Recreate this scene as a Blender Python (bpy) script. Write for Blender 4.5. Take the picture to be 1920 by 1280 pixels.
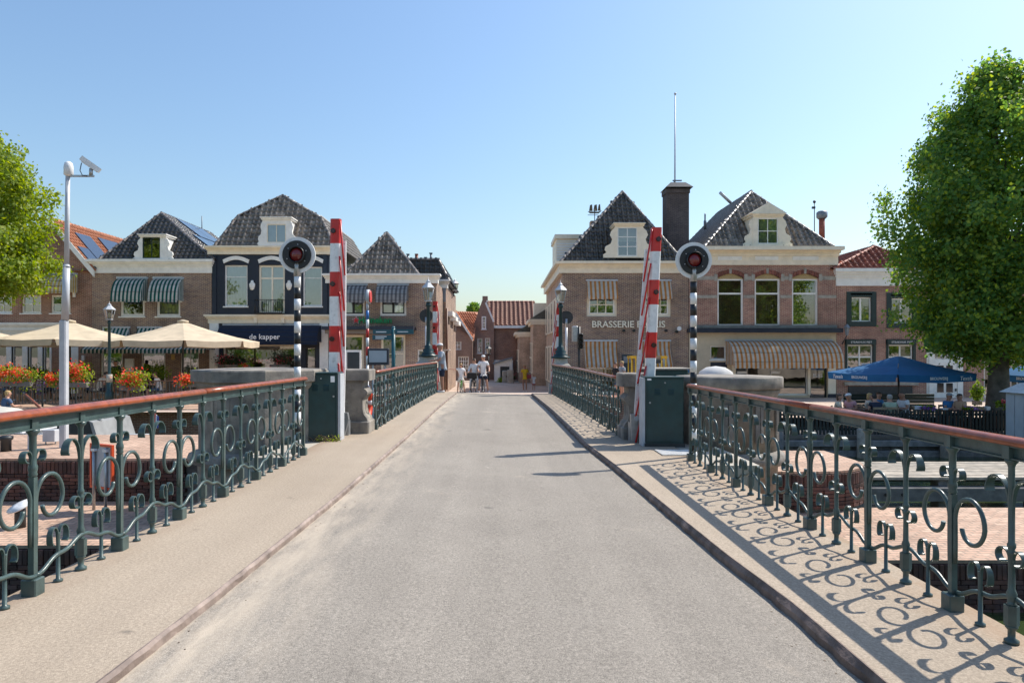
import bpy, bmesh, math, random
import numpy as np
from mathutils import Vector, Matrix
R = math.radians
random.seed(7)
for o in list(bpy.data.objects): bpy.data.objects.remove(o)
SC = bpy.context.scene
COL = SC.collection
# ---------------------------------------------------------------- camera
F, CX, CY, CH = 1280.0, 940.0, 662.0, 1.6          # focal length and vanishing point in photo pixels, eye height
cd = bpy.data.cameras.new('camera'); cam = bpy.data.objects.new('camera', cd); COL.objects.link(cam)
cd.sensor_width = 36; cd.lens = 24
cd.shift_x = 20/1920; cd.shift_y = 22/1920
cd.clip_start = .05; cd.clip_end = 3000
cam.location = (0, 0, CH); cam.rotation_euler = (R(90), 0, 0)
SC.camera = cam
# ---------------------------------------------------------------- sky and sun
SUN_EL, SUN_AZ = 49.5, 58.5                          # azimuth from +Y towards +X
w = bpy.data.worlds.new('World'); SC.world = w; w.use_nodes = True
nt = w.node_tree; bg = nt.nodes['Background']
sky = nt.nodes.new('ShaderNodeTexSky'); sky.sky_type = 'NISHITA'; sky.sun_disc = False
sky.sun_elevation = R(SUN_EL); sky.sun_rotation = R(SUN_AZ)
sky.altitude = 0; sky.air_density = 1.5; sky.dust_density = 1.3; sky.ozone_density = 6
nt.links.new(sky.outputs[0], bg.inputs[0]); bg.inputs[1].default_value = .110
sl = bpy.data.lights.new('sun', 'SUN'); sun = bpy.data.objects.new('sun', sl); COL.objects.link(sun)
sl.energy = 3.8; sl.angle = R(.53); sl.color = (1, .94, .84)
sd = Vector((math.cos(R(SUN_EL))*math.sin(R(SUN_AZ)), math.cos(R(SUN_EL))*math.cos(R(SUN_AZ)), math.sin(R(SUN_EL))))
sun.rotation_euler = sd.to_track_quat('Z', 'Y').to_euler(); sun.location = (20, 10, 30)
vs = SC.view_settings
vs.view_transform = 'Standard'; vs.look = 'None'; vs.gamma = 1; vs.exposure = .68; vs.use_curve_mapping = False
SC.cycles.max_bounces = 8; SC.cycles.transparent_max_bounces = 16
SC.cycles.caustics_reflective = False; SC.cycles.caustics_refractive = False

TS = bpy.data.scenes.new('workbench'); TV = TS.view_layers[0]   # scratch scene for evaluating modifiers
def P(px, py, D): return Vector(((px-CX)*D/F, D, CH-(py-CY)*D/F))
def lerp(a, b, t): return a+(b-a)*t
def pw(y, pts):
    if y <= pts[0][0]: return pts[0][1]
    for (a, va), (b, vb) in zip(pts, pts[1:]):
        if y <= b: return va+(vb-va)*(y-a)/(b-a)
    return pts[-1][1]
# ---------------------------------------------------------------- materials
MATS = {}
def nodes(name):
    m = bpy.data.materials.new(name); m.use_nodes = True
    t = m.node_tree; b = t.nodes['Principled BSDF']
    return m, t, b
def N(t, ty, **kw):
    n = t.nodes.new(ty)
    for k, v in kw.items(): setattr(n, k, v)
    return n
def rgb(c): return (c[0], c[1], c[2], 1)
def math_(t, op, a, b=None):
    n = N(t, 'ShaderNodeMath', operation=op)
    for i, s in enumerate((a, b)):
        if s is None: continue
        if isinstance(s, (int, float)): n.inputs[i].default_value = s
        else: t.links.new(s, n.inputs[i])
    return n.outputs[0]
def mixc(t, f, a, b, mode='MIX'):
    n = N(t, 'ShaderNodeMix', data_type='RGBA', blend_type=mode)
    for s, v in ((n.inputs[0], f), (n.inputs[6], a), (n.inputs[7], b)):
        if isinstance(v, (int, float)): s.default_value = v
        elif isinstance(v, (tuple, list)): s.default_value = rgb(v)
        else: t.links.new(v, s)
    return n.outputs[2]
def noise(t, scale, detail=4, vec=None, rough=.55):
    n = N(t, 'ShaderNodeTexNoise'); n.inputs['Scale'].default_value = scale; n.inputs['Detail'].default_value = detail
    n.inputs['Roughness'].default_value = rough
    t.links.new(vec if vec is not None else pos(t), n.inputs['Vector'])
    return n.outputs[0]
def pos(t):
    for n in t.nodes:
        if n.type == 'NEW_GEOMETRY': return n.outputs[0]
    return N(t, 'ShaderNodeNewGeometry').outputs[0]
def rng(t, v, a, b, lo, hi):
    n = N(t, 'ShaderNodeMapRange'); t.links.new(v, n.inputs[0])
    for i, x in enumerate((a, b, lo, hi)): n.inputs[i+1].default_value = x
    return n.outputs[0]
def bump(t, b, h, strength, dist=.01, prev=None):
    n = N(t, 'ShaderNodeBump'); n.inputs['Strength'].default_value = strength; n.inputs['Distance'].default_value = dist
    t.links.new(h, n.inputs['Height'])
    if prev is not None: t.links.new(prev, n.inputs['Normal'])
    t.links.new(n.outputs[0], b.inputs['Normal']); return n.outputs[0]
def mat(name, col, rough=.6, var=.2, vs=3., bmp=.0, bs=80., rand=0., metal=0., spec=.5, col2=None, coat=0., grime=0.):
    if name in MATS: return MATS[name]
    m, t, b = nodes(name); MATS[name] = m
    f = rng(t, noise(t, vs), .3, .7, 1-var, 1+var)
    if col2 is not None: c = mixc(t, rng(t, noise(t, vs*.6, 5), .38, .62, 0, 1), col, col2)
    else:
        rg = N(t, 'ShaderNodeRGB'); rg.outputs[0].default_value = rgb(col); c = rg.outputs[0]
    if rand:
        oi = N(t, 'ShaderNodeObjectInfo'); f = math_(t, 'MULTIPLY', f, rng(t, oi.outputs['Random'], 0, 1, 1-rand, 1+rand))
    hs = N(t, 'ShaderNodeHueSaturation'); t.links.new(c, hs.inputs['Color']); t.links.new(f, hs.inputs['Value'])
    c = hs.outputs[0]
    if grime: c = mixc(t, rng(t, noise(t, vs*2.3, 8, rough=.7), .52, .75, 0, grime), c, (.06, .05, .04))
    t.links.new(c, b.inputs['Base Color'])
    b.inputs['Roughness'].default_value = rough; b.inputs['Metallic'].default_value = metal
    b.inputs['Specular IOR Level'].default_value = spec; b.inputs['Coat Weight'].default_value = coat
    if bmp: bump(t, b, noise(t, bs, 5), bmp)
    return m
def brickmat(name, c1, c2, mortar, bw=.22, bh=.065, ms=.012, flat=False, bmp=.5, var=.3):
    m, t, b = nodes(name); MATS[name] = m
    s = N(t, 'ShaderNodeSeparateXYZ'); t.links.new(pos(t), s.inputs[0])
    cb = N(t, 'ShaderNodeCombineXYZ')
    if flat: t.links.new(s.outputs[0], cb.inputs[0]); t.links.new(s.outputs[1], cb.inputs[1])
    else:
        t.links.new(math_(t, 'ADD', s.outputs[0], s.outputs[1]), cb.inputs[0]); t.links.new(s.outputs[2], cb.inputs[1])
    k = N(t, 'ShaderNodeTexBrick'); t.links.new(cb.outputs[0], k.inputs['Vector'])
    k.inputs['Scale'].default_value = 1; k.inputs['Brick Width'].default_value = bw; k.inputs['Row Height'].default_value = bh
    k.inputs['Mortar Size'].default_value = ms; k.inputs['Mortar Smooth'].default_value = .1; k.inputs['Bias'].default_value = 0
    k.inputs['Color1'].default_value = rgb(c1); k.inputs['Color2'].default_value = rgb(c2); k.inputs['Mortar'].default_value = rgb(mortar)
    f = rng(t, noise(t, .9, 6), .3, .7, 1-var, 1+var)
    f2 = rng(t, noise(t, 14, 3), .3, .7, 1-var*.6, 1+var*.6)
    hs = N(t, 'ShaderNodeHueSaturation'); t.links.new(k.outputs[0], hs.inputs['Color']); t.links.new(math_(t, 'MULTIPLY', f, f2), hs.inputs['Value'])
    mp = N(t, 'ShaderNodeMapping'); mp.inputs['Scale'].default_value = (1, 1, .35) if not flat else (1, 1, 1); t.links.new(pos(t), mp.inputs[0])
    cc = mixc(t, rng(t, noise(t, .9, 9, mp.outputs[0], .72), .52, .74, 0, .32), hs.outputs[0], (.075,.06,.055))
    cc = mixc(t, rng(t, noise(t, 2.6, 7, mp.outputs[0], .7), .62, .76, 0, .18), cc, (.55,.47,.38))
    t.links.new(cc, b.inputs['Base Color']); b.inputs['Roughness'].default_value = .85
    bump(t, b, math_(t, 'SUBTRACT', 1., k.outputs[1]), bmp, .01)
    return m
def stripemat(name, c1, c2, period, duty=.5, off=0., c3=None):
    m, t, b = nodes(name); MATS[name] = m
    s = N(t, 'ShaderNodeSeparateXYZ'); t.links.new(pos(t), s.inputs[0])
    g = [n for n in t.nodes if n.type == 'NEW_GEOMETRY'][0]; sn = N(t, 'ShaderNodeSeparateXYZ'); t.links.new(g.outputs['True Normal'], sn.inputs[0])
    side = math_(t, 'GREATER_THAN', math_(t, 'ABSOLUTE', sn.outputs[0]), .6)
    u = math_(t, 'ADD', math_(t, 'ADD', math_(t, 'MULTIPLY', s.outputs[0], math_(t, 'SUBTRACT', 1., side)), math_(t, 'MULTIPLY', s.outputs[1], side)), 500+off)
    fr = math_(t, 'FRACT', math_(t, 'DIVIDE', u, period))
    c = mixc(t, math_(t, 'GREATER_THAN', fr, duty), c1, c2)
    hs = N(t, 'ShaderNodeHueSaturation'); t.links.new(c, hs.inputs['Color'])
    t.links.new(rng(t, noise(t, 4, 5), .3, .7, .82, 1.12), hs.inputs['Value'])
    t.links.new(hs.outputs[0], b.inputs['Base Color']); b.inputs['Roughness'].default_value = .85
    tr = N(t, 'ShaderNodeBsdfTranslucent'); t.links.new(hs.outputs[0], tr.inputs[0])
    mx = N(t, 'ShaderNodeMixShader'); mx.inputs[0].default_value = .35
    t.links.new(b.outputs[0], mx.inputs[1]); t.links.new(tr.outputs[0], mx.inputs[2])
    t.links.new(mx.outputs[0], t.nodes['Material Output'].inputs[0])
    return m
def clothmat(name, c, tl=.3, var=.12):
    m, t, b = nodes(name); MATS[name] = m
    rg = N(t, 'ShaderNodeRGB'); rg.outputs[0].default_value = rgb(c)
    hs = N(t, 'ShaderNodeHueSaturation'); t.links.new(rg.outputs[0], hs.inputs['Color'])
    t.links.new(rng(t, noise(t, 2.2, 6), .3, .7, 1-var, 1+var), hs.inputs['Value'])
    t.links.new(hs.outputs[0], b.inputs['Base Color']); b.inputs['Roughness'].default_value = .9
    tr = N(t, 'ShaderNodeBsdfTranslucent'); t.links.new(hs.outputs[0], tr.inputs[0])
    mx = N(t, 'ShaderNodeMixShader'); mx.inputs[0].default_value = tl
    t.links.new(b.outputs[0], mx.inputs[1]); t.links.new(tr.outputs[0], mx.inputs[2])
    t.links.new(mx.outputs[0], t.nodes['Material Output'].inputs[0])
    return m
def leafmat(name, c1, c2, c3, sc=1.2, tl=.4):
    m, t, b = nodes(name); MATS[name] = m
    at = N(t, 'ShaderNodeAttribute', attribute_name='tone')
    c = mixc(t, rng(t, noise(t, sc, 4), .35, .65, 0, 1), c1, c2)
    c = mixc(t, rng(t, at.outputs['Fac'], .55, 1, 0, 1), c, c3)
    t.links.new(c, b.inputs['Base Color']); b.inputs['Roughness'].default_value = .5; b.inputs['Specular IOR Level'].default_value = .35
    tr = N(t, 'ShaderNodeBsdfTranslucent')
    hs = N(t, 'ShaderNodeHueSaturation'); t.links.new(c, hs.inputs['Color']); hs.inputs['Value'].default_value = 1.6; hs.inputs['Saturation'].default_value = 1.15; hs.inputs['Hue'].default_value = .485
    t.links.new(hs.outputs[0], tr.inputs[0])
    mx = N(t, 'ShaderNodeMixShader'); mx.inputs[0].default_value = tl
    t.links.new(b.outputs[0], mx.inputs[1]); t.links.new(tr.outputs[0], mx.inputs[2])
    t.links.new(mx.outputs[0], t.nodes['Material Output'].inputs[0])
    return m
def glassmat(name, tint=(.75, .82, .82), ior=1.8, wob=.02):
    m, t, b = nodes(name); MATS[name] = m
    t.nodes.remove(b)
    tr = N(t, 'ShaderNodeBsdfTransparent'); tr.inputs[0].default_value = rgb(tint)
    gl = N(t, 'ShaderNodeBsdfGlossy'); gl.inputs['Roughness'].default_value = .015; gl.inputs[0].default_value = (1, 1, 1, 1)
    fr = N(t, 'ShaderNodeFresnel'); fr.inputs[0].default_value = ior
    bp = N(t, 'ShaderNodeBump'); bp.inputs['Strength'].default_value = wob; bp.inputs['Distance'].default_value = .05
    t.links.new(noise(t, 1.6, 2), bp.inputs['Height']); t.links.new(bp.outputs[0], gl.inputs['Normal'])
    mx = N(t, 'ShaderNodeMixShader'); t.links.new(math_(t, 'MULTIPLY', fr.outputs[0], 2.9), mx.inputs[0])
    t.links.new(tr.outputs[0], mx.inputs[1]); t.links.new(gl.outputs[0], mx.inputs[2])
    t.links.new(mx.outputs[0], t.nodes['Material Output'].inputs[0])
    return m
# ---------------------------------------------------------------- mesh builder
class MB:
    def __init__(s): s.v = []; s.f = []; s.m = []; s.s = []; s.cur = 0
    def mi(s, i): s.cur = i; return s
    def face(s, idx, smooth=False): s.f.append(tuple(idx)); s.m.append(s.cur); s.s.append(smooth)
    def add(s, pts): n = len(s.v); s.v += [tuple(p) for p in pts]; return n
    def poly(s, pts, smooth=False):
        n = s.add(pts); s.face(range(n, n+len(pts)), smooth); return s
    def box(s, x0, x1, y0, y1, z0, z1):
        if x0 > x1: x0, x1 = x1, x0
        if y0 > y1: y0, y1 = y1, y0
        if z0 > z1: z0, z1 = z1, z0
        n = s.add([(x0,y0,z0),(x1,y0,z0),(x1,y1,z0),(x0,y1,z0),(x0,y0,z1),(x1,y0,z1),(x1,y1,z1),(x0,y1,z1)])
        for q in ((3,2,1,0),(4,5,6,7),(0,1,5,4),(1,2,6,5),(2,3,7,6),(3,0,4,7)): s.face([n+i for i in q])
        return s
    def bbox(s, x0, x1, y0, y1, z0, z1, b=.01):      # box with chamfered vertical and top edges
        p = [(x0+b,y0),(x1-b,y0),(x1,y0+b),(x1,y1-b),(x1-b,y1),(x0+b,y1),(x0,y1-b),(x0,y0+b)]
        q = [(x0+2*b,y0+b),(x1-2*b,y0+b),(x1-b,y0+2*b),(x1-b,y1-2*b),(x1-2*b,y1-b),(x0+2*b,y1-b),(x0+b,y1-2*b),(x0+b,y0+2*b)]
        n = s.add([(a,c,z0) for a,c in p]+[(a,c,z1-b) for a,c in p]+[(a,c,z1) for a,c in q])
        for k in range(2):
            for i in range(8): j=(i+1)%8; s.face((n+8*k+i,n+8*k+j,n+8*k+8+j,n+8*k+8+i))
        s.face(range(n+16,n+24)); s.face(range(n+7,n-1,-1))
        return s
    def prism(s, pts, vec):                         # planar 3-D polygon extruded by vec
        vec = Vector(vec); k = len(pts); n = s.add(pts); s.add([Vector(p)+vec for p in pts])
        s.face(range(n+k-1, n-1, -1)); s.face(range(n+k, n+2*k))
        for i in range(k): j = (i+1) % k; s.face((n+i, n+j, n+k+j, n+k+i))
        return s
    def rings(s, rings, caps=True, smooth=True, closed=False):
        k = len(rings[0]); n = len(s.v)
        for r in rings: s.add(r)
        m = len(rings)
        for a in range(m if closed else m-1):
            b = (a+1) % m
            for i in range(k): j = (i+1) % k; s.face((n+a*k+i, n+a*k+j, n+b*k+j, n+b*k+i), smooth)
        if caps and not closed: s.face(range(n+k-1, n-1, -1)); s.face(range(n+(m-1)*k, n+m*k))
        return s
    def tube(s, pts, r, n=8, flat=None, up=None, caps=True, smooth=True, closed=False):
        pts = [Vector(p) for p in pts]; m = len(pts); rr = r if isinstance(r, (list, tuple)) else [r]*m
        out = []; prev = None
        for i, p in enumerate(pts):
            if closed: d = pts[(i+1) % m]-pts[i-1]
            else: d = pts[min(i+1, m-1)]-pts[max(i-1, 0)]
            d.normalize()
            if up is not None: a = Vector(up)
            elif prev is None: a = Vector((0,0,1)) if abs(d.z) < .9 else Vector((1,0,0))
            else: a = prev
            b = d.cross(a)
            if b.length < 1e-5: b = d.cross(Vector((.3,1,.2)))
            b.normalize(); a = b.cross(d); a.normalize(); prev = a
            ra, rb = (rr[i], rr[i]) if flat is None else (rr[i], rr[i]*flat)
            out.append([p+a*math.cos(2*math.pi*k/n+math.pi/n)*ra+b*math.sin(2*math.pi*k/n+math.pi/n)*rb for k in range(n)])
        return s.rings(out, caps, smooth, closed)
    def cyl(s, p0, p1, r0, r1=None, n=12, smooth=True): return s.tube([p0, p1], [r0, r0 if r1 is None else r1], n, smooth=smooth)
    def strap(s, pts, w, t):                        # flat bar in the local x-z plane, w deep in y, t thick
        pts = [Vector((p[0], 0, p[1])) for p in pts]; m = len(pts); out = []
        for i, p in enumerate(pts):
            d = pts[min(i+1, m-1)]-pts[max(i-1, 0)]; d.normalize(); nn = Vector((-d.z, 0, d.x))*t/2
            ww = w[i] if isinstance(w, list) else w
            out.append([p+nn+Vector((0,-ww/2,0)), p+nn+Vector((0,ww/2,0)), p-nn+Vector((0,ww/2,0)), p-nn+Vector((0,-ww/2,0))])
        for k in range(4):                           # four strips with their own vertices keep crisp edges and smooth curves
            j = (k+1) % 4; n = len(s.v)
            for r_ in out: s.add([r_[k], r_[j]])
            for i in range(m-1): s.face((n+2*i, n+2*i+1, n+2*i+3, n+2*i+2), True)
        s.poly(out[0][::-1]); s.poly(out[-1]); return s
    def lathe(s, prof, c=(0,0,0), n=16, smooth=True):
        c = Vector(c)
        return s.rings([[c+Vector((r*math.cos(2*math.pi*k/n), r*math.sin(2*math.pi*k/n), z)) for k in range(n)] for r, z in prof], True, smooth)
    def ball(s, c, r, n=10, sx=1, sy=1, sz=1, m=6):
        return s.lathe_xyz(c, [(math.sin(math.pi*i/m)*r+1e-4, -math.cos(math.pi*i/m)*r) for i in range(m+1)], n, sx, sy, sz)
    def lathe_xyz(s, c, prof, n, sx, sy, sz):
        c = Vector(c)
        return s.rings([[c+Vector((r*sx*math.cos(2*math.pi*k/n), r*sy*math.sin(2*math.pi*k/n), z*sz)) for k in range(n)] for r, z in prof], True, True)
    def mesh(s, name, mats):
        me = bpy.data.meshes.new(name); me.from_pydata(s.v, [], s.f)
        for m in (mats if isinstance(mats, (list, tuple)) else [mats]): me.materials.append(m)
        me.polygons.foreach_set('material_index', s.m); me.polygons.foreach_set('use_smooth', s.s)
        me.update(); return me
    def build(s, name, mats, parent=None, rel=False, loc=None, rot=None):
        """rel: vertex coordinates are world ones, turned local to the parent chain"""
        if rel and parent is not None:
            o = Vector((0,0,0)); q = parent
            while q is not None: o += q.location; q = q.parent
            s.v = [(a-o.x, b-o.y, c-o.z) for a, b, c in s.v]
        return link(name, s.mesh(name, mats), parent, loc, rot)
def link(name, me, parent=None, loc=None, rot=None):
    o = bpy.data.objects.new(name, me); COL.objects.link(o)
    if parent is not None: o.parent = parent
    if loc is not None: o.location = loc
    if rot is not None: o.rotation_euler = rot
    return o
def tag(o, label=None, cat=None, group=None, kind=None):
    if label: o['label'] = label
    if cat: o['category'] = cat
    if group: o['group'] = group
    if kind: o['kind'] = kind
    return o
def thing(name, label, cat, loc=(0,0,0), rz=0, group=None):
    o = bpy.data.objects.new(name, None); COL.objects.link(o); o.location = loc; o.rotation_euler = (0,0,rz); o.empty_display_size = .2
    return tag(o, label, cat, group)
def copy_tree(o, parent=None):
    c = o.copy(); COL.objects.link(c); c.parent = parent
    for ch in o.children: copy_tree(ch, c)
    return c
def struct(o): o['kind'] = 'structure'; return o
def textmesh(txt, size, extrude=.004, shear=0., spacing=1., bold=0., sx=1.):
    c = bpy.data.curves.new('lettering', 'FONT'); c.body = txt; c.size = size; c.extrude = extrude; c.shear = shear
    c.space_character = spacing; c.offset = bold; c.align_x = 'CENTER'; c.align_y = 'CENTER'; c.resolution_u = 3
    o = bpy.data.objects.new('lettering', c); TS.collection.objects.link(o); TV.update()
    me = bpy.data.meshes.new_from_object(o.evaluated_get(TV.depsgraph))
    bpy.data.objects.remove(o); bpy.data.curves.remove(c)
    if sx != 1.: me.transform(Matrix.Scale(sx, 4, (1,0,0)))
    return me
def lettering(txt, size, m, parent, loc, rot=(R(90),0,0), **kw):
    me = textmesh(txt, size, **kw); me.materials.clear(); me.materials.append(m)
    o = link('lettering', me, parent); o.rotation_euler = rot
    off = Vector((0,0,0)); q = parent
    while q is not None: off += q.location; q = q.parent
    o.location = Vector(loc)-off; return o
# ---------------------------------------------------------------- palette
M_green = mat('railing_paint', (.058,.092,.088), .32, .25, 9, .15, 60, grime=.25)
M_wood = mat('varnished_handrail', (.27,.062,.018), .30, .35, 12, .08, 40, coat=.15, spec=.45, grime=.25)
M_white = mat('white_paint', (.90,.88,.83), .5, .08, 3, grime=.12)
M_cream = mat('cream_paint', (.90,.80,.63), .5, .08, 2.5, grime=.15)
M_red = mat('barrier_red', (.62,.015,.012), .36, .22, 4, .1, 60, grime=.3, col2=(.52,.03,.025))
M_bwhite = mat('barrier_white', (.78,.78,.78), .38, .10, 5, grime=.4)
M_black = mat('black_paint', (.012,.013,.015), .4, .3, 6)
M_dark = mat('dark_metal', (.03,.033,.036), .45, .3, 6)
M_cab = mat('cabinet_green', (.012,.045,.048), .38, .22, 5, grime=.2)
M_steel = mat('galvanised_steel', (.42,.43,.44), .42, .15, 12, metal=.7)
M_alu = mat('grey_steel_paint', (.48,.50,.53), .45, .1, 6)
M_stone = mat('weathered_concrete', (.30,.265,.22), .9, .3, 3.5, .6, 45, col2=(.18,.165,.15), grime=.6)
M_stoneL = mat('pale_stone', (.40,.365,.31), .88, .25, 3, .4, 60, grime=.4)
M_navy = mat('navy_paint', (.014,.022,.042), .4, .2, 3)
M_navycloth = clothmat('navy_canvas', (.007,.017,.042), .06)
M_glass = glassmat('window_glass')
M_lampglass = glassmat('lantern_glass', (.9,.88,.8), 1.5)
M_teal = mat('teal_sign', (.012,.10,.13), .4, .12, 4)
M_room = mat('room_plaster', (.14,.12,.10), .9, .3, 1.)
M_curtain = clothmat('pale_curtain', (.80,.80,.80), .35)
M_lead = mat('lead_sheet', (.20,.23,.26), .45, .2, 4, metal=.2)
M_tileD = mat('dark_glazed_tile', (.058,.053,.050), .20, .35, 6, .1, 40, rand=.45, spec=.6)
M_tileB = mat('brown_grey_tile', (.20,.17,.145), .30, .35, 6, .1, 40, rand=.45, spec=.5)
M_tileO = mat('orange_tile', (.42,.155,.075), .7, .25, 5, .1, 40, rand=.35)
M_tileR = mat('red_tile', (.30,.085,.05), .65, .3, 5, .1, 40, rand=.3)
M_brickP = brickmat('purple_brown_brick', (.15,.072,.082), (.30,.165,.112), (.50,.43,.31), ms=.010)
M_brickR = brickmat('red_brown_brick', (.22,.085,.055), (.34,.15,.095), (.44,.36,.28), ms=.009)
M_brickM = brickmat('mauve_red_brick', (.27,.10,.082), (.40,.18,.13), (.50,.42,.32), ms=.009)
M_brickS = brickmat('bounce_toned_brick', (.46,.28,.19), (.54,.35,.25), (.60,.51,.40), ms=.009)  # bounced street light put into a paler, warmer brick colour
M_brickD = brickmat('dark_chimney_brick', (.06,.046,.05), (.10,.075,.075), (.14,.12,.11), ms=.009)
M_letter = mat('pale_letters', (.86,.79,.64), .5, .05)
M_wletter = mat('white_letters', (.85,.85,.85), .5, .03)
# ================================================================ ground, water, bridge
ZL = [(-10,.16),(12,.16),(17,.20),(22,.19),(25.5,.16),(34,-.33),(43,-.8)]
ZR = [(-10,.05),(12,.05),(18,.11),(25.5,.10),(34,-.36),(43,-.8)]
KL = [(-8,-1.75),(3,-1.75),(4,-1.71),(7,-1.645),(25.5,-1.64)]
KR = [(-8,1.80),(4.2,1.785),(5.3,1.71),(9.5,1.56),(11.8,1.44),(20.2,1.26),(25.5,1.12)]
def zl(y): return pw(y, ZL)
def zr(y): return pw(y, ZR)
def kl(y): return pw(y, KL)
def kr(y): return pw(y, KR)
def oL(y): return -2.93 if y < 12.45 else -2.47
def oR(y): return 2.87 if y < 12.45 else lerp(2.36, 2.03, (y-12.45)/13)
def groundmat(name, c1, c2, fine, patch, sand=None, xs=None, sv=(.50,1.55)):
    m, t, b = nodes(name); MATS[name] = m
    c = mixc(t, rng(t, noise(t, patch, 6, rough=.65), .35, .65, 0, 1), c1, c2)
    sp = noise(t, fine, 3, rough=.7); v = rng(t, sp, .3, .7, sv[0], sv[1])
    sp2 = noise(t, fine*.33, 2); v = math_(t, 'MULTIPLY', v, rng(t, sp2, .3, .7, .8, 1.2))
    hs = N(t, 'ShaderNodeHueSaturation'); t.links.new(c, hs.inputs['Color']); t.links.new(v, hs.inputs['Value']); c = hs.outputs[0]
    if sand:
        s = N(t, 'ShaderNodeSeparateXYZ'); t.links.new(pos(t), s.inputs[0])
        e = rng(t, s.outputs[0], xs[0], xs[1], 0, 1)
        mp = N(t, 'ShaderNodeMapping'); mp.inputs['Scale'].default_value = (3.5, .7, 1); t.links.new(pos(t), mp.inputs[0])
        k = math_(t, 'MULTIPLY', rng(t, noise(t, 1.6, 8, mp.outputs[0], .7), .36, .62, 0, .95), e)
        k2 = rng(t, noise(t, .9, 8, None, .75), .60, .72, 0, .35)
        c = mixc(t, math_(t, 'MAXIMUM', k, k2), c, sand)
    if sand:
        mp2 = N(t, 'ShaderNodeMapping'); mp2.inputs['Scale'].default_value = (1.3, .05, 1); t.links.new(pos(t), mp2.inputs[0])
        hs2 = N(t, 'ShaderNodeHueSaturation'); t.links.new(c, hs2.inputs['Color']); t.links.new(rng(t, noise(t, 1.5, 4, mp2.outputs[0]), .3, .7, .90, 1.09), hs2.inputs['Value']); c = hs2.outputs[0]
        c = mixc(t, rng(t, noise(t, .35, 9, None, .72), .54, .66, 0, .16), c, (.16,.15,.14))
    if sand: c = mixc(t, rng(t, noise(t, 1.7, 7, None, .7), .68, .73, 0, .6), c, (.46,.41,.34))
    sp3 = rng(t, noise(t, 2.3, 3), .70, .74, 0, .5)
    c = mixc(t, sp3, c, (.10,.09,.08))
    t.links.new(c, b.inputs['Base Color']); b.inputs['Roughness'].default_value = .93; b.inputs['Specular IOR Level'].default_value = .3
    bump(t, b, sp, .55, .006); return m
M_road = groundmat('worn_asphalt', (.232,.206,.176), (.272,.242,.206), 150, .7, (.50,.42,.33), (-1.0, -1.7))
M_walk = groundmat('sandy_epoxy_grit', (.345,.28,.213), (.385,.315,.243), 170, .6, (.29,.21,.15), (-2.55,-2.98), sv=(.78,1.22))
M_walkR = groundmat('sandy_epoxy_grit_right', (.345,.28,.213), (.385,.315,.243), 170, .6, (.33,.22,.14), (2.40,2.95), sv=(.78,1.22))
M_kerb = mat('rusty_kerb_steel', (.11,.075,.062), .7, .45, 7, .8, 30, col2=(.19,.135,.11))
M_conc = mat('concrete_slab', (.42,.38,.32), .9, .2, 2, .3, 70, grime=.2)
ys = [-8,-4,0,1,2,3]+[3+.5*i for i in range(1,46)]
ys = sorted(set(ys+[12.44,12.46,25.5]))
def sheet(name, fl, fr, material, n=2, thick=0., y0=-99, y1=99):
    mb = MB(); yy = [y for y in ys if y0 <= y <= y1]; rows = []
    for y in yy:
        a, b = Vector(fl(y)), Vector(fr(y)); rows.append([a.lerp(b, i/n) for i in range(n+1)])
    base = mb.add([p for r in rows for p in r]); k = n+1
    for i in range(len(rows)-1):
        for j in range(n): mb.face((base+i*k+j, base+i*k+j+1, base+(i+1)*k+j+1, base+(i+1)*k+j))
    if thick:
        for side in (0, n):
            for i in range(len(rows)-1):
                a, b = rows[i][side], rows[i+1][side]; d = Vector((0,0,thick)); mb.poly([a, b, b-d, a-d])
        for r in (rows[0], rows[-1]): mb.poly([r[0], r[-1], r[-1]-Vector((0,0,thick)), r[0]-Vector((0,0,thick))])
        d = Vector((0,0,thick))
        for i in range(len(rows)-1): mb.poly([rows[i][0]-d, rows[i+1][0]-d, rows[i+1][n]-d, rows[i][n]-d])
    return struct(mb.build(name, material))
sheet('road', lambda y: (kl(y)-.02, y, zl(y)-.045), lambda y: (kr(y)+.02, y, zr(y)-.068), M_road, 4, .3)
sheet('sidewalk_left', lambda y: (oL(y), y, zl(y)), lambda y: (kl(y)-.018, y, zl(y)), M_walk, 2, .34)
sheet('sidewalk_right', lambda y: (kr(y)+.03, y, zr(y)), lambda y: (oR(y), y, zr(y)), M_walkR, 2, .34)
def kerb(name, side):
    mb = MB(); rnd = random.Random(3); rings = []
    for i in range(0, 280):
        y = -6+i*.1125
        if y > 25.5: break
        j = rnd.uniform(-.007, .007)*(1.6 if side > 0 else 1)
        if side < 0:
            x, z, zb, wd = kl(y), zl(y)+.004, zl(y)-.06, .012
            rings.append([(x-wd-.01,y,zb),(x-wd-.01,y,z),(x-.012+j,y,z+.002+j*.4),(x+.004+j,y,z-.014),(x+.006,y,zb)])
        else:
            x, z, zb, wd = kr(y), zr(y)+.004, zr(y)-.09, .028
            rings.append([(x-.012+j,y,zb),(x-.008+j,y,z-.03),(x+.012+j,y,z-.004+j*.6),(x+wd*.6,y,z+.006),(x+wd+.005,y,z),(x+wd+.005,y,zb)])
    mb.rings(rings, True, False); return struct(mb.build(name, M_kerb if side > 0 else mat('lit_tone_kerb_steel', (.20,.15,.125), .65, .4, 7, .6, 30, col2=(.28,.215,.18))))  # left kerb takes a paler copy, sun on its face put into the colour
kerb('kerb_left', -1); kerb('kerb_right', 1)
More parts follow.
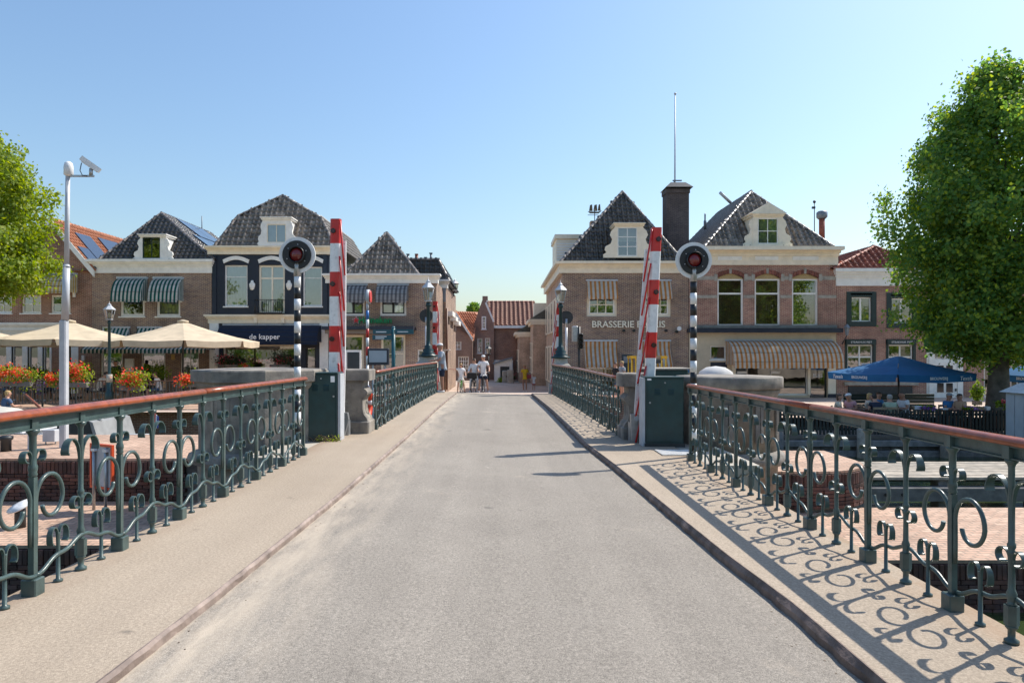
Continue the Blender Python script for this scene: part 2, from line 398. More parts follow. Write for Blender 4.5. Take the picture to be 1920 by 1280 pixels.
# expansion strip where the moving span ends
mb = MB()
for y, wd in ((25.30,.18),):
    mb.prism([(kl(y)+.02,y,zl(y)-.040),(kr(y)-.03,y,zr(y)-.063),(kr(y)-.03,y+wd,zr(y)-.063),(kl(y)+.02,y+wd,zl(y)-.040)], (0,0,.008))
struct(mb.build('expansion_joint', M_stoneL))
for y in ():
    mb = MB(); mb.prism([(kl(y)+.03,y,zl(y)-.041),(kr(y)-.03,y,zr(y)-.081),(kr(y)-.03,y+.03,zr(y)-.081),(kl(y)+.03,y+.03,zl(y)-.041)], (0,0,.004))
    struct(mb.build('expansion_joint', M_kerb))
mb = MB(); rg_ = random.Random(9)
for i in range(260):                                  # grit and leaf bits swept against the kerbs
    y = rg_.uniform(2,24); s_ = rg_.choice((-1,1,1)); o_ = abs(rg_.gauss(0,.09)); x = kl(y)+.02+o_ if s_ < 0 else kr(y)-.025-o_
    t_ = (x-kl(y))/(kr(y)-kl(y)); z = lerp(zl(y)-.045, zr(y)-.068, t_); k = rg_.uniform(.001,.0038); mb.box(x-k*1.4,x+k*1.4,y-k,y+k*1.8,z-.001,z+k*.8)
tag(mb.build('grit', mat('grit_brown', (.19,.15,.11), .9, .4, 40)), 'brown grit and leaf bits swept along both kerbs', 'grit', kind='stuff')
# ramp down into the street
M_street = brickmat('street_clinker', (.48,.36,.285), (.57,.445,.36), (.46,.37,.30), .20, .10, .008, flat=True)
mb = MB(); gx = [-40,-20,-14,-10,-8,-6.5,-5,-3.6,-2,0,2,3.5,5,6.5,8,10,14,20,40]; gy = [25.52,27,29,31,33,35,37,40,43,50,62,75]
def gz(x, y):
    r = pw(y, [(25.5,.085),(34,-.36),(43,-.8),(75,-.8)]); t = min(1, max(0, (abs(x)-3.6)/4.5)); t = t*t*(3-2*t)
    if y < 31: r += (lerp(.115,.03,min(1,max(0,(x+1.64)/2.76)))-.085)*(31-y)/5.5
    return lerp(r, -.6 if x < 0 else -.8, t) if y < 43 else lerp(-.8, -.6 if x < 0 else -.8, t)
b0 = mb.add([(x, y, gz(x, y)) for y in gy for x in gx]); k = len(gx)
for i in range(len(gy)-1):
    for j in range(k-1): mb.face((b0+i*k+j, b0+i*k+j+1, b0+(i+1)*k+j+1, b0+(i+1)*k+j))
struct(mb.build('street', M_street))
mb = MB(); mb.poly([(-900,26.7,-1.3),(900,26.7,-1.3),(900,1500,-1.3),(-900,1500,-1.3)])
struct(mb.build('ground', mat('far_ground', (.16,.17,.11), .9, .2, .05)))
# abutment under the far end of the bridge
mb = MB(); mb.box(-5.2,5.2,25.55,26.9,-3,-.05)
tag(mb.build('bridge_abutment', M_brickR), 'brick abutment under the far end of the bridge', 'abutment')
# water
m, t, b = nodes('canal_water'); MATS['canal_water'] = m
b.inputs['Base Color'].default_value = (.035,.055,.018,1); b.inputs['Roughness'].default_value = .08; b.inputs['Specular IOR Level'].default_value = .5
mp = N(t, 'ShaderNodeMapping'); mp.inputs['Scale'].default_value = (1, 2.2, 1); t.links.new(pos(t), mp.inputs[0])
bump(t, b, noise(t, 2.2, 5, mp.outputs[0]), .35, .06)
mb = MB(); mb.poly([(-120,-60,-1.9),(120,-60,-1.9),(120,27,-1.9),(-120,27,-1.9)]); struct(mb.build('canal_water', m))
# far quay wall on the left, timber wall on the right
M_pave = brickmat('pink_brick_paving', (.43,.265,.185), (.56,.375,.27), (.27,.20,.15), .21, .105, .012, flat=True, var=.3)
M_qbrick = mat('quay_brick', (.105,.045,.032), .85, .3, 8, .5, 50, rand=.5, col2=(.075,.045,.042), grime=.5)
M_mortar = mat('quay_mortar', (.20,.18,.16), .95, .4, 5, .5, 50, grime=.5)
SOLD = MB().bbox(-.031,.031,-.10,.0,0,.205,.006).mesh('brick', M_qbrick)
STRET = MB().bbox(-.102,.102,-.10,.0,0,.056,.006).mesh('brick', M_qbrick)
rb = random.Random(11)
def bricks(parent, x0, x1, y, ztop, zbot, off):
    x = x0
    while x < x1:
        link('brick', SOLD, parent, Vector((x+.035, y-rb.uniform(0,.008), ztop-.21))-off, (0,rb.uniform(-.02,.02),rb.uniform(-.02,.02))); x += .071
    z = ztop-.21-.066; r = 0
    while z > zbot:
        x = x0+(r%2)*.107
        while x < x1-.1:
            link('brick', STRET, parent, Vector((x+.107, y-rb.uniform(0,.009), z))-off, (rb.uniform(-.02,.02),0,rb.uniform(-.02,.02))); x += .214
        z -= .066; r += 1
def slab(mb, pts, z0, z1):                          # vertical-sided block from a plan outline
    mb.prism([(x, y, z0) for x, y in pts], (0,0,z1-z0)); return mb
q = thing('quay_wall', 'brick quay wall below the terrace with cream parasols', 'wall', (-18,26.6,-3))
mb = MB(); mb.box(-60,-5.25,26.6,27.3,-3,-.62); mb.build('wall', M_brickR, q, True)
mb = MB(); mb.box(-60,-5.25,26.45,30.2,-.615,-.56); mb.build('coping', M_pave, q, True)
mb = MB(); mb.box(-60,-5.5,30.2,36.9,-.62,-.565); struct(mb.build('terrace_left', M_pave))
# ---- pier islands
def island(side, xs, z1, z2, yb, label):
    s = side; q = thing('bridge_pier', label, 'pier', (s*4.2, 11, -3)); off = Vector(q.location)
    x0, x1, x2 = xs                                  # inner, outer of upper part, outer of lower part
    lo = [(s*x0,9.33),(s*x2,9.33),(s*x2,11.9),(s*(x2-.4),12.3),(s*x0,12.3)]
    if s < 0: lo = lo[::-1]
    mb = MB(); slab(mb, lo, -3, z1-.05); mb.build('lower_wall', M_mortar, q, True)
    pv = [(s*(x0-.0),9.25),(s*(x2+.04),9.25),(s*(x2+.04),12.4),(s*x0,12.4)]
    if s < 0: pv = pv[::-1]
    mb = MB(); slab(mb, pv, z1-.045, z1); mb.build('lower_paving', M_pave, q, True)
    n = 8; rad = 1.3; up = [(s*x0,12.08)]+[(s*(x1-rad+rad*math.sin(a)), 12.08+rad-rad*math.cos(a)) for a in [i*math.pi/2/n for i in range(n+1)]]+[(s*x1,yb),(s*x0,yb)]
    if s < 0: up = up[::-1]
    mb = MB(); slab(mb, up, -3, z2-.05); mb.build('upper_wall', M_mortar, q, True)
    up2 = [(x*1.006 if abs(x) > 4 else x, y-.07 if y < 13.5 else y) for x, y in up]
    mb = MB(); slab(mb, up2, z2-.045, z2); mb.build('upper_paving', M_pave, q, True)
    return q, off
qL, offL = island(-1, (2.95, 14.5, 14.5), -1.0, -.25, 15.5, 'brick bridge pier with stepped paving beside the grey camera mast')
bricks(qL, -7.4, -4.3, 9.33, -1.05, -1.85, offL)
bricks(qL, -9.4, -5.6, 12.08, -.30, -.98, offL)
qR, offR = island(1, (2.9, 6.85, 9.6), -1.2, -.48, 14.6, 'brick bridge pier with rounded corner beside the timber jetty')
bricks(qR, 4.5, 7.5, 9.33, -1.25, -2.0, offR)
bricks(qR, 4.6, 5.6, 12.08, -.53, -1.18, offR)
for i in range(30):                                  # bricks round the curved corner
    a = i*math.pi/2/30; x, y = 6.85-1.3+1.3*math.sin(a), 12.08+1.3-1.3*math.cos(a)
    link('brick', SOLD, qR, Vector((x, y, -.74))-offR, (0,0,a))
    if i % 3 == 0:
        for r_ in range(6): link('brick', STRET, qR, Vector((x, y, -.806-.066*r_))-offR, (0,0,a+(.05 if r_ % 2 else -.02)))
# ---- pier floor beside the carriageway
for s, f, zz, nm in ((-1, oL, zl(11), 'pier_floor_left'), (1, oR, zr(11), 'pier_floor_right')):
    mb = MB(); xa, xb = sorted((s*2.9, s*3.6)); mb.box(xa, xb, 9.5, 12.75, zz-.5, zz-.012); struct(mb.build(nm, M_conc))
# ---- stone bastions and pilasters
def bastion(cx, cy, r, n, rot, ztop, zbase, zbot, label, sx=1.):
    q = thing('stone_bastion', label, 'bastion', (cx, cy, zbot))
    def ring(rr, z): return [(rr*sx*math.cos(rot+2*math.pi*i/n), rr*math.sin(rot+2*math.pi*i/n), z-zbot) for i in range(n)]
    sm = n > 12
    mb = MB(); mb.rings([ring(r*.90,zbot), ring(r*.90,zbase-.25), ring(r*1.02,zbase-.22), ring(r*1.05,zbase-.14), ring(r*1.02,zbase-.05), ring(r*.92,zbase)], True, sm); mb.build('base', M_stone, q)
    mb = MB(); mb.rings([ring(r*.89,zbase), ring(r*.89,ztop-.32), ring(r*.94,ztop-.26), ring(r*.95,ztop-.20)], True, sm); sh = mb.build('shaft', M_stone, q)
    mb = MB(); mb.rings([ring(r*.985,ztop-.20), ring(r,ztop-.185), ring(r,ztop-.02), ring(r*.985,ztop), ring(r*.5,ztop+.02)], True, sm); mb.build('cap_slab', M_stone, q)
    k = 10 if sm else n
    for i in range(k):
        a = rot+2*math.pi*(i+.5)/k; rr = r*.89*(1 if sm else math.cos(math.pi/n))
        for o in (-.22, .22):
            mb = MB(); mb.box(-.035,.035,-.012,.02,zbase+.18-zbot,ztop-.45-zbot)
            mb.build('groove', M_dark if False else M_stone, q, loc=(rr*sx*math.cos(a)-o*math.sin(a), rr*math.sin(a)+o*math.cos(a), 0), rot=(0,0,a+math.pi/2))
    return q
bastion(-4.08, 11.6, 1.10, 8, math.pi/8, 1.33, .02, -1.0, 'octagonal weathered stone bastion behind the left railing')
bastion(3.97, 11.95, .90, 28, 0, 1.20, -.05, -1.2, 'round weathered stone bastion behind the right railing')
def pilaster(x0, x1, y0, y1, z0, z1, s, label):
    q = thing('stone_pilaster', label, 'pilaster', ((x0+x1)/2, (y0+y1)/2, z0)); xi = x1 if s < 0 else x0; d = 1 if s < 0 else -1
    mb = MB(); mb.bbox(x0-.03, x1+.03, y0-.05, y1+.05, z0, z0+.24, .02); mb.build('plinth', M_stone, q, True)
    pr = [(0,.24),(-.02,.30),(-.07,.36),(-.09,.45),(-.09,.62),(-.05,.68),(-.01,.72),(0,.76),(-.03,.80),(-.09,.84),(-.09,.93),(-.04,.97)]
    xo = x0 if s < 0 else x1
    pts = [(xo, y0, z0+.24)]+[(xi+d*a, y0, z0+b) for a, b in pr]+[(xo, y0, z0+.97)]
    if s > 0: pts = pts[::-1]
    mb = MB(); mb.prism(pts, (0, y1-y0, 0)); mb.build('shaft', M_stone, q, True)
    mb = MB(); mb.bbox(x0-.05, x1+.04, y0-.06, y1+.06, z0+.97, z1, .02); mb.build('cap', M_stone, q, True)
    return q
pilaster(-2.86, -2.40, 12.25, 12.75, .14, 1.31, -1, 'scrolled stone pilaster beside the left barrier')
pilaster(2.20, 2.66, 12.25, 12.75, .03, 1.24, 1, 'scrolled stone pilaster beside the right barrier')
for s, xa, xb, z0, z1, lb in ((-1,-3.2,-2.93,.1,1.28,'left'), (1,2.72,3.2,0,1.18,'right')):
    q = thing('stone_parapet', 'low stone parapet linking bastion and pilaster behind the %s cabinet' % lb, 'parapet', ((xa+xb)/2,12.4,z0))
    mb = MB(); mb.box(xa, xb, 12.28, 12.6, z0-.6, z1-.2); mb.build('wall', M_stone, q, True)
    mb = MB(); mb.bbox(xa, xb, 12.2, 12.68, z1-.2, z1, .015); mb.build('cap', M_stoneL, q, True)
# ================================================================ railings
def arc(cx, cz, rx, rz, a0, a1, n, shrink=1., mir=1):
    out = []
    for i in range(n+1):
        f = i/n; a = R(lerp(a0, a1, f)); k = 1 if f < .55 else lerp(1, shrink, (f-.55)/.45)
        out.append((mir*(cx+rx*k*math.cos(a)), cz+rz*k*math.sin(a)))
    return out
def xz(pts): return [(x, 0, z) for x, z in pts]
mb = MB(); mb.bbox(-.045,.045,-.045,.045,0,.10,.006); mb.box(-.0175,.0175,-.0175,.0175,.10,.70)
mb.lathe([(.0175,.70),(.026,.715),(.021,.73),(.026,.745),(.026,.765),(.020,.78),(.020,.94),(.024,.955),(.036,.97),(.036,.985),(.02,.985)], n=12); mb.box(-.028,.028,-.016,.034,.985,1.058)
ME_post = mb.mesh('post', M_green)
mb = MB(); mb.lathe([(.036,0),(.036,.018),(.018,.03),(.018,.07),(.030,.085),(.030,.10)], n=12)
mb.lathe([(.036,.10),(.036,.205)], n=6, smooth=False)
mb.lathe([(.028,.205),(.020,.215),(.020,.235),(.024,.25),(.026,.265),(.017,.29),(.015,.46),(.021,.475),(.021,.49),(.015,.50),(.021,.515),(.021,.53),(.016,.54),(.016,.94),(.020,.955),(.032,.97),(.032,.985),(.02,.985)], n=12); mb.box(-.026,.026,-.016,.034,.985,1.058)
ME_bal = mb.mesh('baluster', M_green)
mb = MB(); mb.lathe([(.028,0),(.028,.014),(.013,.022),(.011,.30),(.014,.31)], n=10); ME_bar = mb.mesh('short_bar', M_green)
SCR = {}
for s in (-1, 1):
    mb = MB(); mb.tube(xz([(s*.024,.29),(s*.026,.40),(s*.026,.50)]+arc(.150,.550,.126,.146,178,-155,26,.58,s)), .0130, 8, up=(0,1,0)); SCR['big',s] = mb.mesh('scroll', M_green)
    wd = lambda n, a, b: [lerp(a, b, i/(n-1)) for i in range(n)]
    p = [(s*.016,.70),(s*.019,.80)]+arc(.058,.818,.039,.042,178,-70,20,.6,s); mb = MB(); mb.strap(p, wd(len(p),.016,.05), .008); SCR['top',s] = mb.mesh('scroll', M_green)
    p = [(s*.010,.66),(s*.013,.73),(s*.018,.78),(s*.028,.822),(s*.044,.850),(s*.065,.870),(s*.086,.880),(s*.107,.883),(s*.126,.878),(s*.143,.866),(s*.156,.848),(s*.164,.826),(s*.167,.803),(s*.160,.785)]; mb = MB(); mb.strap(p, wd(len(p),.012,.056), .009); SCR['leaf',s] = mb.mesh('scroll', M_green)
    p = [(s*.010,.34),(s*.014,.43)]+arc(.056,.455,.042,.045,178,-120,20,.6,s); mb = MB(); mb.strap(p, wd(len(p),.014,.05), .008); SCR['mid',s] = mb.mesh('scroll', M_green)
    p = [(s*.006,.17),(s*.008,.25),(s*.009,.29)]+arc(.045,.300,.036,.050,176,0,14,1.,s)+[(s*.081,.283),(s*.079,.262),(s*.072,.248),(s*.062,.246)]; mb = MB(); mb.strap(p, wd(len(p),.010,.042), .008); SCR['low',s] = mb.mesh('scroll', M_green)
S = .94
def wave(S):
    h = [(0,.112),(.03,.112),(.06,.118),(.09,.131),(.12,.148),(.15,.164),(.18,.175),(.21,.181),(.24,.183),(.27,.184),(.30,.188),(.33,.198),(.36,.211),(.39,.224),(.42,.234),(.445,.239),(.47,.240)]
    k = S/.94; pts = [(x*k, z) for x, z in h]+[(S-x*k, z) for x, z in h[-2::-1]]
    return pts
mb = MB(); mb.tube([(x,-.014,z) for x, z in wave(S)], .0135, 8, up=(0,1,0)); ME_wave = mb.mesh('wave_rod', M_green)
def half_round(path, w_, h_, n=7):                   # handrail profile swept along local x
    rings = []
    for x, z in path:
        rings.append([(x,-w_/2,z),(x,-w_/2-.004,z+h_*.35)]+[(x,-w_/2*math.cos(math.pi*i/n),z+h_*.45+h_*.55*math.sin(math.pi*i/n)) for i in range(1,n)]+[(x,w_/2+.004,z+h_*.35),(x,w_/2,z)])
    return rings
def railing(label, X, y0, n0, n1, zf, joints, rz=R(90), S=S, wscale=1., flip=1, tail=0.):
    q = thing('bridge_railing', label, 'railing', (X, y0, 0), rz)
    def z(x): return zf(y0+x)
    for k in range(n0, n1+1):
        x = k*S; p = link('post', ME_post, q, (x, 0, z(x)))
        for s in (-1, 1):
            if (k == n1 and s > 0): continue
            link('scroll', SCR['big',s], p); link('scroll', SCR['top',s], p)
        if k == n1: break
        xm = x+S/2; p = link('baluster', ME_bal, q, (xm, 0, z(xm)))
        for s in (-1, 1): link('scroll', SCR['leaf',s], p); link('scroll', SCR['mid',s], p)
        for f in (.25, .75):
            p = link('short_bar', ME_bar, q, (x+S*f, 0, z(x+S*f)))
            for s in (-1, 1): link('scroll', SCR['low',s], p)
        o = link('wave_rod', ME_wave, q, (x, 0, z(xm))); o.scale = (S/.94, 1, 1)
    xa, xb = n0*S-.06, n1*S+.07; cuts = [xa]+[j-y0 for j in joints]+[xb]
    for a, b in zip(cuts, cuts[1:]):
        m_ = max(2, int((b-a)/.6)); path = [(lerp(a+.004, b-.004, i/m_), z(lerp(a, b, i/m_))+1.060) for i in range(m_+1)]
        mb = MB(); mb.rings(half_round(path, .078, .047), True, False)
        for i, f in enumerate(mb.f):
            if len(f) == 4: mb.s[i] = True
        mb.build('handrail', M_wood, q)
    m_ = max(2, int((xb-xa)/.6)); xsx = [lerp(xa, xb, i/m_) for i in range(m_+1)]
    mb = MB()
    for (ya, yb, za, zb) in ((-.006,.006,.995,1.050),(-.026,.026,.985,.993),(-.030,.030,1.051,1.0585)):
        mb.rings([[(x,ya,z(x)+za),(x,yb,z(x)+za),(x,yb,z(x)+zb),(x,ya,z(x)+zb)] for x in xsx], True, False)
    mb.build('rail_channel', M_green, q)
    return q
railing('green scrolled iron railing with orange wood handrail, near left', -2.80, 4.08, -3, 6, zl, [6.4], S=.93)
railing('green scrolled iron railing casting its shadow, near right', 2.73, 4.13, -3, 6, zr, [5.97], S=.955, rz=R(90))
railing('green scrolled railing the man leans on, left of the far span', -2.37, 12.85, 0, 13, zl, [], S=.93)
railing('green scrolled railing in front of the brasserie, right of the far span', 2.20, 12.85, 0, 13, zr, [], S=.93, rz=R(91.5))
# ================================================================ houses
def X_(px, y): return (px-CX)*y/F
def Z_(py, y): return CH-(py-CY)*y/F
def house(name, label, px0, px1, y, cat='house'):
    q = thing(name, label, cat, ((X_(px0,y)+X_(px1,y))/2, y, -.9)); q['y0'] = y; return q
def wall(q, px0, px1, py_top, y, openings, m, depth=9., zb=-1.25, name='wall', rev=.22, sides=True, mrev=None):
    x0, x1, zt = X_(px0,y), X_(px1,y), Z_(py_top,y)
    ops = [(X_(a,y), Z_(d,y), X_(c,y), Z_(b,y)) for a, b, c, d in openings]
    xs = sorted(set([x0,x1]+[o[0] for o in ops]+[o[2] for o in ops])); zs = sorted(set([zb,zt]+[o[1] for o in ops]+[o[3] for o in ops]))
    xs = [x for x in xs if x0-1e-6 <= x <= x1+1e-6]; zs = [z for z in zs if zb-1e-6 <= z <= zt+1e-6]
    mb = MB()
    for a, b in zip(xs, xs[1:]):
        for c, d in zip(zs, zs[1:]):
            cx, cz = (a+b)/2, (c+d)/2
            if any(o[0] < cx < o[2] and o[1] < cz < o[3] for o in ops): continue
            mb.poly([(a,y,c),(b,y,c),(b,y,d),(a,y,d)])
    for a, c, b, d in ops:
        mb.poly([(a,y,c),(a,y,d),(a,y+rev,d),(a,y+rev,c)]); mb.poly([(b,y,c),(b,y+rev,c),(b,y+rev,d),(b,y,d)])
        mb.poly([(a,y,d),(b,y,d),(b,y+rev,d),(a,y+rev,d)]); mb.poly([(a,y,c),(a,y+rev,c),(b,y+rev,c),(b,y,c)])
    if sides:
        for x in (x0, x1): mb.poly([(x,y,zb),(x,y,zt),(x,y+depth,zt),(x,y+depth,zb)])
        mb.poly([(x0,y+depth,zb),(x1,y+depth,zb),(x1,y+depth,zt),(x0,y+depth,zt)])
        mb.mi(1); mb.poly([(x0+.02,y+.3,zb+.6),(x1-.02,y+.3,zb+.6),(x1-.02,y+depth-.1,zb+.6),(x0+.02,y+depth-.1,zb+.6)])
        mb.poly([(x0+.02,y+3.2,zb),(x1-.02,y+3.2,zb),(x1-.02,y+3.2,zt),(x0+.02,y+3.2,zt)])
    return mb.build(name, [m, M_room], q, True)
def window(q, px0, py0, px1, py1, y, cols=1, rows=1, m=None, fw=.07, inset=.09, rowf=None, colf=None, curtain=None, sill=True, bar=.035, name='window', cur_f=(0,1), panes=True, mpane=None):
    m = m or M_white; x0, x1, z0, z1 = X_(px0,y), X_(px1,y), Z_(py1,y), Z_(py0,y); ya, yb = y+inset, y+inset+.07
    cs = colf or [i/cols for i in range(cols+1)]; rs = rowf or [i/rows for i in range(rows+1)]
    mb = MB(); mb.box(x0, x1, ya, yb, z1-fw, z1); mb.box(x0, x1, ya, yb, z0, z0+fw); mb.box(x0, x0+fw, ya, yb, z0+fw, z1-fw); mb.box(x1-fw, x1, ya, yb, z0+fw, z1-fw)
    ix0, ix1, iz0, iz1 = x0+fw, x1-fw, z0+fw, z1-fw
    for c in cs[1:-1]: xc = lerp(ix0, ix1, c); mb.box(xc-bar/2, xc+bar/2, ya+.012, yb-.012, iz0, iz1)
    for r_ in rs[1:-1]: zc = lerp(iz1, iz0, r_); mb.box(ix0, ix1, ya+.009, yb-.015, zc-bar/2, zc+bar/2)
    o = mb.build(name, m, q, True)
    if sill: MB().box(x0-.06, x1+.06, y-.07, y+inset, z0-.07, z0-.002).build('sill', M_stoneL if m is not M_white else M_white, o, True)
    for a, b in (zip(cs, cs[1:]) if panes else ()):
        for c, d in zip(rs, rs[1:]):
            yp = ya+.035; t = random.uniform(-.004,.004); t2 = random.uniform(-.004,.004)
            pa, pb, pc, pd = lerp(ix0,ix1,a), lerp(ix0,ix1,b), lerp(iz1,iz0,d), lerp(iz1,iz0,c)
            MB().poly([(pa,yp+t,pc),(pb,yp-t,pc),(pb,yp-t+t2,pd),(pa,yp+t+t2,pd)]).build('pane', mpane or M_glass, o, True)
    if curtain:
        mb = MB(); n = 18; za, zb_ = lerp(iz1, iz0, cur_f[0]), lerp(iz1, iz0, cur_f[1]); rows_ = []
        pts = [(lerp(ix0,ix1,i/n), yb+.05+.02*math.sin(i*1.9+x0*3)) for i in range(n+1)]
        b0 = mb.add([(a,b,za) for a,b in pts]+[(a,b,zb_) for a,b in pts])
        for i in range(n): mb.face((b0+i,b0+i+1,b0+n+2+i,b0+n+1+i), True)
        mb.build('curtain', curtain, o, True)
    return o
def cornice(q, px0, px1, py0, py1, y, m, out=.34, name='cornice', steps=3, ret=.4):
    x0, x1, zt, zb = X_(px0,y), X_(px1,y), Z_(py0,y), Z_(py1,y); h = zt-zb
    pr = [(0,0,.5,.07),(0,.5,.66,.14),(0,.66,.80,.22),(0,.80,1,out)] if steps == 3 else [(0,0,.6,.05),(0,.6,1,out)]
    mb = MB()
    for _, a, b, o in pr: e = min(o, .3); mb.box(x0-e*.6, x1+e*.6, y-o, y+ret, zb+h*a+(.001 if a else 0), zb+h*b)
    return mb.build(name, m, q, True)
def tile_mesh(w_, h_, m, name='roof_tile'):
    mb = MB(); prof = [(-.5,.0),(-.42,.14),(-.33,.26),(-.20,.31),(-.07,.24),(.02,.08),(.12,-.02),(.32,-.05),(.5,.0)]
    a = w_*.92; L = h_*1.10; t = .016
    top = mb.add([(x*w_*1.02,0,z*a+.022) for x, z in prof]+[(x*w_*1.02,L,z*a) for x, z in prof]+[(x*w_*1.02,0,z*a+.022-t) for x, z in prof])
    n = len(prof)
    for i in range(n-1): mb.face((top+i,top+i+1,top+n+i+1,top+n+i), True); mb.face((top+2*n+i,top+2*n+i+1,top+i+1,top+i))
    return mb.mesh(name, m)
TM = {}
def inside(p, poly):
    c = False; n = len(poly)
    for i in range(n):
        (x1,y1),(x2,y2) = poly[i], poly[(i+1)%n]
        if (y1 > p[1]) != (y2 > p[1]) and p[0] < (x2-x1)*(p[1]-y1)/(y2-y1)+x1: c = not c
    return c
def tiles(roof, pts, m, tw=.25, th=.28, joined=False, avoid=()):
    pts = [Vector(p) for p in pts]
    nrm = None
    for i in range(len(pts)):
        c = (pts[i]-pts[0]).cross(pts[(i+1)%len(pts)]-pts[0])
        if c.length > (nrm.length if nrm else 1e-6): nrm = c
    nrm.normalize()
    if nrm.z < 0: nrm = -nrm
    u = Vector((0,0,1)).cross(nrm); u.normalize(); v = nrm.cross(u); o = pts[0]
    pl = [((p-o).dot(u), (p-o).dot(v)) for p in pts]
    u0, u1 = min(p[0] for p in pl), max(p[0] for p in pl); v0, v1 = min(p[1] for p in pl), max(p[1] for p in pl)
    key = (tw, th, m.name)
    if key not in TM: TM[key] = tile_mesh(tw, th, m)
    rot = Matrix((u, v, nrm)).transposed().to_4x4(); off = Vector((0,0,0)); q = roof
    while q is not None: off += q.location; q = q.parent
    nu, nv = int((u1-u0)/tw)+2, int((v1-v0)/th)+1; acc = MB(); base = TM[key]
    rr = random.Random(int(abs(pts[0].x*100)))
    for j in range(nv):
        for i in range(nu):
            c = (u0+(i+.5)*tw-.05, v0+(j+.45)*th)
            if not inside(c, pl): continue
            wp = o+u*c[0]+v*(v0+j*th)+nrm*(.02+rr.uniform(-.004,.006))
            if any(a.x0 < wp.x < a.x1 and a.z0 < wp.z < a.z1 for a in avoid): continue
            mtx = Matrix.Translation(wp-off) @ rot @ Matrix.Rotation(rr.uniform(-.018,.018), 4, 'Z')
            if joined:
                n = acc.add([mtx @ vv.co for vv in base.vertices])
                for p in base.polygons: acc.face([n+k for k in p.vertices], p.use_smooth)
            else:
                t = link('roof_tile', base, roof); t.matrix_local = mtx
    if joined and acc.v: tag(acc.build('roof_tiles', m, roof), kind='stuff')
def ridge(roof, a, b, m, r=.105, step=.33):
    a, b = Vector(a), Vector(b); d = b-a; n = max(1, int(d.length/step)); d.normalize()
    key = ('ridge', r, m.name)
    if key not in TM:
        mb = MB(); rings = []
        for x, k in ((0,1.08),(.03,1.1),(.05,1.),(step*1.08,.92)):
            rings.append([(x, r*k*math.cos(math.pi*i/8), r*k*math.sin(math.pi*i/8)-.02) for i in range(9)])
        b0 = len(mb.v)
        for rg in rings: mb.add(rg)
        for i in range(3):
            for j in range(8): mb.face((b0+i*9+j,b0+i*9+j+1,b0+(i+1)*9+j+1,b0+(i+1)*9+j), True)
        TM[key] = mb.mesh('ridge_tile', m)
    up = Vector((0,0,1)); yv = up.cross(d); yv.normalize(); zv = d.cross(yv)
    rot = Matrix((d, yv, zv)).transposed().to_4x4(); off = Vector((0,0,0)); q = roof
    while q is not None: off += q.location; q = q.parent
    st = (b-a).length/n
    for i in range(n):
        t = link('ridge_tile', TM[key], roof); t.matrix_local = Matrix.Translation(a+d*st*i-off+zv*.03) @ rot
class Box: pass
def avoid_px(px0, py0, px1, py1, y):
    b = Box(); b.x0, b.x1, b.z0, b.z1 = X_(px0,y), X_(px1,y), Z_(py1,y), Z_(py0,y); return b
def roof(q, pxs, y, m, slope=55., depth=9., tw=.25, th=.28, left=True, right=True, y_over=.18, avoid=(), front=True, mr=None):
    """pxs: front outline left eave .. apex .. right eave in photo pixels; the front leans back by slope (90 = gable)"""
    k = 1/math.tan(R(slope)) if slope < 89 else 0; yy = y-y_over; ze = Z_(pxs[0][1], yy); pts = []
    for px, py in pxs:
        e = (py-CY)/F; z = (CH-e*(yy-ze*k))/(1+e*k); yp = yy+(z-ze)*k; pts.append(Vector((X_(px,yp), yp, z)))
    back = [Vector((p.x, y+depth, p.z)) for p in pts]
    mb = MB()
    if front: mb.poly([p-Vector((0,-.01,.01)) for p in pts])
    for i in range(len(pts)-1): mb.poly([pts[i], pts[i+1], back[i+1], back[i]])
    mb.poly(back); mb.poly([pts[0], back[0], back[-1], pts[-1]])
    r_ = mb.build('roof', m, q, True)
    if front: tiles(r_, pts, m, tw, th, avoid=avoid)
    ap = max(range(len(pts)), key=lambda i: pts[i].z)
    for i in range(len(pts)-1):
        isl = i < ap
        if (isl and left) or (not isl and right): tiles(r_, [pts[i], pts[i+1], back[i+1], back[i]], m, tw, th, joined=True)
        if slope < 89:
            a, b = (pts[i], pts[i+1]) if isl else (pts[i+1], pts[i]); ridge(r_, a, b, mr or m)
    ridge(r_, pts[ap], back[ap], mr or m)
    return r_, pts, back
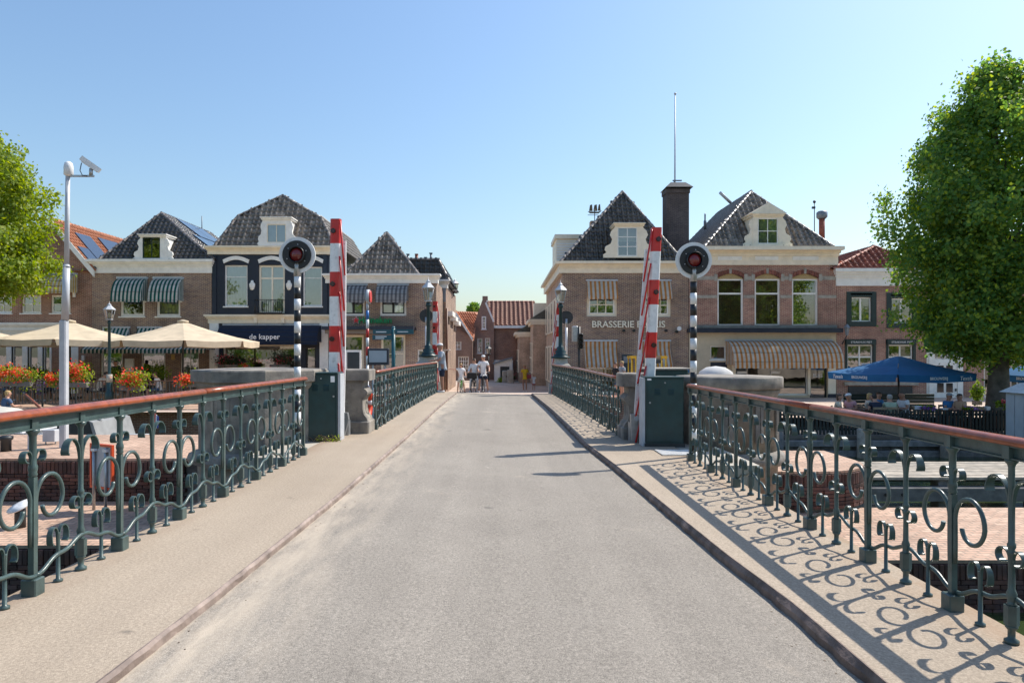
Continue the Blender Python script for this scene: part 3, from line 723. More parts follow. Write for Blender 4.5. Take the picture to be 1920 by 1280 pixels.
def awning(q, px0, px1, py0, py1, y, out, m, kind='curve', val=.12, scallop=.14, n=10, name='awning', sides=True):
    x0, x1, zt, zb = X_(px0,y-out*.5), X_(px1,y-out*.5), Z_(py0,y), Z_(py1,y-out)
    if kind == 'curve': pr = [(-out*math.sin(a), zb+(zt-zb)*math.cos(a)) for a in [i*math.pi/2/n for i in range(n+1)]]
    elif kind == 'drop': pr = [(-.03, zt),(-.06, lerp(zt,zb,.3)),(-out*.35, lerp(zt,zb,.55)),(-out, zb)]
    else: pr = [(-.02, zt), (-out, zb)]
    mb = MB(); k = len(pr); nx = max(2, int((x1-x0)/scallop)*4); b0 = mb.add([(x, y+a, z) for a, z in pr for x in (x0, x1)])
    for i in range(k-1): mb.face((b0+2*i,b0+2*i+1,b0+2*i+3,b0+2*i+2), kind == 'curve')
    if sides:
        for x in (x0, x1): mb.poly([(x,y+a,z) for a, z in pr]+[(x,y-.01,zb)])
    ya = y-out; top = mb.add([(lerp(x0,x1,i/nx), ya-.004, zb) for i in range(nx+1)]); bot = mb.add([(lerp(x0,x1,i/nx), ya-.012, zb-val+.035*abs(math.cos(math.pi*i/4))) for i in range(nx+1)])
    for i in range(nx): mb.face((top+i,top+i+1,bot+i+1,bot+i))
    o = mb.build(name, m, q, True)
    mb = MB(); mb.box(x0-.04, x1+.04, y-.06, y+.0, zt, zt+.09); mb.build('awning_box', M_alu, o, True)
    if kind == 'curve':
        mb = MB()
        for j in range(2, k, max(2, k//4)): mb.cyl((x0,y+pr[j][0]*1.006-.004,pr[j][1]+.004),(x1,y+pr[j][0]*1.006-.004,pr[j][1]+.004),.008,n=5)
        mb.build('awning_ribs', M_dark, o, True)
    return o
def box_px(q, name, px0, py0, px1, py1, y, ya, yb, m):
    return MB().box(X_(px0,y), X_(px1,y), y+ya, y+yb, Z_(py1,y), Z_(py0,y)).build(name, m, q, True)
def dormer(q, r_, px0, py0, px1, py1, y, wpx, cols, rows, m, mw, ped=False, wing=None, deep=2.6, rowf=None, curtain=None):
    x0, x1, z0, z1 = X_(px0,y), X_(px1,y), Z_(py1,y), Z_(py0,y)
    a, b, c, d = wpx; d_ = thing_part('dormer', q)
    ops = [(X_(a,y),Z_(d,y),X_(c,y),Z_(b,y))]; o = ops[0]; mb = MB()
    mb.box(x0,o[0],y,y+.12,z0,z1); mb.box(o[2],x1,y,y+.12,z0,z1); mb.box(o[0],o[2],y,y+.12,o[3],z1); mb.box(o[0],o[2],y,y+.12,z0,o[1])
    mb.box(x0+.03,x0+.06,y+.12,y+deep,z0,z1-.05); mb.box(x1-.06,x1-.03,y+.12,y+deep,z0,z1-.05); mb.box(x0+.07,x1-.07,y+.9,y+.95,z0,z1-.1)
    if wing:
        for s, x in ((-1,x0),(1,x1)):
            pts = [(x,z0)]+[(x+s*wing*f, z0+(z1-z0)*g) for f, g in ((1,0),(1,.10),(.72,.16),(.88,.24),(.80,.34),(.35,.42),(.22,.55),(.42,.68),(.30,.80),(.05,.88))]+[(x,z0+(z1-z0)*.9)]
            pts = [(a_, y+.02, b_) for a_, b_ in pts]
            mb.prism(pts if s > 0 else pts[::-1], (0,.09,0))
    dd = mb.build('dormer', m, r_, True)
    mb = MB(); e = .10
    mb.box(x0-e, x1+e, y-.16, y+deep, z1, z1+.05); mb.box(x0-e*.5, x1+e*.5, y-.08, y+deep*.98, z1-.09, z1-.001)
    if ped: xm = (x0+x1)/2; mb.prism([(x0-.16,y-.14,z1+.05),(x1+.16,y-.14,z1+.05),(xm,y-.14,z1+.05+.5*ped)], (0,deep,0))
    mb.build('dormer_roof', m, dd, True)
    mb = MB(); zf, w_ = .05, .05; bar = .04
    mb.box(o[0],o[2],y+.03,y+.09,o[3]-w_,o[3]); mb.box(o[0],o[2],y+.03,y+.09,o[1],o[1]+w_); mb.box(o[0],o[0]+w_,y+.03,y+.09,o[1]+w_,o[3]-w_); mb.box(o[2]-w_,o[2],y+.03,y+.09,o[1]+w_,o[3]-w_)
    rs = rowf or [i/rows for i in range(rows+1)]
    for i in range(1, cols): xc = lerp(o[0],o[2],i/cols); mb.box(xc-bar/2,xc+bar/2,y+.04,y+.08,o[1]+w_,o[3]-w_)
    for r1 in rs[1:-1]: zc = lerp(o[3],o[1],r1); mb.box(o[0]+w_,o[2]-w_,y+.043,y+.077,zc-bar/2,zc+bar/2)
    mb.build('window_frame', mw, dd, True)
    MB().poly([(o[0],y+.06,o[1]),(o[2],y+.06,o[1]),(o[2],y+.06,o[3]),(o[0],y+.06,o[3])]).build('pane', M_glass, dd, True)
    if curtain: MB().poly([(o[0],y+.2,o[1]),(o[2],y+.2,o[1]),(o[2],y+.2,o[3]),(o[0],y+.2,o[3])]).build('curtain', curtain, dd, True)
    return dd
def thing_part(n, q): return None
Y = 37.
M_aY = stripemat('yellow_striped_canvas', (.62,.44,.12), (.70,.66,.52), .20)
M_aG = stripemat('green_striped_canvas', (.012,.12,.105), (.72,.72,.68), .21, .52)
M_aW = stripemat('grey_striped_canvas', (.17,.17,.18), (.42,.42,.42), .22)
M_aO = stripemat('orange_striped_canvas', (.62,.27,.075), (.70,.66,.58), .235, .48)
M_shut = mat('dark_shutter_green', (.012,.03,.028), .4, .2, 4)
# ---- house 1: red-brown gable house at the far left
h = house('brick_house', 'red brown gabled brick house with yellow striped awnings, behind left tree', -140, 172, Y)
ops = [(-58,553,-22,587),(-14,553,22,587),(40,553,77,587),(95,553,132,587),(-40,645,13,740),(22,645,43,740),(52,645,72,740),(80,645,94,740)]
wall(h, -140, 172, 505, Y, ops, M_brickR)
for i, o in enumerate(ops): window(h, *o, Y, cols=2 if i < 4 else 1, rows=2 if i < 4 else 1, fw=.10 if i < 4 else .06, sill=i < 4, curtain=M_curtain if i > 4 else None)
MB().prism([(X_(-60,Y),Y+.002,Z_(505,Y)),(X_(172,Y),Y+.002,Z_(505,Y)),(X_(95,Y),Y+.002,Z_(414,Y))], (0,.25,0)).build('gable', M_brickR, h, True)
r1, pts, bk = roof(h, [(-64,507),(95,411),(177,508)], Y, M_tileO, 90, 12, left=False, front=False)
for (a, b, i) in ((0,1,0),(1,2,1)):
    p, q_ = pts[a], pts[b]; mb = MB(); mb.prism([p+Vector((0,-.08,-.32)), q_+Vector((0,-.08,-.32)), q_+Vector((0,-.08,.06)), p+Vector((0,-.08,.06))], (0,.12,0)); mb.build('barge_board', M_white, r1, True)
def on_slope(p0, p1, f, yv, lift): v = p0.lerp(p1, f); return Vector((v.x, yv, v.z))+lift
A, B = pts[1], pts[2]; nn = (B-A).cross(Vector((0,1,0))); nn.normalize(); nn = nn if nn.z > 0 else -nn
M_solar = mat('solar_panel', (.05,.07,.11), .12, .1, 3, spec=.7)
for (f0, f1, y0, y1, nm, mm) in ((.22,.80,37.9,39.3,'skylight',M_solar),(.18,.85,40.2,42.2,'solar_panel',M_solar),(.55,.98,36.9,37.8,'solar_panel',M_solar)):
    mb = MB(); mb.prism([on_slope(A,B,f0,y0,nn*.10), on_slope(A,B,f1,y0,nn*.10), on_slope(A,B,f1,y1,nn*.10), on_slope(A,B,f0,y1,nn*.10)], nn*.06); mb.build(nm, mm, r1, True)
awning(h, 5, 74, 515, 547, Y, .75, M_aY, scallop=9, val=.09); awning(h, 75, 137, 515, 547, Y, .75, M_aY, scallop=9, val=.09)
box_px(h, 'awning_board', -5, 511, 142, 515, Y, -.05, 0, M_white); box_px(h, 'awning_board', 137, 515, 142, 557, Y, -.05, 0, M_white)
cornice(h, -140, 130, 605, 619, Y, M_white, .25)
for a, b in ((13,22),(43,52),(72,80),(94,97)): box_px(h, 'column', a, 632, b, 745, Y, -.06, .1, M_white)
box_px(h, 'fascia_board', -140, 619, 100, 640, Y, -.04, 0, M_cream)
box_px(h, 'side_door', 118, 648, 147, 742, Y, -.03, 0, M_white)
# ---- house 2: purple brick, black hipped roof, green awnings
h = house('brick_house', 'purple brick house with black hipped roof and green striped awnings', 172.5, 397, Y)
ops = [(225,528,271,593),(293,528,338,593),(190,612,240,640),(256,612,300,640),(188,655,230,740),(264,655,310,740),(338,655,373,740)]
wall(h, 172.5, 397, 512, Y, ops, M_brickP)
for i, o in enumerate(ops[:4]): window(h, *o, Y, fw=.13 if i < 2 else .08, curtain=M_curtain if i == 1 else None, cur_f=(.5,1))
window(h, *ops[4], Y, fw=.10, sill=False); window(h, *ops[5], Y, fw=.10, sill=False); window(h, *ops[6], Y, cols=2, fw=.09, sill=False, curtain=M_curtain)
r2, pts, bk = roof(h, [(186,488),(303,401),(402,488)], Y, M_tileD, 52, 9, tw=.27, th=.27, left=False, right=True, avoid=[avoid_px(264,445,310,492,36.9)], mr=M_tileB)
dormer(h, r2, 263, 441, 311, 489, 36.72, (267,445,300,484), 2, 1, M_white, M_shut, wing=.42)
A, B = pts[1], pts[2]; Bq = Vector((bk[2].x,0,bk[2].z)); A0 = Vector((pts[1].x,0,pts[1].z)); nn = (Bq-A0).cross(Vector((0,1,0))); nn.normalize(); nn = nn if nn.z > 0 else -nn
for f0, f1, y0, y1 in ((.06,.42,40.2,42.0),(.06,.42,42.06,43.8),(.45,.80,38.9,40.5),(.45,.80,40.56,42.2),(.45,.80,42.26,44.)):
    v = lambda f, yv: Vector((lerp(A0.x,Bq.x,f), yv, lerp(A0.z,Bq.z,f)))+nn*.12
    MB().prism([v(f0,y0), v(f1,y0), v(f1,y1), v(f0,y1)], nn*.05).build('solar_panel', M_solar, r2, True)
cornice(h, 172.5, 397, 487, 512, Y, M_white)
awning(h, 214, 270, 523, 563, Y, .75, M_aG, scallop=9, val=.10, n=8); awning(h, 283, 338, 523, 563, Y, .75, M_aG, scallop=9, val=.10, n=8)
for a, b in ((219,275),(287,342)): box_px(h, 'awning_board', a, 519, b, 523, Y, -.05, 0, M_white); box_px(h, 'awning_board', b-4, 523, b, 567, Y, -.05, 0, M_white)
awning(h, 165, 250, 634, 655, Y, 1.3, M_aG, 'flat', val=.22, scallop=.4); awning(h, 238, 395, 634, 655, Y-.02, 1.3, M_aG, 'flat', val=.22, scallop=.4)
awning(h, 205, 240, 615, 632, Y, .35, M_aG, 'flat', val=.02, scallop=9); awning(h, 256, 300, 615, 632, Y, .35, M_aG, 'flat', val=.02, scallop=9)
lettering('PAMPUS', .30, M_wletter, h, (X_(303,Y), Y+.10, Z_(680,Y)), spacing=1.1); lettering('PAMPUS', .30, M_wletter, h, (X_(210,Y), Y+.10, Z_(680,Y)), spacing=1.1)
box_px(h, 'menu_case', 236, 672, 252, 697, Y, -.12, -.0, M_white); box_px(h, 'wall_lamp', 155, 666, 160, 676, Y, -.12, 0, M_bwhite); box_px(h, 'brass_plate', 321, 664, 328, 674, Y, -.03, 0, mat('brass', (.6,.4,.12), .4, .1))
mb = MB(); mb.box(X_(376,44),X_(392,44),44,44.8,Z_(440,44),Z_(452,44)); mb.cyl((X_(376,44),44.2,Z_(440,44)),(X_(376,44),44.2,Z_(404,44)),.03,n=6); mb.build('roof_vent', M_lead, r2, True)
# ---- house 3: navy rendered hairdresser
h = house('shop_house', 'navy rendered shop house with arched white lintels and navy awning', 397.5, 617, Y)
ops = [(421,497,464,574),(485,497,534,587),(568,500,604,574),(418,646,560,735),(573,650,592,740)]
wall(h, 397.5, 617, 478, Y, ops[:3]+ops[3:], mat('navy_render', (.013,.020,.036), .55, .15, 2, .15, 60))
window(h, *ops[0], Y, rowf=[0,.27,1], m=M_white, curtain=M_curtain, fw=.08); window(h, *ops[2], Y, rowf=[0,.27,1], curtain=M_curtain, fw=.08)
window(h, *ops[1], Y, cols=2, rowf=[0,.25,1], m=M_cream, curtain=M_curtain, fw=.11, bar=.09, sill=False)
window(h, *ops[3], Y, cols=1, rows=1, m=M_cream, fw=.09, sill=False); window(h, *ops[4], Y, m=M_black, fw=.08, name='door', sill=False)
for a, b in ((418,468),(484,535),(566,607)):
    mb = MB(); n = 10; pa = []; pb = []
    for i in range(n+1):
        f = i/n; bulge = math.sin(math.pi*f)*7; x = lerp(a,b,f); pa.append((X_(x,Y),Y-.06,Z_(487-bulge,Y))); pb.append((X_(lerp(a+2,b-2,f),Y),Y-.06,Z_(494-bulge,Y)))
    mb.prism(pb+pa[::-1], (0,.055,0)); mb.build('arched_lintel', M_white, h, True)
for cx in (473, 542):
    mb = MB(); mb.lathe_xyz((X_(cx,Y),Y-.02,Z_(535,Y)), [(.001,-.26),(.10,-.22),(.16,-.05),(.17,.08),(.09,.16),(.07,.26),(.001,.28)], 8, 1, .3, 1); mb.build('ornament', M_white, h, True)
mb = MB()
x0, x1, zt, zb = X_(483,Y), X_(534,Y), Z_(563,Y), Z_(587,Y)
mb.tube([(x0,Y-.45,zt),(x1,Y-.45,zt)], .02, 6); mb.tube([(x0,Y-.45,zb),(x1,Y-.45,zb)], .02, 6); mb.box(x0,x1,Y-.46,Y,zb-.06,zb-.02)
for s in (x0, x1): mb.tube([(s,Y,zt),(s,Y-.45,zt)], .018, 6); mb.tube([(s,Y-.45,zt),(s,Y-.45,zb)], .018, 6)
for i in range(15): xx = lerp(x0,x1,(i+.5)/15); mb.tube([(xx,Y-.45,zt),(xx,Y-.45,zb)], .012, 5)
mb.build('balcony_railing', M_black, h, True)
cornice(h, 391, 622, 462, 477, Y, M_cream, .30); cornice(h, 392, 618, 590, 606, Y, M_cream, .30)
for a, b in ((394,411),(600,616)): box_px(h, 'pilaster', a, 606, b, 745, Y, -.10, .02, M_white)
for a, b in ((398,406),(606,614)): box_px(h, 'corner_strip', a, 478, b, 590, Y, -.05, .02, M_navy)
for px in (478, 529): box_px(h, 'bracket', px, 595, px+6, 606, Y, -.2, -.07, M_cream)
aw = awning(h, 412, 599, 610, 641, Y, 1.0, M_navycloth, scallop=9, val=.14)
lettering('de kapper', .38, M_wletter, h, (X_(496,36), Y-1.02, Z_(631.5,36)), bold=.006, spacing=1.05)
r3, pts, bk = roof(h, [(402,463),(447,406),(530,368),(602,410),(628,463)], Y, M_tileB, 58, 9, tw=.29, th=.31, left=True, right=True, avoid=[avoid_px(493,413,544,470,36.9)], mr=M_tileB)
dormer(h, r3, 492, 409, 545, 461, 36.72, (500,420,536,455), 2, 1, M_white, M_cream, wing=.28, curtain=M_curtain)
# ---- house 4: corner bar
h = house('corner_bar', 'purple brick corner bar with red star and green sign letters', 617.5, 818, Y)
ops = [(640,560,684,592),(712,560,762,592),(640,628,682,740),(714,628,760,740),(783,655,800,740)]
wall(h, 617.5, 818, 528, Y, ops, M_brickP, depth=4.2)
for o in ops[:2]: window(h, *o, Y, fw=.12, sill=False, panes=False, name='window_surround'); window(h, o[0]+4, o[1]+3, o[2]-4, o[3]-4, Y+.02, cols=2, m=M_black, fw=.07, bar=.12, sill=False, curtain=M_curtain)
for o in ops[2:4]: window(h, *o, Y, fw=.11, sill=False, rowf=[0,.3,1], m=M_cream)
window(h, *ops[4], Y, fw=.08, m=M_white, name='door', rowf=[0,.45,1], sill=False)
r4, pts, bk = roof(h, [(645,516),(725,438),(784,515)], Y, M_tileB, 56, 4.2, tw=.27, th=.34, left=False, right=False, mr=M_tileB)
cornice(h, 612, 820, 514, 531, Y, M_white, .36)
for a, b in ((648,686),(706,764)): awning(h, a, b, 535, 563, Y, .8, M_aW, scallop=9, val=.14, n=8)
box_px(h, 'canopy_fascia', 613, 613, 780, 619, Y, -1.1, 0, M_navy); box_px(h, 'canopy_soffit', 617, 619.3, 776, 626, Y, -.9, 0, mat('taupe_board', (.24,.20,.17), .7, .1))
MG = mat('sign_green', (.008,.30,.09), .4, .05); MS = mat('sign_red', (.75,.02,.02), .4, .05)
lettering('Heineken', .47, MG, h, (X_(704,Y), Y-.07, Z_(600.5,Y)), bold=.012, extrude=.03)
mb = MB(); cx, cz = X_(668,Y), Z_(600.5,Y); st = [(cx+(.20 if i % 2 == 0 else .085)*math.sin(math.pi*i/5), Y-.10, cz+(.20 if i % 2 == 0 else .085)*math.cos(math.pi*i/5)) for i in range(10)]
mb.prism(st, (0,.05,0)); s_ = mb.build('star_emblem', MS, h, True)
st2 = [(cx+(.25 if i % 2 == 0 else .115)*math.sin(math.pi*i/5), Y-.045, cz+(.25 if i % 2 == 0 else .115)*math.cos(math.pi*i/5)) for i in range(10)]
MB().prism(st2, (0,.03,0)).build('star_border', M_wletter, s_, True)
# corner building running down the street, left
h = house('corner_house', 'narrow corner house with slate mansard roof at the street mouth', 784, 836, 41.2)
wall(h, 760, 836, 532, 41.2, [(824,568,832,590)], M_brickP, depth=9)
window(h, 824, 568, 832, 590, 41.2, fw=.03, sill=False)
box_px(h, 'grey_panel', 818, 538, 836, 566, 41.2, -.02, 0, M_lead); cornice(h, 770, 838, 525, 540, 41.2, M_white, .4)
cornice(h, 826, 838, 655, 662, 41.2, M_white, .3)
rr_, _, _ = roof(h, [(750,527),(766,487),(822,488),(842,528)], 41.2, mat('slate', (.045,.055,.065), .45, .2, 5, rand=.3), 75, 8, tw=.3, th=.25, left=False, right=True, mr=M_tileB)
for px, w_, t, b in ((765,4,478,500),(781,6,478,515),(798,4,484,492),(808,4,476,492)):
    mb = MB(); mb.cyl((X_(px,43),43,Z_(b,43)),(X_(px,43),43,Z_(t,43)),w_*.5*43/F,n=8); mb.box(X_(px-3,43),X_(px+3,43),42.9,43.1,Z_(t,43),Z_(t-2,43)); mb.build('flue', M_tileR if px == 781 else M_lead, rr_, True)
# street side of that house: cornices, downpipe, wall lantern
mb = MB()
for i, yy in enumerate((42, 45, 48)): mb.box(X_(836,41.2)+.002, X_(836,41.2)+.35, yy, yy+2.5, 3.9-i*.15, 4.2-i*.15)
mb.build('side_cornice', M_white, h, True)
MB().cyl((X_(838,41.1),41.05,-.6),(X_(838,41.1),41.05,4.3),.06,n=8).build('downpipe', mat('copper_brown', (.15,.07,.045), .5, .2), h, True)
# ---- houses down the street
M_brickC = brickmat('warm_street_brick', (.25,.135,.10), (.31,.18,.13), (.36,.28,.22), ms=.009)
Y5 = 60.
h = house('street_house', 'small brick house with orange roof down the street, left', 840, 890, Y5)
ops = [(847,602,855,620),(850,631,865,656),(846,668,854,712),(859,668,879,707)]
wall(h, 830, 886, 640, Y5, ops[1:2]+ops[2:], M_brickC, depth=5)
mb = MB(); mb.prism([(X_(830,Y5),Y5+.002,Z_(640,Y5)),(X_(885,Y5),Y5+.002,Z_(640,Y5)),(X_(882,Y5),Y5+.002,Z_(628,Y5)),(X_(852,Y5),Y5+.002,Z_(583,Y5)),(X_(830,Y5),Y5+.002,Z_(583,Y5))], (0,.25,0)); mb.build('gable', M_brickC, h, True)
window(h, 847, 602, 855, 620, Y5-.1, fw=.08, cols=1, rows=2, sill=False, inset=0)
for i, o in enumerate(ops[1:]): window(h, *o, Y5, cols=(2,2,4)[i], rows=(3,4,5)[i], fw=.09, bar=.05, sill=False, curtain=M_curtain if i == 0 else None)
r_, pts, bk = roof(h, [(820,583),(852,582),(886,635)], Y5, M_tileO, 90, 7, tw=.3, th=.4, left=False, front=False)
pp = [P(881,637,60.2), P(888.5,638.5,60.2), P(896,585,64.2), P(853,583,62.0)]; MB().poly(pp[:3]).poly([pp[0],pp[2],pp[3]]).build('rear_roof', M_tileO, r_, True); tiles(r_, [pp[0],pp[1],pp[2],pp[3]], M_tileO, .3, .36, joined=True)
p, q_ = pts[1], pts[2]; MB().prism([p+Vector((0,-.1,-.2)), q_+Vector((0,-.1,-.2)), q_+Vector((0,-.1,.1)), p+Vector((0,-.1,.1))], (0,.14,0)).build('barge_board', M_white, r_, True)
Y6 = 62.
h = house('street_house', 'tall gabled brick house with chimney and red tiled roof at street end', 889, 926, Y6)
ops = [(903,593,911.5,617),(895,634,904.5,662),(909.5,633,919,662)]
wall(h, 889, 926, 625, Y6, [ops[1],ops[2]], M_brickC, depth=6)
ax, at = 907, 560
mb = MB(); mb.prism([(X_(889,Y6),Y6+.002,Z_(625,Y6)),(X_(926,Y6),Y6+.002,Z_(625,Y6)),(X_(926,Y6),Y6+.002,Z_(601,Y6)),(X_(912,Y6),Y6+.002,Z_(563,Y6)),(X_(904,Y6),Y6+.002,Z_(563,Y6)),(X_(889,Y6),Y6+.002,Z_(607,Y6))], (0,.3,0)); mb.build('gable', M_brickC, h, True)
for i, o in enumerate(ops): window(h, o[0], o[1], o[2], o[3], Y6-(.1 if i == 0 else 0), cols=2, rows=4, fw=.10, bar=.04, sill=True, inset=0 if i == 0 else .09)
ch = box_px(h, 'chimney', 904.5, 555, 914.5, 568, Y6, .0, .8, M_brickC); box_px(h, 'coping', 912, 563, 914.5, 566, Y6, -.04, .01, M_white)
p, q_ = P(912,566,Y6-.05), P(927,602,Y6-.05); MB().prism([p, q_, q_+Vector((-.12,0,-.12)), p+Vector((-.14,0,-.1))], (0,.2,0)).build('verge', M_white, h, True)
MB().box(X_(926,Y6)-.02, X_(1003,Y6), Y6+.5, Y6+7, -1.2, Z_(613,Y6)).build('long_wall', M_brickR, h, True)
# long roof with its eave towards the street
za, zb_ = Z_(566,Y6+4.2), Z_(611,Y6+.3); mb = MB(); pts = [Vector((X_(925,Y6),Y6+.3,zb_)), Vector((X_(1006,Y6),Y6+.3,zb_)), Vector((X_(1006,Y6),Y6+4.2,za)), Vector((X_(913,Y6),Y6+4.2,za))]
mb.poly(pts); r_ = mb.build('roof', M_tileR, h, True); tiles(r_, pts, mat('red_pantile', (.36,.155,.095), .6, .3, 5, rand=.3), .42, .42, joined=True); ridge(r_, pts[3], pts[2], M_tileR)
box_px(h, 'gutter', 925, 610, 1004, 615, Y6, .15, .5, M_white)
for a, b in ((914,927),(926,962)): box_px(h, 'white_plinth', a, 675, b, 716, Y6, .3-.02*(a > 920), .49, M_white)
q = house('garden_shed', 'low white lean-to shed with dark door at street end', 928, 958, 58, 'shed')
x0, x1 = X_(927,58), X_(960,58)
MB().prism([(x0,58,-1.0),(x1,58,-1.0),(x1,58,Z_(672,58)),(x0,58,Z_(683,58))], (0,2.5,0)).build('wall', M_white, q, True)
MB().prism([(x0-.15,57.8,Z_(683,58)+.02),(x1+.05,57.8,Z_(672,58)+.02),(x1+.05,57.8,Z_(670,58)+.04),(x0-.15,57.8,Z_(681,58)+.04)], (0,2.8,0)).build('roof', M_lead, q, True)
box_px(q, 'door', 938, 687, 955, 712, 58, -.04, .0, M_dark)
# ---- right street side: low houses then the brasserie
def side_house(name, label, xw, y0, y1, zt, m, pil, wins, zc, cm=None):
    q = thing(name, label, 'house', (xw+2, y0, -.9))
    mb = MB(); mb.box(xw, xw+5, y0, y1, -1.2, zt); mb.build('wall', m, q, True)
    mb = MB(); mb.box(xw-.35, xw+5.1, y0-.1, y1, zt, zt+zc*.55); mb.box(xw-.18, xw+5.0, y0-.05, y1, zt-zc*.45, zt-.002); mb.build('cornice', cm or M_cream, q, True)
    for ya, yb, za, zb in wins:
        f = MB(); f.box(xw-.10, xw-.002, ya, yb, za, zb); w_ = f.build('window_frame', M_cream, q, True)
        g = MB(); n = max(1, int((zb-za)/.8)); 
        for i in range(n): g.box(xw-.12, xw-.101, ya+.12, yb-.12, lerp(za,zb,i/n)+.08, lerp(za,zb,(i+1)/n)-.05)
        g.build('pane', mat('dark_pane', (.02,.022,.025), .08, .05), w_, True)
        for s in (ya-.34, yb+.02): MB().box(xw-.09, xw-.002, s, s+.30, za, zb).build('shutter', M_cream, q, True)
    return q
q = side_house('street_house', 'low brick house with cream shutters beyond the brasserie', 1.45, 55.4, 63, 3.1, M_brickS, 0, [(56.4,57.6,.0,1.9),(59.2,60.4,.0,1.9)], .4)
mb = MB(); mb.prism([(1.15,55.5,3.3),(6.6,55.5,3.3),(3.9,55.5,5.0)], (0,7.3,0)); mb.build('roof', M_tileD, q, True)
q = side_house('street_house', 'brick house with dark eaves beside the brasserie wall', 2.35, 50.6, 55.2, 3.9, M_brickS, 0, [(51.3,52.2,.1,2.4),(53.4,54.3,.1,2.4)], .4)
mb = MB(); mb.prism([(2.05,50.7,4.1),(7.4,50.7,4.1),(4.8,50.7,5.8)], (0,4.4,0)); mb.build('roof', M_tileD, q, True)
MB().box(2.5,3.9,51.8,53.6,4.1,5.4).build('roof_dormer', M_cream, q, True)
# ---- brasserie
h = house('brasserie', 'purple brick corner brasserie with black hipped roof and cream dormer', 1055, 1291, Y)
ops = [(1100,524,1157,593),(1205,526,1258,594),(1098,645,1157,738),(1203,645,1258,738)]
wall(h, 1055, 1291, 512, Y, ops, M_brickP, depth=13.4)
for o in ops[:2]: window(h, *o, Y, cols=3, rowf=[0,.42,.71,1], m=M_cream, fw=.14, bar=.05, sill=False); window(h, o[0]+5, o[1]+5, o[2]-5, o[3]-5, Y-.01, m=M_white, fw=.05, sill=False, inset=.08, panes=False, name='window_bead')
for o in ops[2:]: window(h, *o, Y, cols=3, rows=4, m=M_cream, fw=.12, bar=.05, sill=True)
cornice(h, 1055, 1291, 491, 512, Y, M_cream, .42)
xs = X_(1055,Y)
mb = MB(); zt, zb = Z_(491,Y), Z_(512,Y)
mb.box(xs-.42, xs+.1, Y-.40, Y+13.4, zt-.14, zt-.002); mb.box(xs-.2, xs+.1, Y-.1, Y+13.4, zb, zt-.15); mb.build('side_cornice', M_cream, h, True)
for i in range(5):                                   # tall cream windows and shutters along the street side
    yy = 38.6+i*2.4
    for za, zb_, hh in ((2.9,4.9,'window_frame'),(-.35,2.1,'window_frame')):
        w_ = MB().box(xs-.09, xs-.002, yy, yy+.95, za, zb_).build('window_frame', M_cream, h, True)
        MB().box(xs-.10, xs-.091, yy+.12, yy+.83, za+.12, zb_-.12).build('pane', MATS['dark_pane'], w_, True)
        for s in (yy-.5, yy+1.0): MB().box(xs-.11, xs-.002, s, s+.45, za, zb_).build('shutter', M_cream, h, True)
dp = MB(); dp.box(xs-.35, xs-.002, 38.0, 39.0, 1.9, 2.3); dp.box(xs-.22, xs-.002, 38.1, 38.3, -.9, 1.9); dp.build('door_surround', M_cream, h, True)
MB().box(xs-.004, xs+.1, Y+.02, Y+13.38, -.15, Z_(512,Y)-.01).build('street_wall', M_brickS, h, True)  # paler skin over the shaded side wall, bounced light in its colour
MB().box(xs-.05, xs-.005, Y+.02, Y+13, -1.2, -.15).build('plinth', M_stoneL, h, True)
r8, pts, bk = roof(h, [(1052,491),(1167,361),(1281,491)], Y, M_tileD, 57, 13, tw=.28, th=.30, left=True, right=False, avoid=[avoid_px(1154,424,1205,495,36.9)], mr=M_tileB)
dd = dormer(h, r8, 1153, 420, 1206, 483, 36.72, (1158,426,1195,480), 2, 3, M_cream, M_white, wing=.62)
mb = MB(); sx_, sz_ = X_(1176,37.5), Z_(478,37.5)
mb.prism([(sx_-.30,37.55,sz_),(sx_-.05,37.55,sz_),(sx_-.05,37.55,sz_+.62)], (0,.01,0)); mb.prism([(sx_,37.55,sz_),(sx_+.32,37.55,sz_),(sx_,37.55,sz_+.8)], (0,.01,0)); mb.build('model_sailboat', M_white, dd, True)
b_ = MB(); b_.box(X_(1043,41),X_(1100,41),41,44,Z_(488,41)-.6,Z_(448,41)); bx = b_.build('side_dormer', M_cream, r8, True)
MB().box(X_(1040,41),X_(1102,41),40.85,44.1,Z_(448,41),Z_(440,41)).build('dormer_roof', M_cream, bx, True)
bl = MB()
for i in range(9): z_ = lerp(Z_(488,41)-.2, Z_(448,41), i/9); bl.box(X_(1043,41)+.02,X_(1099,41),40.985,40.998,z_,z_+.10)
bl.build('clapboard', M_white, bx, True)
# chimney with cap and flagpole
yc = 39.; q_ = MB(); q_.box(X_(1250,yc),X_(1292,yc),yc,yc+1.0,Z_(492,yc),Z_(362,yc)); q_.box(X_(1248.5,yc),X_(1293.5,yc),yc-.05,yc+1.05,Z_(362,yc)+.002,Z_(354,yc)); ch = q_.build('chimney', M_brickD, h, True)
q_ = MB(); x0, x1 = X_(1247,yc), X_(1298,yc); q_.rings([[(x0,yc-.25,Z_(352,yc)),(x1,yc-.25,Z_(352,yc)),(x1,yc+1.25,Z_(352,yc)),(x0,yc+1.25,Z_(352,yc))],[(x0+.35,yc+.1,Z_(341,yc)),(x1-.35,yc+.1,Z_(341,yc)),(x1-.35,yc+.9,Z_(341,yc)),(x0+.35,yc+.9,Z_(341,yc))]], True, False)
for a in (x0+.1, x1-.2): q_.box(a,a+.1,yc-.02,yc+.08,Z_(354,yc),Z_(352,yc))
q_.build('chimney_cap', M_dark, ch, True)
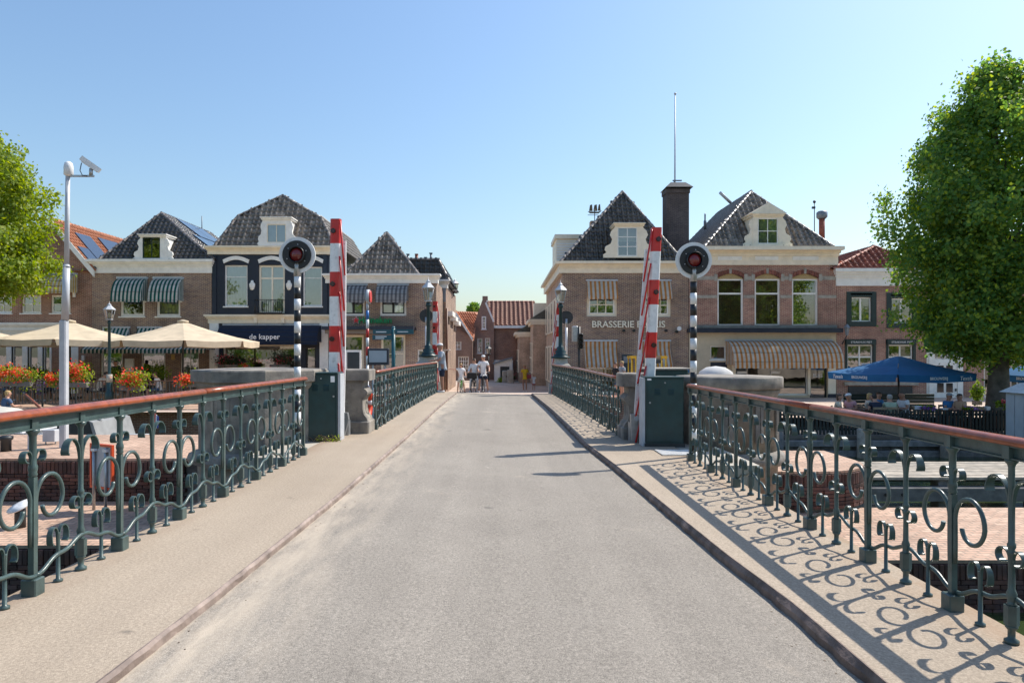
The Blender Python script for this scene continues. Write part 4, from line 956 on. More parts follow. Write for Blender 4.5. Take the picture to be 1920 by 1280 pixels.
q_ = MB(); q_.box(X_(1265,yc),X_(1282,yc),yc+.4,yc+.5,Z_(336,yc),Z_(334,yc)); q_.cyl((X_(1268,yc),yc+.45,Z_(345,yc)),(X_(1268,yc),yc+.45,Z_(335,yc)),.04,n=6); q_.build('vent_hood', M_lead, ch, True)
fp = thing('flagpole', 'tall bare white flagpole rising behind the dark chimney', 'flagpole', (X_(1265,41),41,Z_(470,41)))
MB().cyl((X_(1265,41),41,Z_(470,41)),(X_(1266,41),41,Z_(178,41)),.065,.035,10).build('pole', M_alu, fp, True)
MB().lathe([(.02,0),(.07,.02),(.08,.07),(.05,.12),(.01,.14)], (X_(1266,41),41,Z_(178,41)), 10).build('finial', M_alu, fp, True)
# weathervane ship
wv = thing('weathervane', 'dark ship weathervane on the brasserie ridge', 'weathervane', P(1115,412,41)); px, py = 1115, 412
mb = MB(); c = P(1115,412,41)
mb.cyl(c-Vector((0,0,.3)), c+Vector((0,0,.75)), .025, n=6); mb.cyl(c+Vector((-.42,0,.28)), c+Vector((.42,0,.28)), .018, n=6); mb.build('spindle', M_dark, wv, True)
mb = MB(); g = c+Vector((0,0,.42))
mb.prism([g+Vector(v) for v in ((-.42,0,.08),(-.28,0,-.04),(.25,0,-.04),(.45,0,.14),(.2,0,.06))], (0,.03,0))
for a, b, z in ((-.34,-.12,.1),(-.08,.16,.1),(.18,.36,.12)): mb.prism([g+Vector((a,0,z)), g+Vector((b,0,z)), g+Vector((b-.03,0,z+.40)), g+Vector((a+.06,0,z+.36))], (0,.03,0))
mb.build('ship', mat('bronze', (.16,.11,.06), .4, .2, metal=.5), wv, True)
MB().box(c.x-.28,c.x+.28,c.y-.3,c.y+.3,c.z-.7,c.z-.12).build('chimney_stub', M_brickP, wv, True)
for o in ops[:2]: awning(h, o[0]+1, o[2]+1, 527, 556, Y, .38, M_aO, 'flat', val=.16, scallop=.42)
for o in ops[2:]: awning(h, o[0]-1, o[2]+1, 640, 684, Y, .55, M_aO, 'drop', val=.16, scallop=.42)
lettering('BRASSERIE FLORIS', .50, M_letter, h, (X_(1178,Y), Y-.06, Z_(608.5,Y)), extrude=.02, spacing=1.0, bold=.008)
for px, py in ((1169,620),(1188,620),(1248,620),(1268,622)): MB().cyl((X_(px,Y),Y-.18,Z_(py,Y)),(X_(px,Y),Y,Z_(py,Y)),.075,n=10).build('spotlight', M_black, h, True)
MB().cyl((X_(1273,Y),Y-.09,Z_(616,Y)),(X_(1273,Y),Y-.0,Z_(616,Y)),.12,n=16).build('wall_lamp', M_bwhite, h, True)
box_px(h, 'blue_plate', 1281, 692, 1292, 699, Y, -.04, 0, mat('blue_plate', (.02,.16,.40), .4, .05))
# ---- cafe with three tall windows
h = house('cafe_house', 'mauve brick cafe with three tall windows and wide orange awning', 1292, 1568, Y)
ops = [(1345,513,1394,611),(1415,513,1463,611),(1485,513,1534,611),(1330,643,1364,736),(1378,690,1412,745),(1416,690,1514,741),(1519,690,1551,752)]
M_creamwall = mat('cream_render', (.60,.50,.36), .6, .1, 2, grime=.12)
wall(h, 1292, 1568, 497, Y, ops[:3], M_brickM, depth=9, zb=Z_(616,Y), sides=False)
wall(h, 1292, 1568, 616.5, Y, [(1332,648,1362,674),(1378,660,1516,741),(1519,660,1551,752)], M_creamwall, depth=9)
mb = MB()
for x in (X_(1292,Y), X_(1568,Y)): mb.poly([(x,Y,Z_(617,Y)),(x,Y,Z_(497,Y)),(x,Y+9,Z_(497,Y)),(x,Y+9,Z_(617,Y))])
mb.poly([(X_(1292,Y),Y+3,Z_(617,Y)),(X_(1568,Y),Y+3,Z_(617,Y)),(X_(1568,Y),Y+3,Z_(497,Y)),(X_(1292,Y),Y+3,Z_(497,Y))]); mb.build('side_wall', M_brickM, h, True)
for i, o in enumerate(ops[:3]):
    window(h, o[0], 522, o[2], 611, Y, rowf=[0,.30,1], m=M_white, fw=.10, bar=.09)
    mb = MB(); n = 12; cx = (o[0]+o[2])/2; a0 = [(X_(lerp(o[0]+1,o[2]-1,k/n),Y),Y+.06,Z_(521-8*math.sin(math.pi*k/n),Y)) for k in range(n+1)]
    mb.prism(a0+[(X_(o[2]-1,Y),Y+.06,Z_(522.5,Y)),(X_(o[0]+1,Y),Y+.06,Z_(522.5,Y))], (0,.1,0)); mb.build('arch_panel', M_aO if False else mat('lattice_panel', (.45,.32,.15), .7, .35, 30), h, True)
    vs_ = 11
    for k in range(vs_):                             # brick arch, each voussoir a piece
        f0, f1 = (k+.06)/vs_, (k+.94)/vs_
        def pt(f, up): return (X_(lerp(o[0]-1,o[2]+1,f)+(f-.5)*up*.7,Y), Y-.03, Z_(521-8*math.sin(math.pi*f)-up,Y))
        key = k == vs_//2; up = 10 if key else 7.5
        mb = MB(); mb.prism([pt(f0,0),pt(f1,0),pt(f1,up),pt(f0,up)], (0,.032+(.02 if key else 0),0)); mb.build('keystone' if key else 'arch_brick', M_stoneL if key else mat('arch_brick', (.24,.085,.06), .85, .3, 9, rand=.3), h, True)
    for px in (o[0]-6, o[2]+1): box_px(h, 'impost', px, 514, px+6, 527, Y, -.05, .0, M_stoneL)
xe = [1292, 1339, 1345-6]
for a, b in ((1292,1339),(1401,1409),(1470,1479),(1541,1568)): box_px(h, 'stone_band', a, 518, b, 525, Y, -.022, .0, M_stoneL)
for a, b in ((1292,1345),(1394,1415),(1463,1485),(1534,1568)): box_px(h, 'stone_band', a, 553, b, 559, Y, -.022, .0, M_stoneL)
cornice(h, 1293, 1569, 464, 497, Y, M_cream, .52)
for a, b in ((1345,1390),(1415,1458),(1485,1533)): box_px(h, 'frieze_panel', a, 481, b, 488, Y, -.10, -.07, M_white)
box_px(h, 'stone_ledge', 1292, 609, 1568, 615, Y, -.08, 0, mat('grey_ledge', (.24,.23,.21), .8, .2)); box_px(h, 'dark_ledge', 1288, 616, 1574, 623.5, Y, -.42, 0, M_navy)
window(h, 1332, 648, 1362, 674, Y, m=M_white, fw=.07); box_px(h, 'panel', 1332, 679, 1363, 693, Y, -.02, 0, M_navy)
window(h, 1378, 660, 1516, 741, Y, cols=2, m=M_white, fw=.09, sill=False); window(h, 1519, 660, 1551, 752, Y, m=M_black, fw=.08, name='door', sill=False)
for a in (1372, 1514, 1552): box_px(h, 'pilaster', a, 640, a+6 if a == 1372 else a+14 if a == 1552 else a+5, 740, Y, -.06, .0, M_cream)
box_px(h, 'plinth', 1552, 738, 1568, 755, Y, -.07, .0, M_navy)
lettering('BUES', .30, M_wletter, h, (X_(1535,Y), Y+.11, Z_(704,Y)), sx=.8)
for px in (1392, 1455): box_px(h, 'window_board', px-9, 696, px+9, 700, Y, .06, .08, M_wletter)
aw = awning(h, 1368, 1571, 639, 684, Y, 1.35, M_aO, val=.20, scallop=.42, n=12)
r9, pts, bk = roof(h, [(1321,463),(1408,361),(1562,463)], Y, M_tileB, 50, 9, tw=.30, th=.31, left=True, right=False, avoid=[avoid_px(1413,408,1467,470,36.9)], mr=M_tileB)
dormer(h, r9, 1412, 402, 1468, 463, 36.72, (1421,409,1459,457), 2, 2, M_cream, M_white, ped=1.15, wing=.52, curtain=M_curtain)
mb = MB(); mb.cyl(P(1370,380,39.8), P(1350,361,39.5), .09, n=8); mb.build('tilted_flue', M_alu, r9, True)
mb = MB(); mb.lathe([(.09,0),(.09,.5),(.05,.55),(.05,.9),(.01,1.0)], P(1322,430,41.5), 8); mb.build('roof_vent', M_lead, r9, True)
mb = MB(); c = P(1541,455,39.); mb.cyl(c, c+Vector((0,0,1.45)), .16, n=10); mb.build('metal_flue', M_tileR, r9, True)
mb = MB(); mb.lathe([(.2,1.35),(.30,1.45),(.30,1.72),(.2,1.8)], c, 10); mb.build('flue_cowl', M_lead, r9, True)
mb = MB(); c = P(1527,440,39.5); mb.cyl(c, c+Vector((0,0,1.9)), .025, n=6); mb.ball(c+Vector((0,0,1.9)), .09, 8); mb.box(c.x-.14,c.x+.04,c.y-.05,c.y+.05,c.z+1.5,c.z+1.62); mb.build('weather_mast', M_dark, r9, True)
# ---- steakhouse
h = house('steakhouse', 'dark red brick restaurant with black window surrounds and white cornice', 1568.5, 1737, Y)
ops = [(1587,547,1643,612),(1662,549,1720,615),(1584,636,1642,700),(1661,636,1717,700)]
wall(h, 1568.5, 1737, 536, Y, ops, M_brickM, depth=9)
for o in ops[:2]:
    window(h, *o, Y, m=M_shut, fw=.27, sill=False, inset=-.03, panes=False, name='window_surround'); window(h, o[0]+9, o[1]+10, o[2]-9, o[3]-9, Y+.0, cols=2, m=M_white, fw=.07, bar=.10, sill=False, curtain=mat('frost', (.35,.38,.40), .6, .05), cur_f=(.62,1))
    box_px(h, 'lozenge', o[0]+8, o[1]+3, o[2]-8, o[1]+6, Y, -.03, .0, M_white)
for o in ops[2:]:
    window(h, *o, Y, m=M_shut, fw=.14, sill=False, inset=-.02, panes=False, name='window_surround'); window(h, o[0]+5, o[1]+10, o[2]-5, o[3], Y, cols=2, rowf=[0,.42,1], m=M_white, fw=.07, bar=.08, sill=False)
    b_ = box_px(h, 'sign_board', o[0]+1, o[1]+1, o[2]-1, o[1]+10, Y, -.12, -.03, M_shut); lettering('STEAKHUIS PIET', .145, M_wletter, b_, (X_((o[0]+o[2])/2,Y), Y-.125, Z_(o[1]+5.5,Y)), spacing=1.1)
cornice(h, 1568.5, 1737, 504, 536, Y, M_white, .32)
roof(h, [(1560,505),(1640,463),(1745,505)], Y, M_tileR, 42, 9, tw=.34, th=.32, left=True, right=False)
ln = MB(); c = P(1588,620,Y-.5); ln.lathe([(.07,-.25),(.14,.15),(.20,.16),(.07,.32),(.02,.36)], c, 6, False); lo = ln.build('wall_lantern', M_lead, h, True)
MB().tube([c+Vector((0,.5,-.7)), c+Vector((-.1,.2,-.6)), c+Vector((0,0,-.25))], .03, 6).build('bracket', M_dark, lo, True)
box_px(h, 'ledge', 1582, 716, 1720, 722, Y, -.12, 0, M_stoneL); box_px(h, 'dark_panel', 1590, 724, 1710, 748, Y, -.05, 0, M_dark)
# ---- white doorway house and next brick houses
h = house('door_house', 'white panelled doorway with leaded fanlight between brick fronts', 1737.5, 1806, Y)
ops = [(1753,648,1789,674),(1754,682,1784,736)]
wall(h, 1737.5, 1806, 560, Y, [ops[0]], M_white, depth=8)
window(h, *ops[0], Y, m=M_white, fw=.05, sill=False, cols=2)
mb = MB(); cx, cz = X_(1771,Y), Z_(661,Y)
for sx_ in (-1,1):
    for sz_ in (-1,1): mb.tube([(cx+sx_*.45,Y+.06,cz+sz_*.30),(cx+sx_*.14,Y+.06,cz+sz_*.14),(cx,Y+.06,cz+sz_*.36)], .03, 6)
mb.build('leaded_star', M_white, h, True)
dr = box_px(h, 'door', 1750, 678, 1793, 752, Y, -.05, -.003, M_white)
for a, b in ((1756,1768),(1773,1785)): box_px(dr, 'door_pane', a, 685, b, 700, Y, -.07, -.052, MATS['dark_pane']); box_px(dr, 'door_pane', a, 718, b, 735, Y, -.07, -.052, MATS['dark_pane'])
MB().cyl((X_(1790,Y),Y-.10,Z_(733,Y)),(X_(1790,Y),Y-.10,Z_(728,Y)),.03,n=6).build('door_handle', M_dark, dr, True)
for a, b in ((1741,1749),(1794,1802)): box_px(h, 'pilaster', a, 640, b, 752, Y, -.08, .0, M_white)
cornice(h, 1735, 1807, 612, 628, Y, M_navy, .5)
h = house('brick_house', 'brick house half hidden behind the right tree', 1806.5, 2010, Y)
ops = [(1845,632,1880,745),(1895,650,1925,742),(1850,545,1890,610),(1920,545,1960,610)]
wall(h, 1806.5, 2010, 535, Y, ops, M_brickM, depth=9)
for o in ops: window(h, *o, Y, cols=2, rowf=[0,.35,1], m=M_white, fw=.10, sill=False)
b_ = box_px(h, 'sign_board', 1888, 644, 1932, 655, Y, -.4, -.03, M_shut); MB().box(X_(1895,Y),X_(1925,Y),Y-.415,Y-.402,Z_(651,Y),Z_(647,Y)).build('sign_strip', MG, b_, True)
cornice(h, 1806.5, 2010, 505, 535, Y, M_white, .32); roof(h, [(1800,505),(1900,440),(2015,505)], Y, M_tileR, 45, 9, tw=.34, th=.34, left=False, right=False)
# house far left behind the tree
h = house('brick_house', 'brown brick house at the left picture edge behind foliage', -420, -141, Y+1)
wall(h, -420, -145, 500, Y+1, [(-300,550,-260,590),(-230,550,-190,590)], M_brickR)
for o in ((-300,550,-260,590),(-230,550,-190,590)): window(h, *o, Y+1, cols=2, rows=2, fw=.1)
roof(h, [(-420,502),(-280,420),(-143,502)], Y+1, M_tileO, 50, 8, left=False, right=False)
# ================================================================ street furniture on the bridge
def barrier(label, D, px, py_top, bands, lean, side, zbase, front=1, k=1.):
    """raised barrier arm: banded box, lamps, folded skirt bars, side lever and pivot bracket"""
    s = D/F; x = X_(px,D); zt = Z_(py_top,D); q = thing('barrier', label, 'barrier', (x, D, zbase)); wd, dp = .088*k, .055*k
    def cx(py): return X_(px+lean*(py-py_top),D)
    py = py_top
    for i, hgt in enumerate(bands):
        a, b = py, py+hgt; mb = MB(); e = .0008*(i % 2)
        ring = lambda p, zz: [(cx(p)-wd,D-dp+.02,zz),(cx(p)-wd+.03,D-dp,zz),(cx(p)+wd-.02,D-dp,zz),(cx(p)+wd,D-dp+.03,zz),(cx(p)+wd,D+dp,zz),(cx(p)-wd,D+dp,zz)]
        mb.rings([ring(b,Z_(b,D)), ring(a,Z_(a,D))], True, False); mb.build('arm_band', M_red if i % 2 == 0 else M_bwhite, q, True)
        if i % 2 == 0:
            c = Vector((cx(a+hgt*.5)-side*.03, D-dp, Z_(a+hgt*.5,D))); mb = MB(); mb.cyl(c+Vector((0,-.035,0)), c+Vector((0,.01,0)), .042*k, n=14); lo = mb.build('lamp', M_black, q, True)
            mb = MB(); mb.cyl(c+Vector((0,-.037,0)), c+Vector((0,-.034,0)), .03*k, n=12); mb.build('lens', mat('dark_red_lens', (.05,.006,.008), .1, .1), lo, True)
        py = b
    end = py
    xs0 = cx(py_top)+side*(wd+.02); xl = lambda p: X_(px,D)+side*(wd+.035+.0*(p-py_top))+lean*(p-py_top)*s*1.3+side*.035*(min(1,(p-py_top)/90))
    a, b = py_top+40*11.9/D, end+72*11.9/D; mb = MB(); w_ = .035*k
    mb.rings([[(xl(p)-w_,D+.01,Z_(p,D)),(xl(p)+w_,D+.01,Z_(p,D)),(xl(p)+w_,D+.06,Z_(p,D)),(xl(p)-w_,D+.06,Z_(p,D))] for p in (b, lerp(a,b,.5), a)], True, False); lev = mb.build('lever', M_bwhite, q, True)
    mb = MB()
    for i in range(12): p = lerp(a+6, b-10, i/11); mb.cyl((xl(p)+side*.01,D-.006,Z_(p,D)),(xl(p)+side*.01,D+.02,Z_(p,D)),.008*k,n=6)
    mb.build('bolts', M_steel, lev, True)
    st = (end-py_top)/4.3
    for i in range(6):
        p0 = py_top+4+i*st*.95; p1 = p0+st*1.45; x0, x1 = cx(p0)+side*(wd+.0), xl(p1)+side*.022; y_ = D-dp-.005-.012*(i % 2)
        mb = MB(); mb.tube([(x0,y_,Z_(p0,D)),(lerp(x0,x1,.5),y_,Z_((p0+p1)/2,D)),(x1,y_+.02,Z_(p1,D))], .016*k, 6); mb.build('skirt_bar', M_red, q, True)
    xb, zb = xl(b), Z_(b,D); mb = MB()
    mb.prism([(xb-.10*k,D-.03,zb+.10),(xb+.10*k,D-.03,zb+.10),(xb+.12*k,D-.03,zb-.02),(xb+.02*k,D-.03,zb-.42*k),(xb-.08*k,D-.03,zb-.42*k)][::-1], (0,.10,0)); br = mb.build('pivot_bracket', M_steel, q, True)
    MB().cyl((xb,D-.06,zb+.03),(xb,D+.1,zb+.03),.045*k,n=14).build('pivot_pin', M_alu, br, True)
    MB().box(xb-.10*k, xb+.10*k, D+.075, D+.22, zbase, zb-.05).build('pedestal', M_steel, q, True)
    return q
barrier('raised red and white barrier arm at the left cabinet', 11.9, 630, 411, (46,53,46,55,49,52), -.012, 1, .14)
barrier('raised red and white barrier arm at the right cabinet', 11.9, 1231, 427, (45,53,46,52,48,44), -.045, -1, .03)
barrier('far raised barrier arm beside the left lamp post', 26.3, 816, 565, (19,21,19,22,20,21), -.01, 1, .0, k=1.0)
barrier('far raised barrier arm beside the right lamp post', 26.3, 1049, 570, (20,22,19,22,20,18), -.04, -1, .0, k=1.0)
def signal(label, px, py, D, r_px, zbase, first_black, back=False, band=21.2):
    x, z = X_(px,D), Z_(py,D); r = r_px*D/F; q = thing('bridge_signal', label, 'signal', (x, D, zbase)); f = 1 if back else -1
    mb = MB(); mb.cyl((x,D,z),(x,D+.03,z),r,n=40); mb.build('white_disc', M_dark if back else M_bwhite, q, True)
    mb = MB(); mb.cyl((x,D+.031*(f > 0)-.004*(f < 0)+f*.02,z),(x,D+.031*(f > 0),z),r*.79,n=40); mb.build('black_backboard', M_black, q, True)
    y0 = D+f*.02 if f < 0 else D+.05
    mb = MB(); n = 20; rr = r*.46
    mb.rings([[(x+a*math.cos(2*math.pi*i/n),y,z+a*math.sin(2*math.pi*i/n)) for i in range(n)] for a, y in ((rr,y0),(rr,y0+f*.06),(rr*.88,y0+f*.06),(rr*.86,y0+f*.005))], False, True); mb.build('hood', M_black, q, True)
    mb = MB(); mb.rings([[(x+rr*.87*a*math.cos(2*math.pi*i/n),y0+f*b,z+rr*.87*a*math.sin(2*math.pi*i/n)) for i in range(n)] for a, b in ((1,.0),(.8,.03),(.4,.045),(.05,.05))], True, True); mb.build('red_lens', mat('red_lens', (.17,.012,.012), .15, .1, 3, spec=.7), q, True)
    mb = MB()
    for i in range(6): a = i*math.pi/3+.4; mb.cyl((x+r*.57*math.cos(a),y0-.004,z+r*.57*math.sin(a)),(x+r*.57*math.cos(a),y0+f*.012,z+r*.57*math.sin(a)),.008,n=6)
    mb.box(x-.03,x+.03,y0-.004,y0+f*.008,z-r*.62,z-r*.55); mb.build('screws', M_alu, q, True)
    py = py+r_px; pr = .048; i = 0
    MB().cyl((x,D+.02,Z_(py-r_px*.8,D)),(x,D+.02,Z_(py+6,D)),pr*1.1,n=12).build('collar', M_steel, q, True); py += 6
    while Z_(py,D) > zbase:
        zb = max(zbase, Z_(py+band,D)); mb = MB(); mb.cyl((x,D+.02,Z_(py,D)),(x,D+.02,zb),pr,n=14); mb.build('pole_band', M_black if (i % 2 == 0) == first_black else M_bwhite, q, True); py += band; i += 1
    return q
signal('round red bridge signal on striped post before the navy shop', 557, 478, 10.0, 34, .14, False)
signal('round red bridge signal on striped post before the cafe', 1301, 488, 10.25, 34, .03, True)
q = signal('far bridge signal seen from behind near the left lamp', 799, 592, 27.0, 12.5, .0, False, back=True, band=60)
q = signal('far bridge signal seen from behind near the right lamp', 1062, 595, 27.0, 12.5, .0, False, back=True, band=60)
def cabinet(label, px0, px1, D, py_top, zbase, stickers, s):
    x0, x1, zt = X_(px0,D), X_(px1,D), Z_(py_top,D); q = thing('control_cabinet', label, 'cabinet', ((x0+x1)/2, D, zbase))
    mb = MB(); mb.bbox(x0,x1,D,D+.34,zbase+.07,zt-.025,.008); mb.build('body', M_cab, q, True)
    MB().bbox(x0-.015,x1+.015,D-.015,D+.36,zt-.025,zt,.005).build('lid', M_cab, q, True)
    MB().box(x0-.02,x1+.02,D-.02,D+.36,zbase-.03,zbase+.07).build('plinth', M_dark, q, True)
    dr = MB().box(x0+.025,x1-.025,D-.012,D-.001,zbase+.10,zt-.05).build('door', M_cab, q, True)
    lv = MB()
    for c in (.30,.66):
        for i in range(5): xx = lerp(x0,x1,c); z_ = zt-.20-i*.022; lv.prism([(xx-.05,D-.012,z_),(xx+.05,D-.012,z_),(xx+.05,D-.022,z_-.012),(xx-.05,D-.022,z_-.012)], (0,.004,.004))
    lv.build('louvres', M_cab, dr, True)
    MB().cyl((lerp(x0,x1,.10 if s > 0 else .9),D-.03,zbase+.75),(lerp(x0,x1,.10 if s > 0 else .9),D-.01,zbase+.75),.015,n=10).build('lock', M_steel, dr, True)
    MB().cyl((lerp(x0,x1,.5),D-.03,zt-.10),(lerp(x0,x1,.5),D-.01,zt-.10),.012,n=10).build('lock', M_steel, dr, True)
    for a, b, c, d in stickers: MB().box(lerp(x0,x1,a),lerp(x0,x1,b),D-.0145,D-.0122,zt-c,zt-d).build('sticker', M_wletter, dr, True)
    xe = x1 if s < 0 else x0; MB().box(xe+(.008 if s < 0 else -.05), xe+(.05 if s < 0 else -.008), D+.02, D+.30, zbase, zt-.02).build('side_post', M_alu, q, True)
    return q
cabinet('dark green control cabinet with white sticker, left of roadway', 573, 632, 11.25, 698, .14, ((.80,.93,.06,.16),), -1)
cabinet('dark green control cabinet with two locks, right of roadway', 1211, 1282, 11.35, 706, .03, ((.03,.14,.03,.06),), 1)
q = thing('ribbed_plate', 'white ribbed steel plate on floor beside right cabinet', 'plate', (2.72,10.6,zr(10.6)+.003))
mb = MB(); mb.box(-.28,.3,-.28,.28,0,.008); mb.build('plate', M_stoneL, q)
for i in range(9): MB().box(-.28,.3,-.26+i*.062,-.23+i*.062,.008,.016).build('rib', M_bwhite, q)
# lifebuoy behind the left far railing
q = thing('lifebuoy', 'orange and white lifebuoy hanging behind the far left railing', 'lifebuoy', (-2.62,13.3,.62), 0)
n = 24
for k in range(4):
    mb = MB(); pts = [(0,.30*math.cos(2*math.pi*(k*6+i)/n),.30*math.sin(2*math.pi*(k*6+i)/n)) for i in range(7)]; mb.tube(pts, .06, 10); mb.build('segment', mat('buoy_orange', (.65,.06,.02), .5, .1), q)
    mb = MB(); pts = [(0,.30*math.cos(2*math.pi*(k*6+i)/n),.30*math.sin(2*math.pi*(k*6+i)/n)) for i in (-.6,0,.6)]; mb.tube(pts, .064, 10); mb.build('band', M_bwhite, q)
MB().box(-.14,-.08,-.05,.05,-.6,.5).build('holder', M_dark, q)
# ---- lantern posts
def lantern(q, c, w_, h_, m_frame, base=True):
    """six-sided tapered lantern on top of point c"""
    c = Vector(c); n = 6; lo, hi = w_*.30, w_*.5
    ring = lambda r, z: [c+Vector((r*math.cos(2*math.pi*i/n+.52), r*math.sin(2*math.pi*i/n+.52), z)) for i in range(n)]
    a, b = ring(lo, .06*h_), ring(hi, .58*h_); mb = MB()
    for i in range(n): mb.tube([a[i], b[i]], w_*.022, 5)
    mb.rings([ring(lo*.6,0), ring(lo*1.12,.02*h_), ring(lo*1.12,.06*h_)], True, False)
    mb.rings([ring(hi*1.10,.57*h_), ring(hi*1.16,.60*h_), ring(hi*.80,.70*h_), ring(hi*.36,.82*h_), ring(hi*.36,.88*h_), ring(hi*.20,.92*h_)], True, False)
    mb.lathe([(w_*.10,.90*h_),(w_*.07,.94*h_),(w_*.025,.96*h_),(w_*.01,1.08*h_)], c, 8); hd = mb.build('lantern', m_frame, q, True)
    for i in range(n): j = (i+1)%n; MB().poly([a[i],a[j],b[j],b[i]]).build('pane', M_lampglass, hd, True)
    mb = MB(); mb.lathe([(w_*.05,.06*h_),(w_*.09,.2*h_),(w_*.11,.36*h_),(w_*.05,.44*h_)], c, 10); mb.build('bulb', mat('opal_bulb', (.75,.68,.52), .4, .05), hd, True)
M_lampgreen = mat('lamp_green', (.010,.038,.040), .35, .2, 6)
def bridge_lamp(label, px, D, py_top, py_l, py_base, plinth, zg):
    c = P(px, py_base, D); q = thing('lamp_post', label, 'street lamp', (c.x, D, zg)); s = D/F
    x0, x1, pt = plinth
    mb = MB(); zb = Z_(pt,D); a, b = X_(x0,D), X_(x1,D)
    mb.bbox(a+.08,b-.08,D-.4,D+.4,zg-.5,zb-.18,.03); mb.bbox(a,b,D-.48,D+.48,zb-.18,zb,.03); e = c.z-zb
    mb.rings([[(lerp(a,c.x,f),D-.45*(1-f),z),(lerp(b,c.x,f),D-.45*(1-f),z),(lerp(b,c.x,f),D+.45*(1-f),z),(lerp(a,c.x,f),D+.45*(1-f),z)] for f, z in ((.08,zb),(.25,zb+e*.25),(.32,zb+e*.6),(.34,c.z))], True, False); mb.build('stone_plinth', M_stoneL, q, True)
    H = Z_(py_l,D)-c.z; mb = MB()
    mb.lathe([(.37,0),(.37,.035*H),(.25,.045*H),(.27,.07*H),(.19,.09*H),(.21,.13*H),(.14,.16*H),(.15,.20*H),(.085,.22*H),(.078,.30*H),(.060,.9*H),(.11,.93*H),(.09,.96*H),(.06,H)], c, 14); mb.build('column', M_lampgreen, q, True)
    lantern(q, (c.x, D, Z_(py_l,D)), 23*s, (py_l-py_top)*s, M_alu)
    return q
bridge_lamp('green lantern post on stone plinth behind the leaning man', 803, 25.9, 522, 566, 669, (781,822,680), .1)
bridge_lamp('green lantern post on stone plinth at the brasserie corner', 1051, 25.9, 528, 568, 672, (1035,1068,684), .05)
c = P(205,757,27.2); q = thing('lamp_post', 'slim green lamp post between the two cream parasols', 'street lamp', (c.x,27.2,-.56))
mb = MB(); H = Z_(600,27.2)+.56; mb.lathe([(.16,0),(.16,.6),(.12,.65),(.10,1.1),(.06,1.2),(.05,H*.96),(.08,H*.97),(.04,H)], (c.x,27.2,-.56), 10); mb.build('column', M_lampgreen, q, True)
MB().lathe([(.112,1.0),(.112,1.32)], (c.x,27.2,-.56), 10).build('sticker_band', M_stoneL, q, True)
lantern(q, (c.x,27.2,Z_(600,27.2)), 19*27.2/F, 33*27.2/F, M_alu)
# wall lanterns down the street
for px, py, D, lb in ((853,545,46,'white wall lantern on bracket at the left street corner'),(916,664,58,'small dark street lantern before the white shed')):
    c = P(px, py, D); q = thing('street_lantern', lb, 'lantern', c); lantern(q, c, .55, .8, M_dark if D > 50 else M_bwhite)
    if D > 50: MB().cyl((c.x,D,-.8),(c.x,D,c.z),.05,n=8).build('post', M_dark, q, True)
    else: MB().tube([(c.x,D,c.z),(c.x-.2,D,c.z-.5),(c.x-.9,D,c.z-.5)], .03, 6).build('bracket', M_dark, q, True)
# ---- fingerpost, boards, traffic light
D = 26.6; q = thing('fingerpost', 'teal fingerpost with three direction arms before the bar', 'signpost', (X_(737.5,D),D,-.3))
mb = MB(); mb.cyl((X_(737.5,D),D,-.4),(X_(737.5,D),D,Z_(615,D)),.075,n=12); mb.ball((X_(737.5,D),D,Z_(615,D)), .08, 10); mb.build('post', M_teal, q, True)
def arm(x0, y0, x1, y1, tip, txts):
    a, b, zt, zb = X_(x0,D), X_(x1,D), Z_(y0,D), Z_(y1,D); zm = (zt+zb)/2
    p = [(a,D-.10,zb),(b,D-.10,zb),(b,D-.10,zt),(a,D-.10,zt)]
    o = MB().prism(p, (0,.04,0)).build('direction_arm', M_teal, q, True)
    for i, t in enumerate(txts): z_ = lerp(zt,zb,(i+.8)/(len(txts)+.6)); MB().box(a+.12, lerp(a,b,.72-.12*i), D-.105, D-.101, z_-.018, z_+.018).build('print_line', M_wletter, o, True)
arm(700, 618, 735, 626.5, -1, ('centrum',)); arm(740, 617.5, 776, 626.5, 1, ('haven',)); arm(699, 628, 736, 637, -1, ('station', 'museum'))
D = 24.6; q = thing('notice_board', 'dark framed notice board with blank grey panel beyond railing', 'notice board', (X_(709,D),D,-.5))
MB().bbox(X_(689,D),X_(729,D),D,D+.16,Z_(684,D),Z_(653,D),.02).build('case', mat('dark_blue_case', (.03,.035,.05), .4, .1), q, True)
MB().box(X_(692,D),X_(725,D),D-.012,D-.001,Z_(679,D),Z_(657,D)).build('panel', mat('grey_panel', (.42,.45,.50), .3, .05), q, True)
for px in (697, 720): MB().box(X_(px,D),X_(px+3,D),D+.05,D+.11,-1.9,Z_(684,D)).build('leg', M_alu, q, True)
D = 30.; q = thing('chalkboard', 'white framed standing chalkboard in front of the bar', 'menu board', (X_(662,D),D,-.6))
MB().box(X_(648,D),X_(677,D),D,D+.06,Z_(735,D),Z_(656,D)).build('frame', M_white, q, True); MB().box(X_(651,D),X_(674,D),D-.01,D-.001,Z_(730,D),Z_(660,D)).build('slate', mat('slate_board', (.03,.04,.045), .5, .1), q, True)
D = 25.2; q = thing('ship_signal', 'red white and blue striped waterway signal post at the quay', 'signal post', (X_(687,D),D,-1.))
py = 582
for i, m_ in enumerate((mat('signal_blue', (.03,.16,.45), .4, .05), M_bwhite, M_red, M_bwhite, M_red, M_bwhite)):
    MB().cyl((X_(689,D),D,Z_(py,D)),(X_(689,D),D,Z_(py+17,D)),.055,n=10).build('post_band', m_, q, True); py += 17
MB().cyl((X_(689,D),D,Z_(py,D)),(X_(689,D),D,-1.8),.05,n=10).build('post', M_bwhite, q, True)
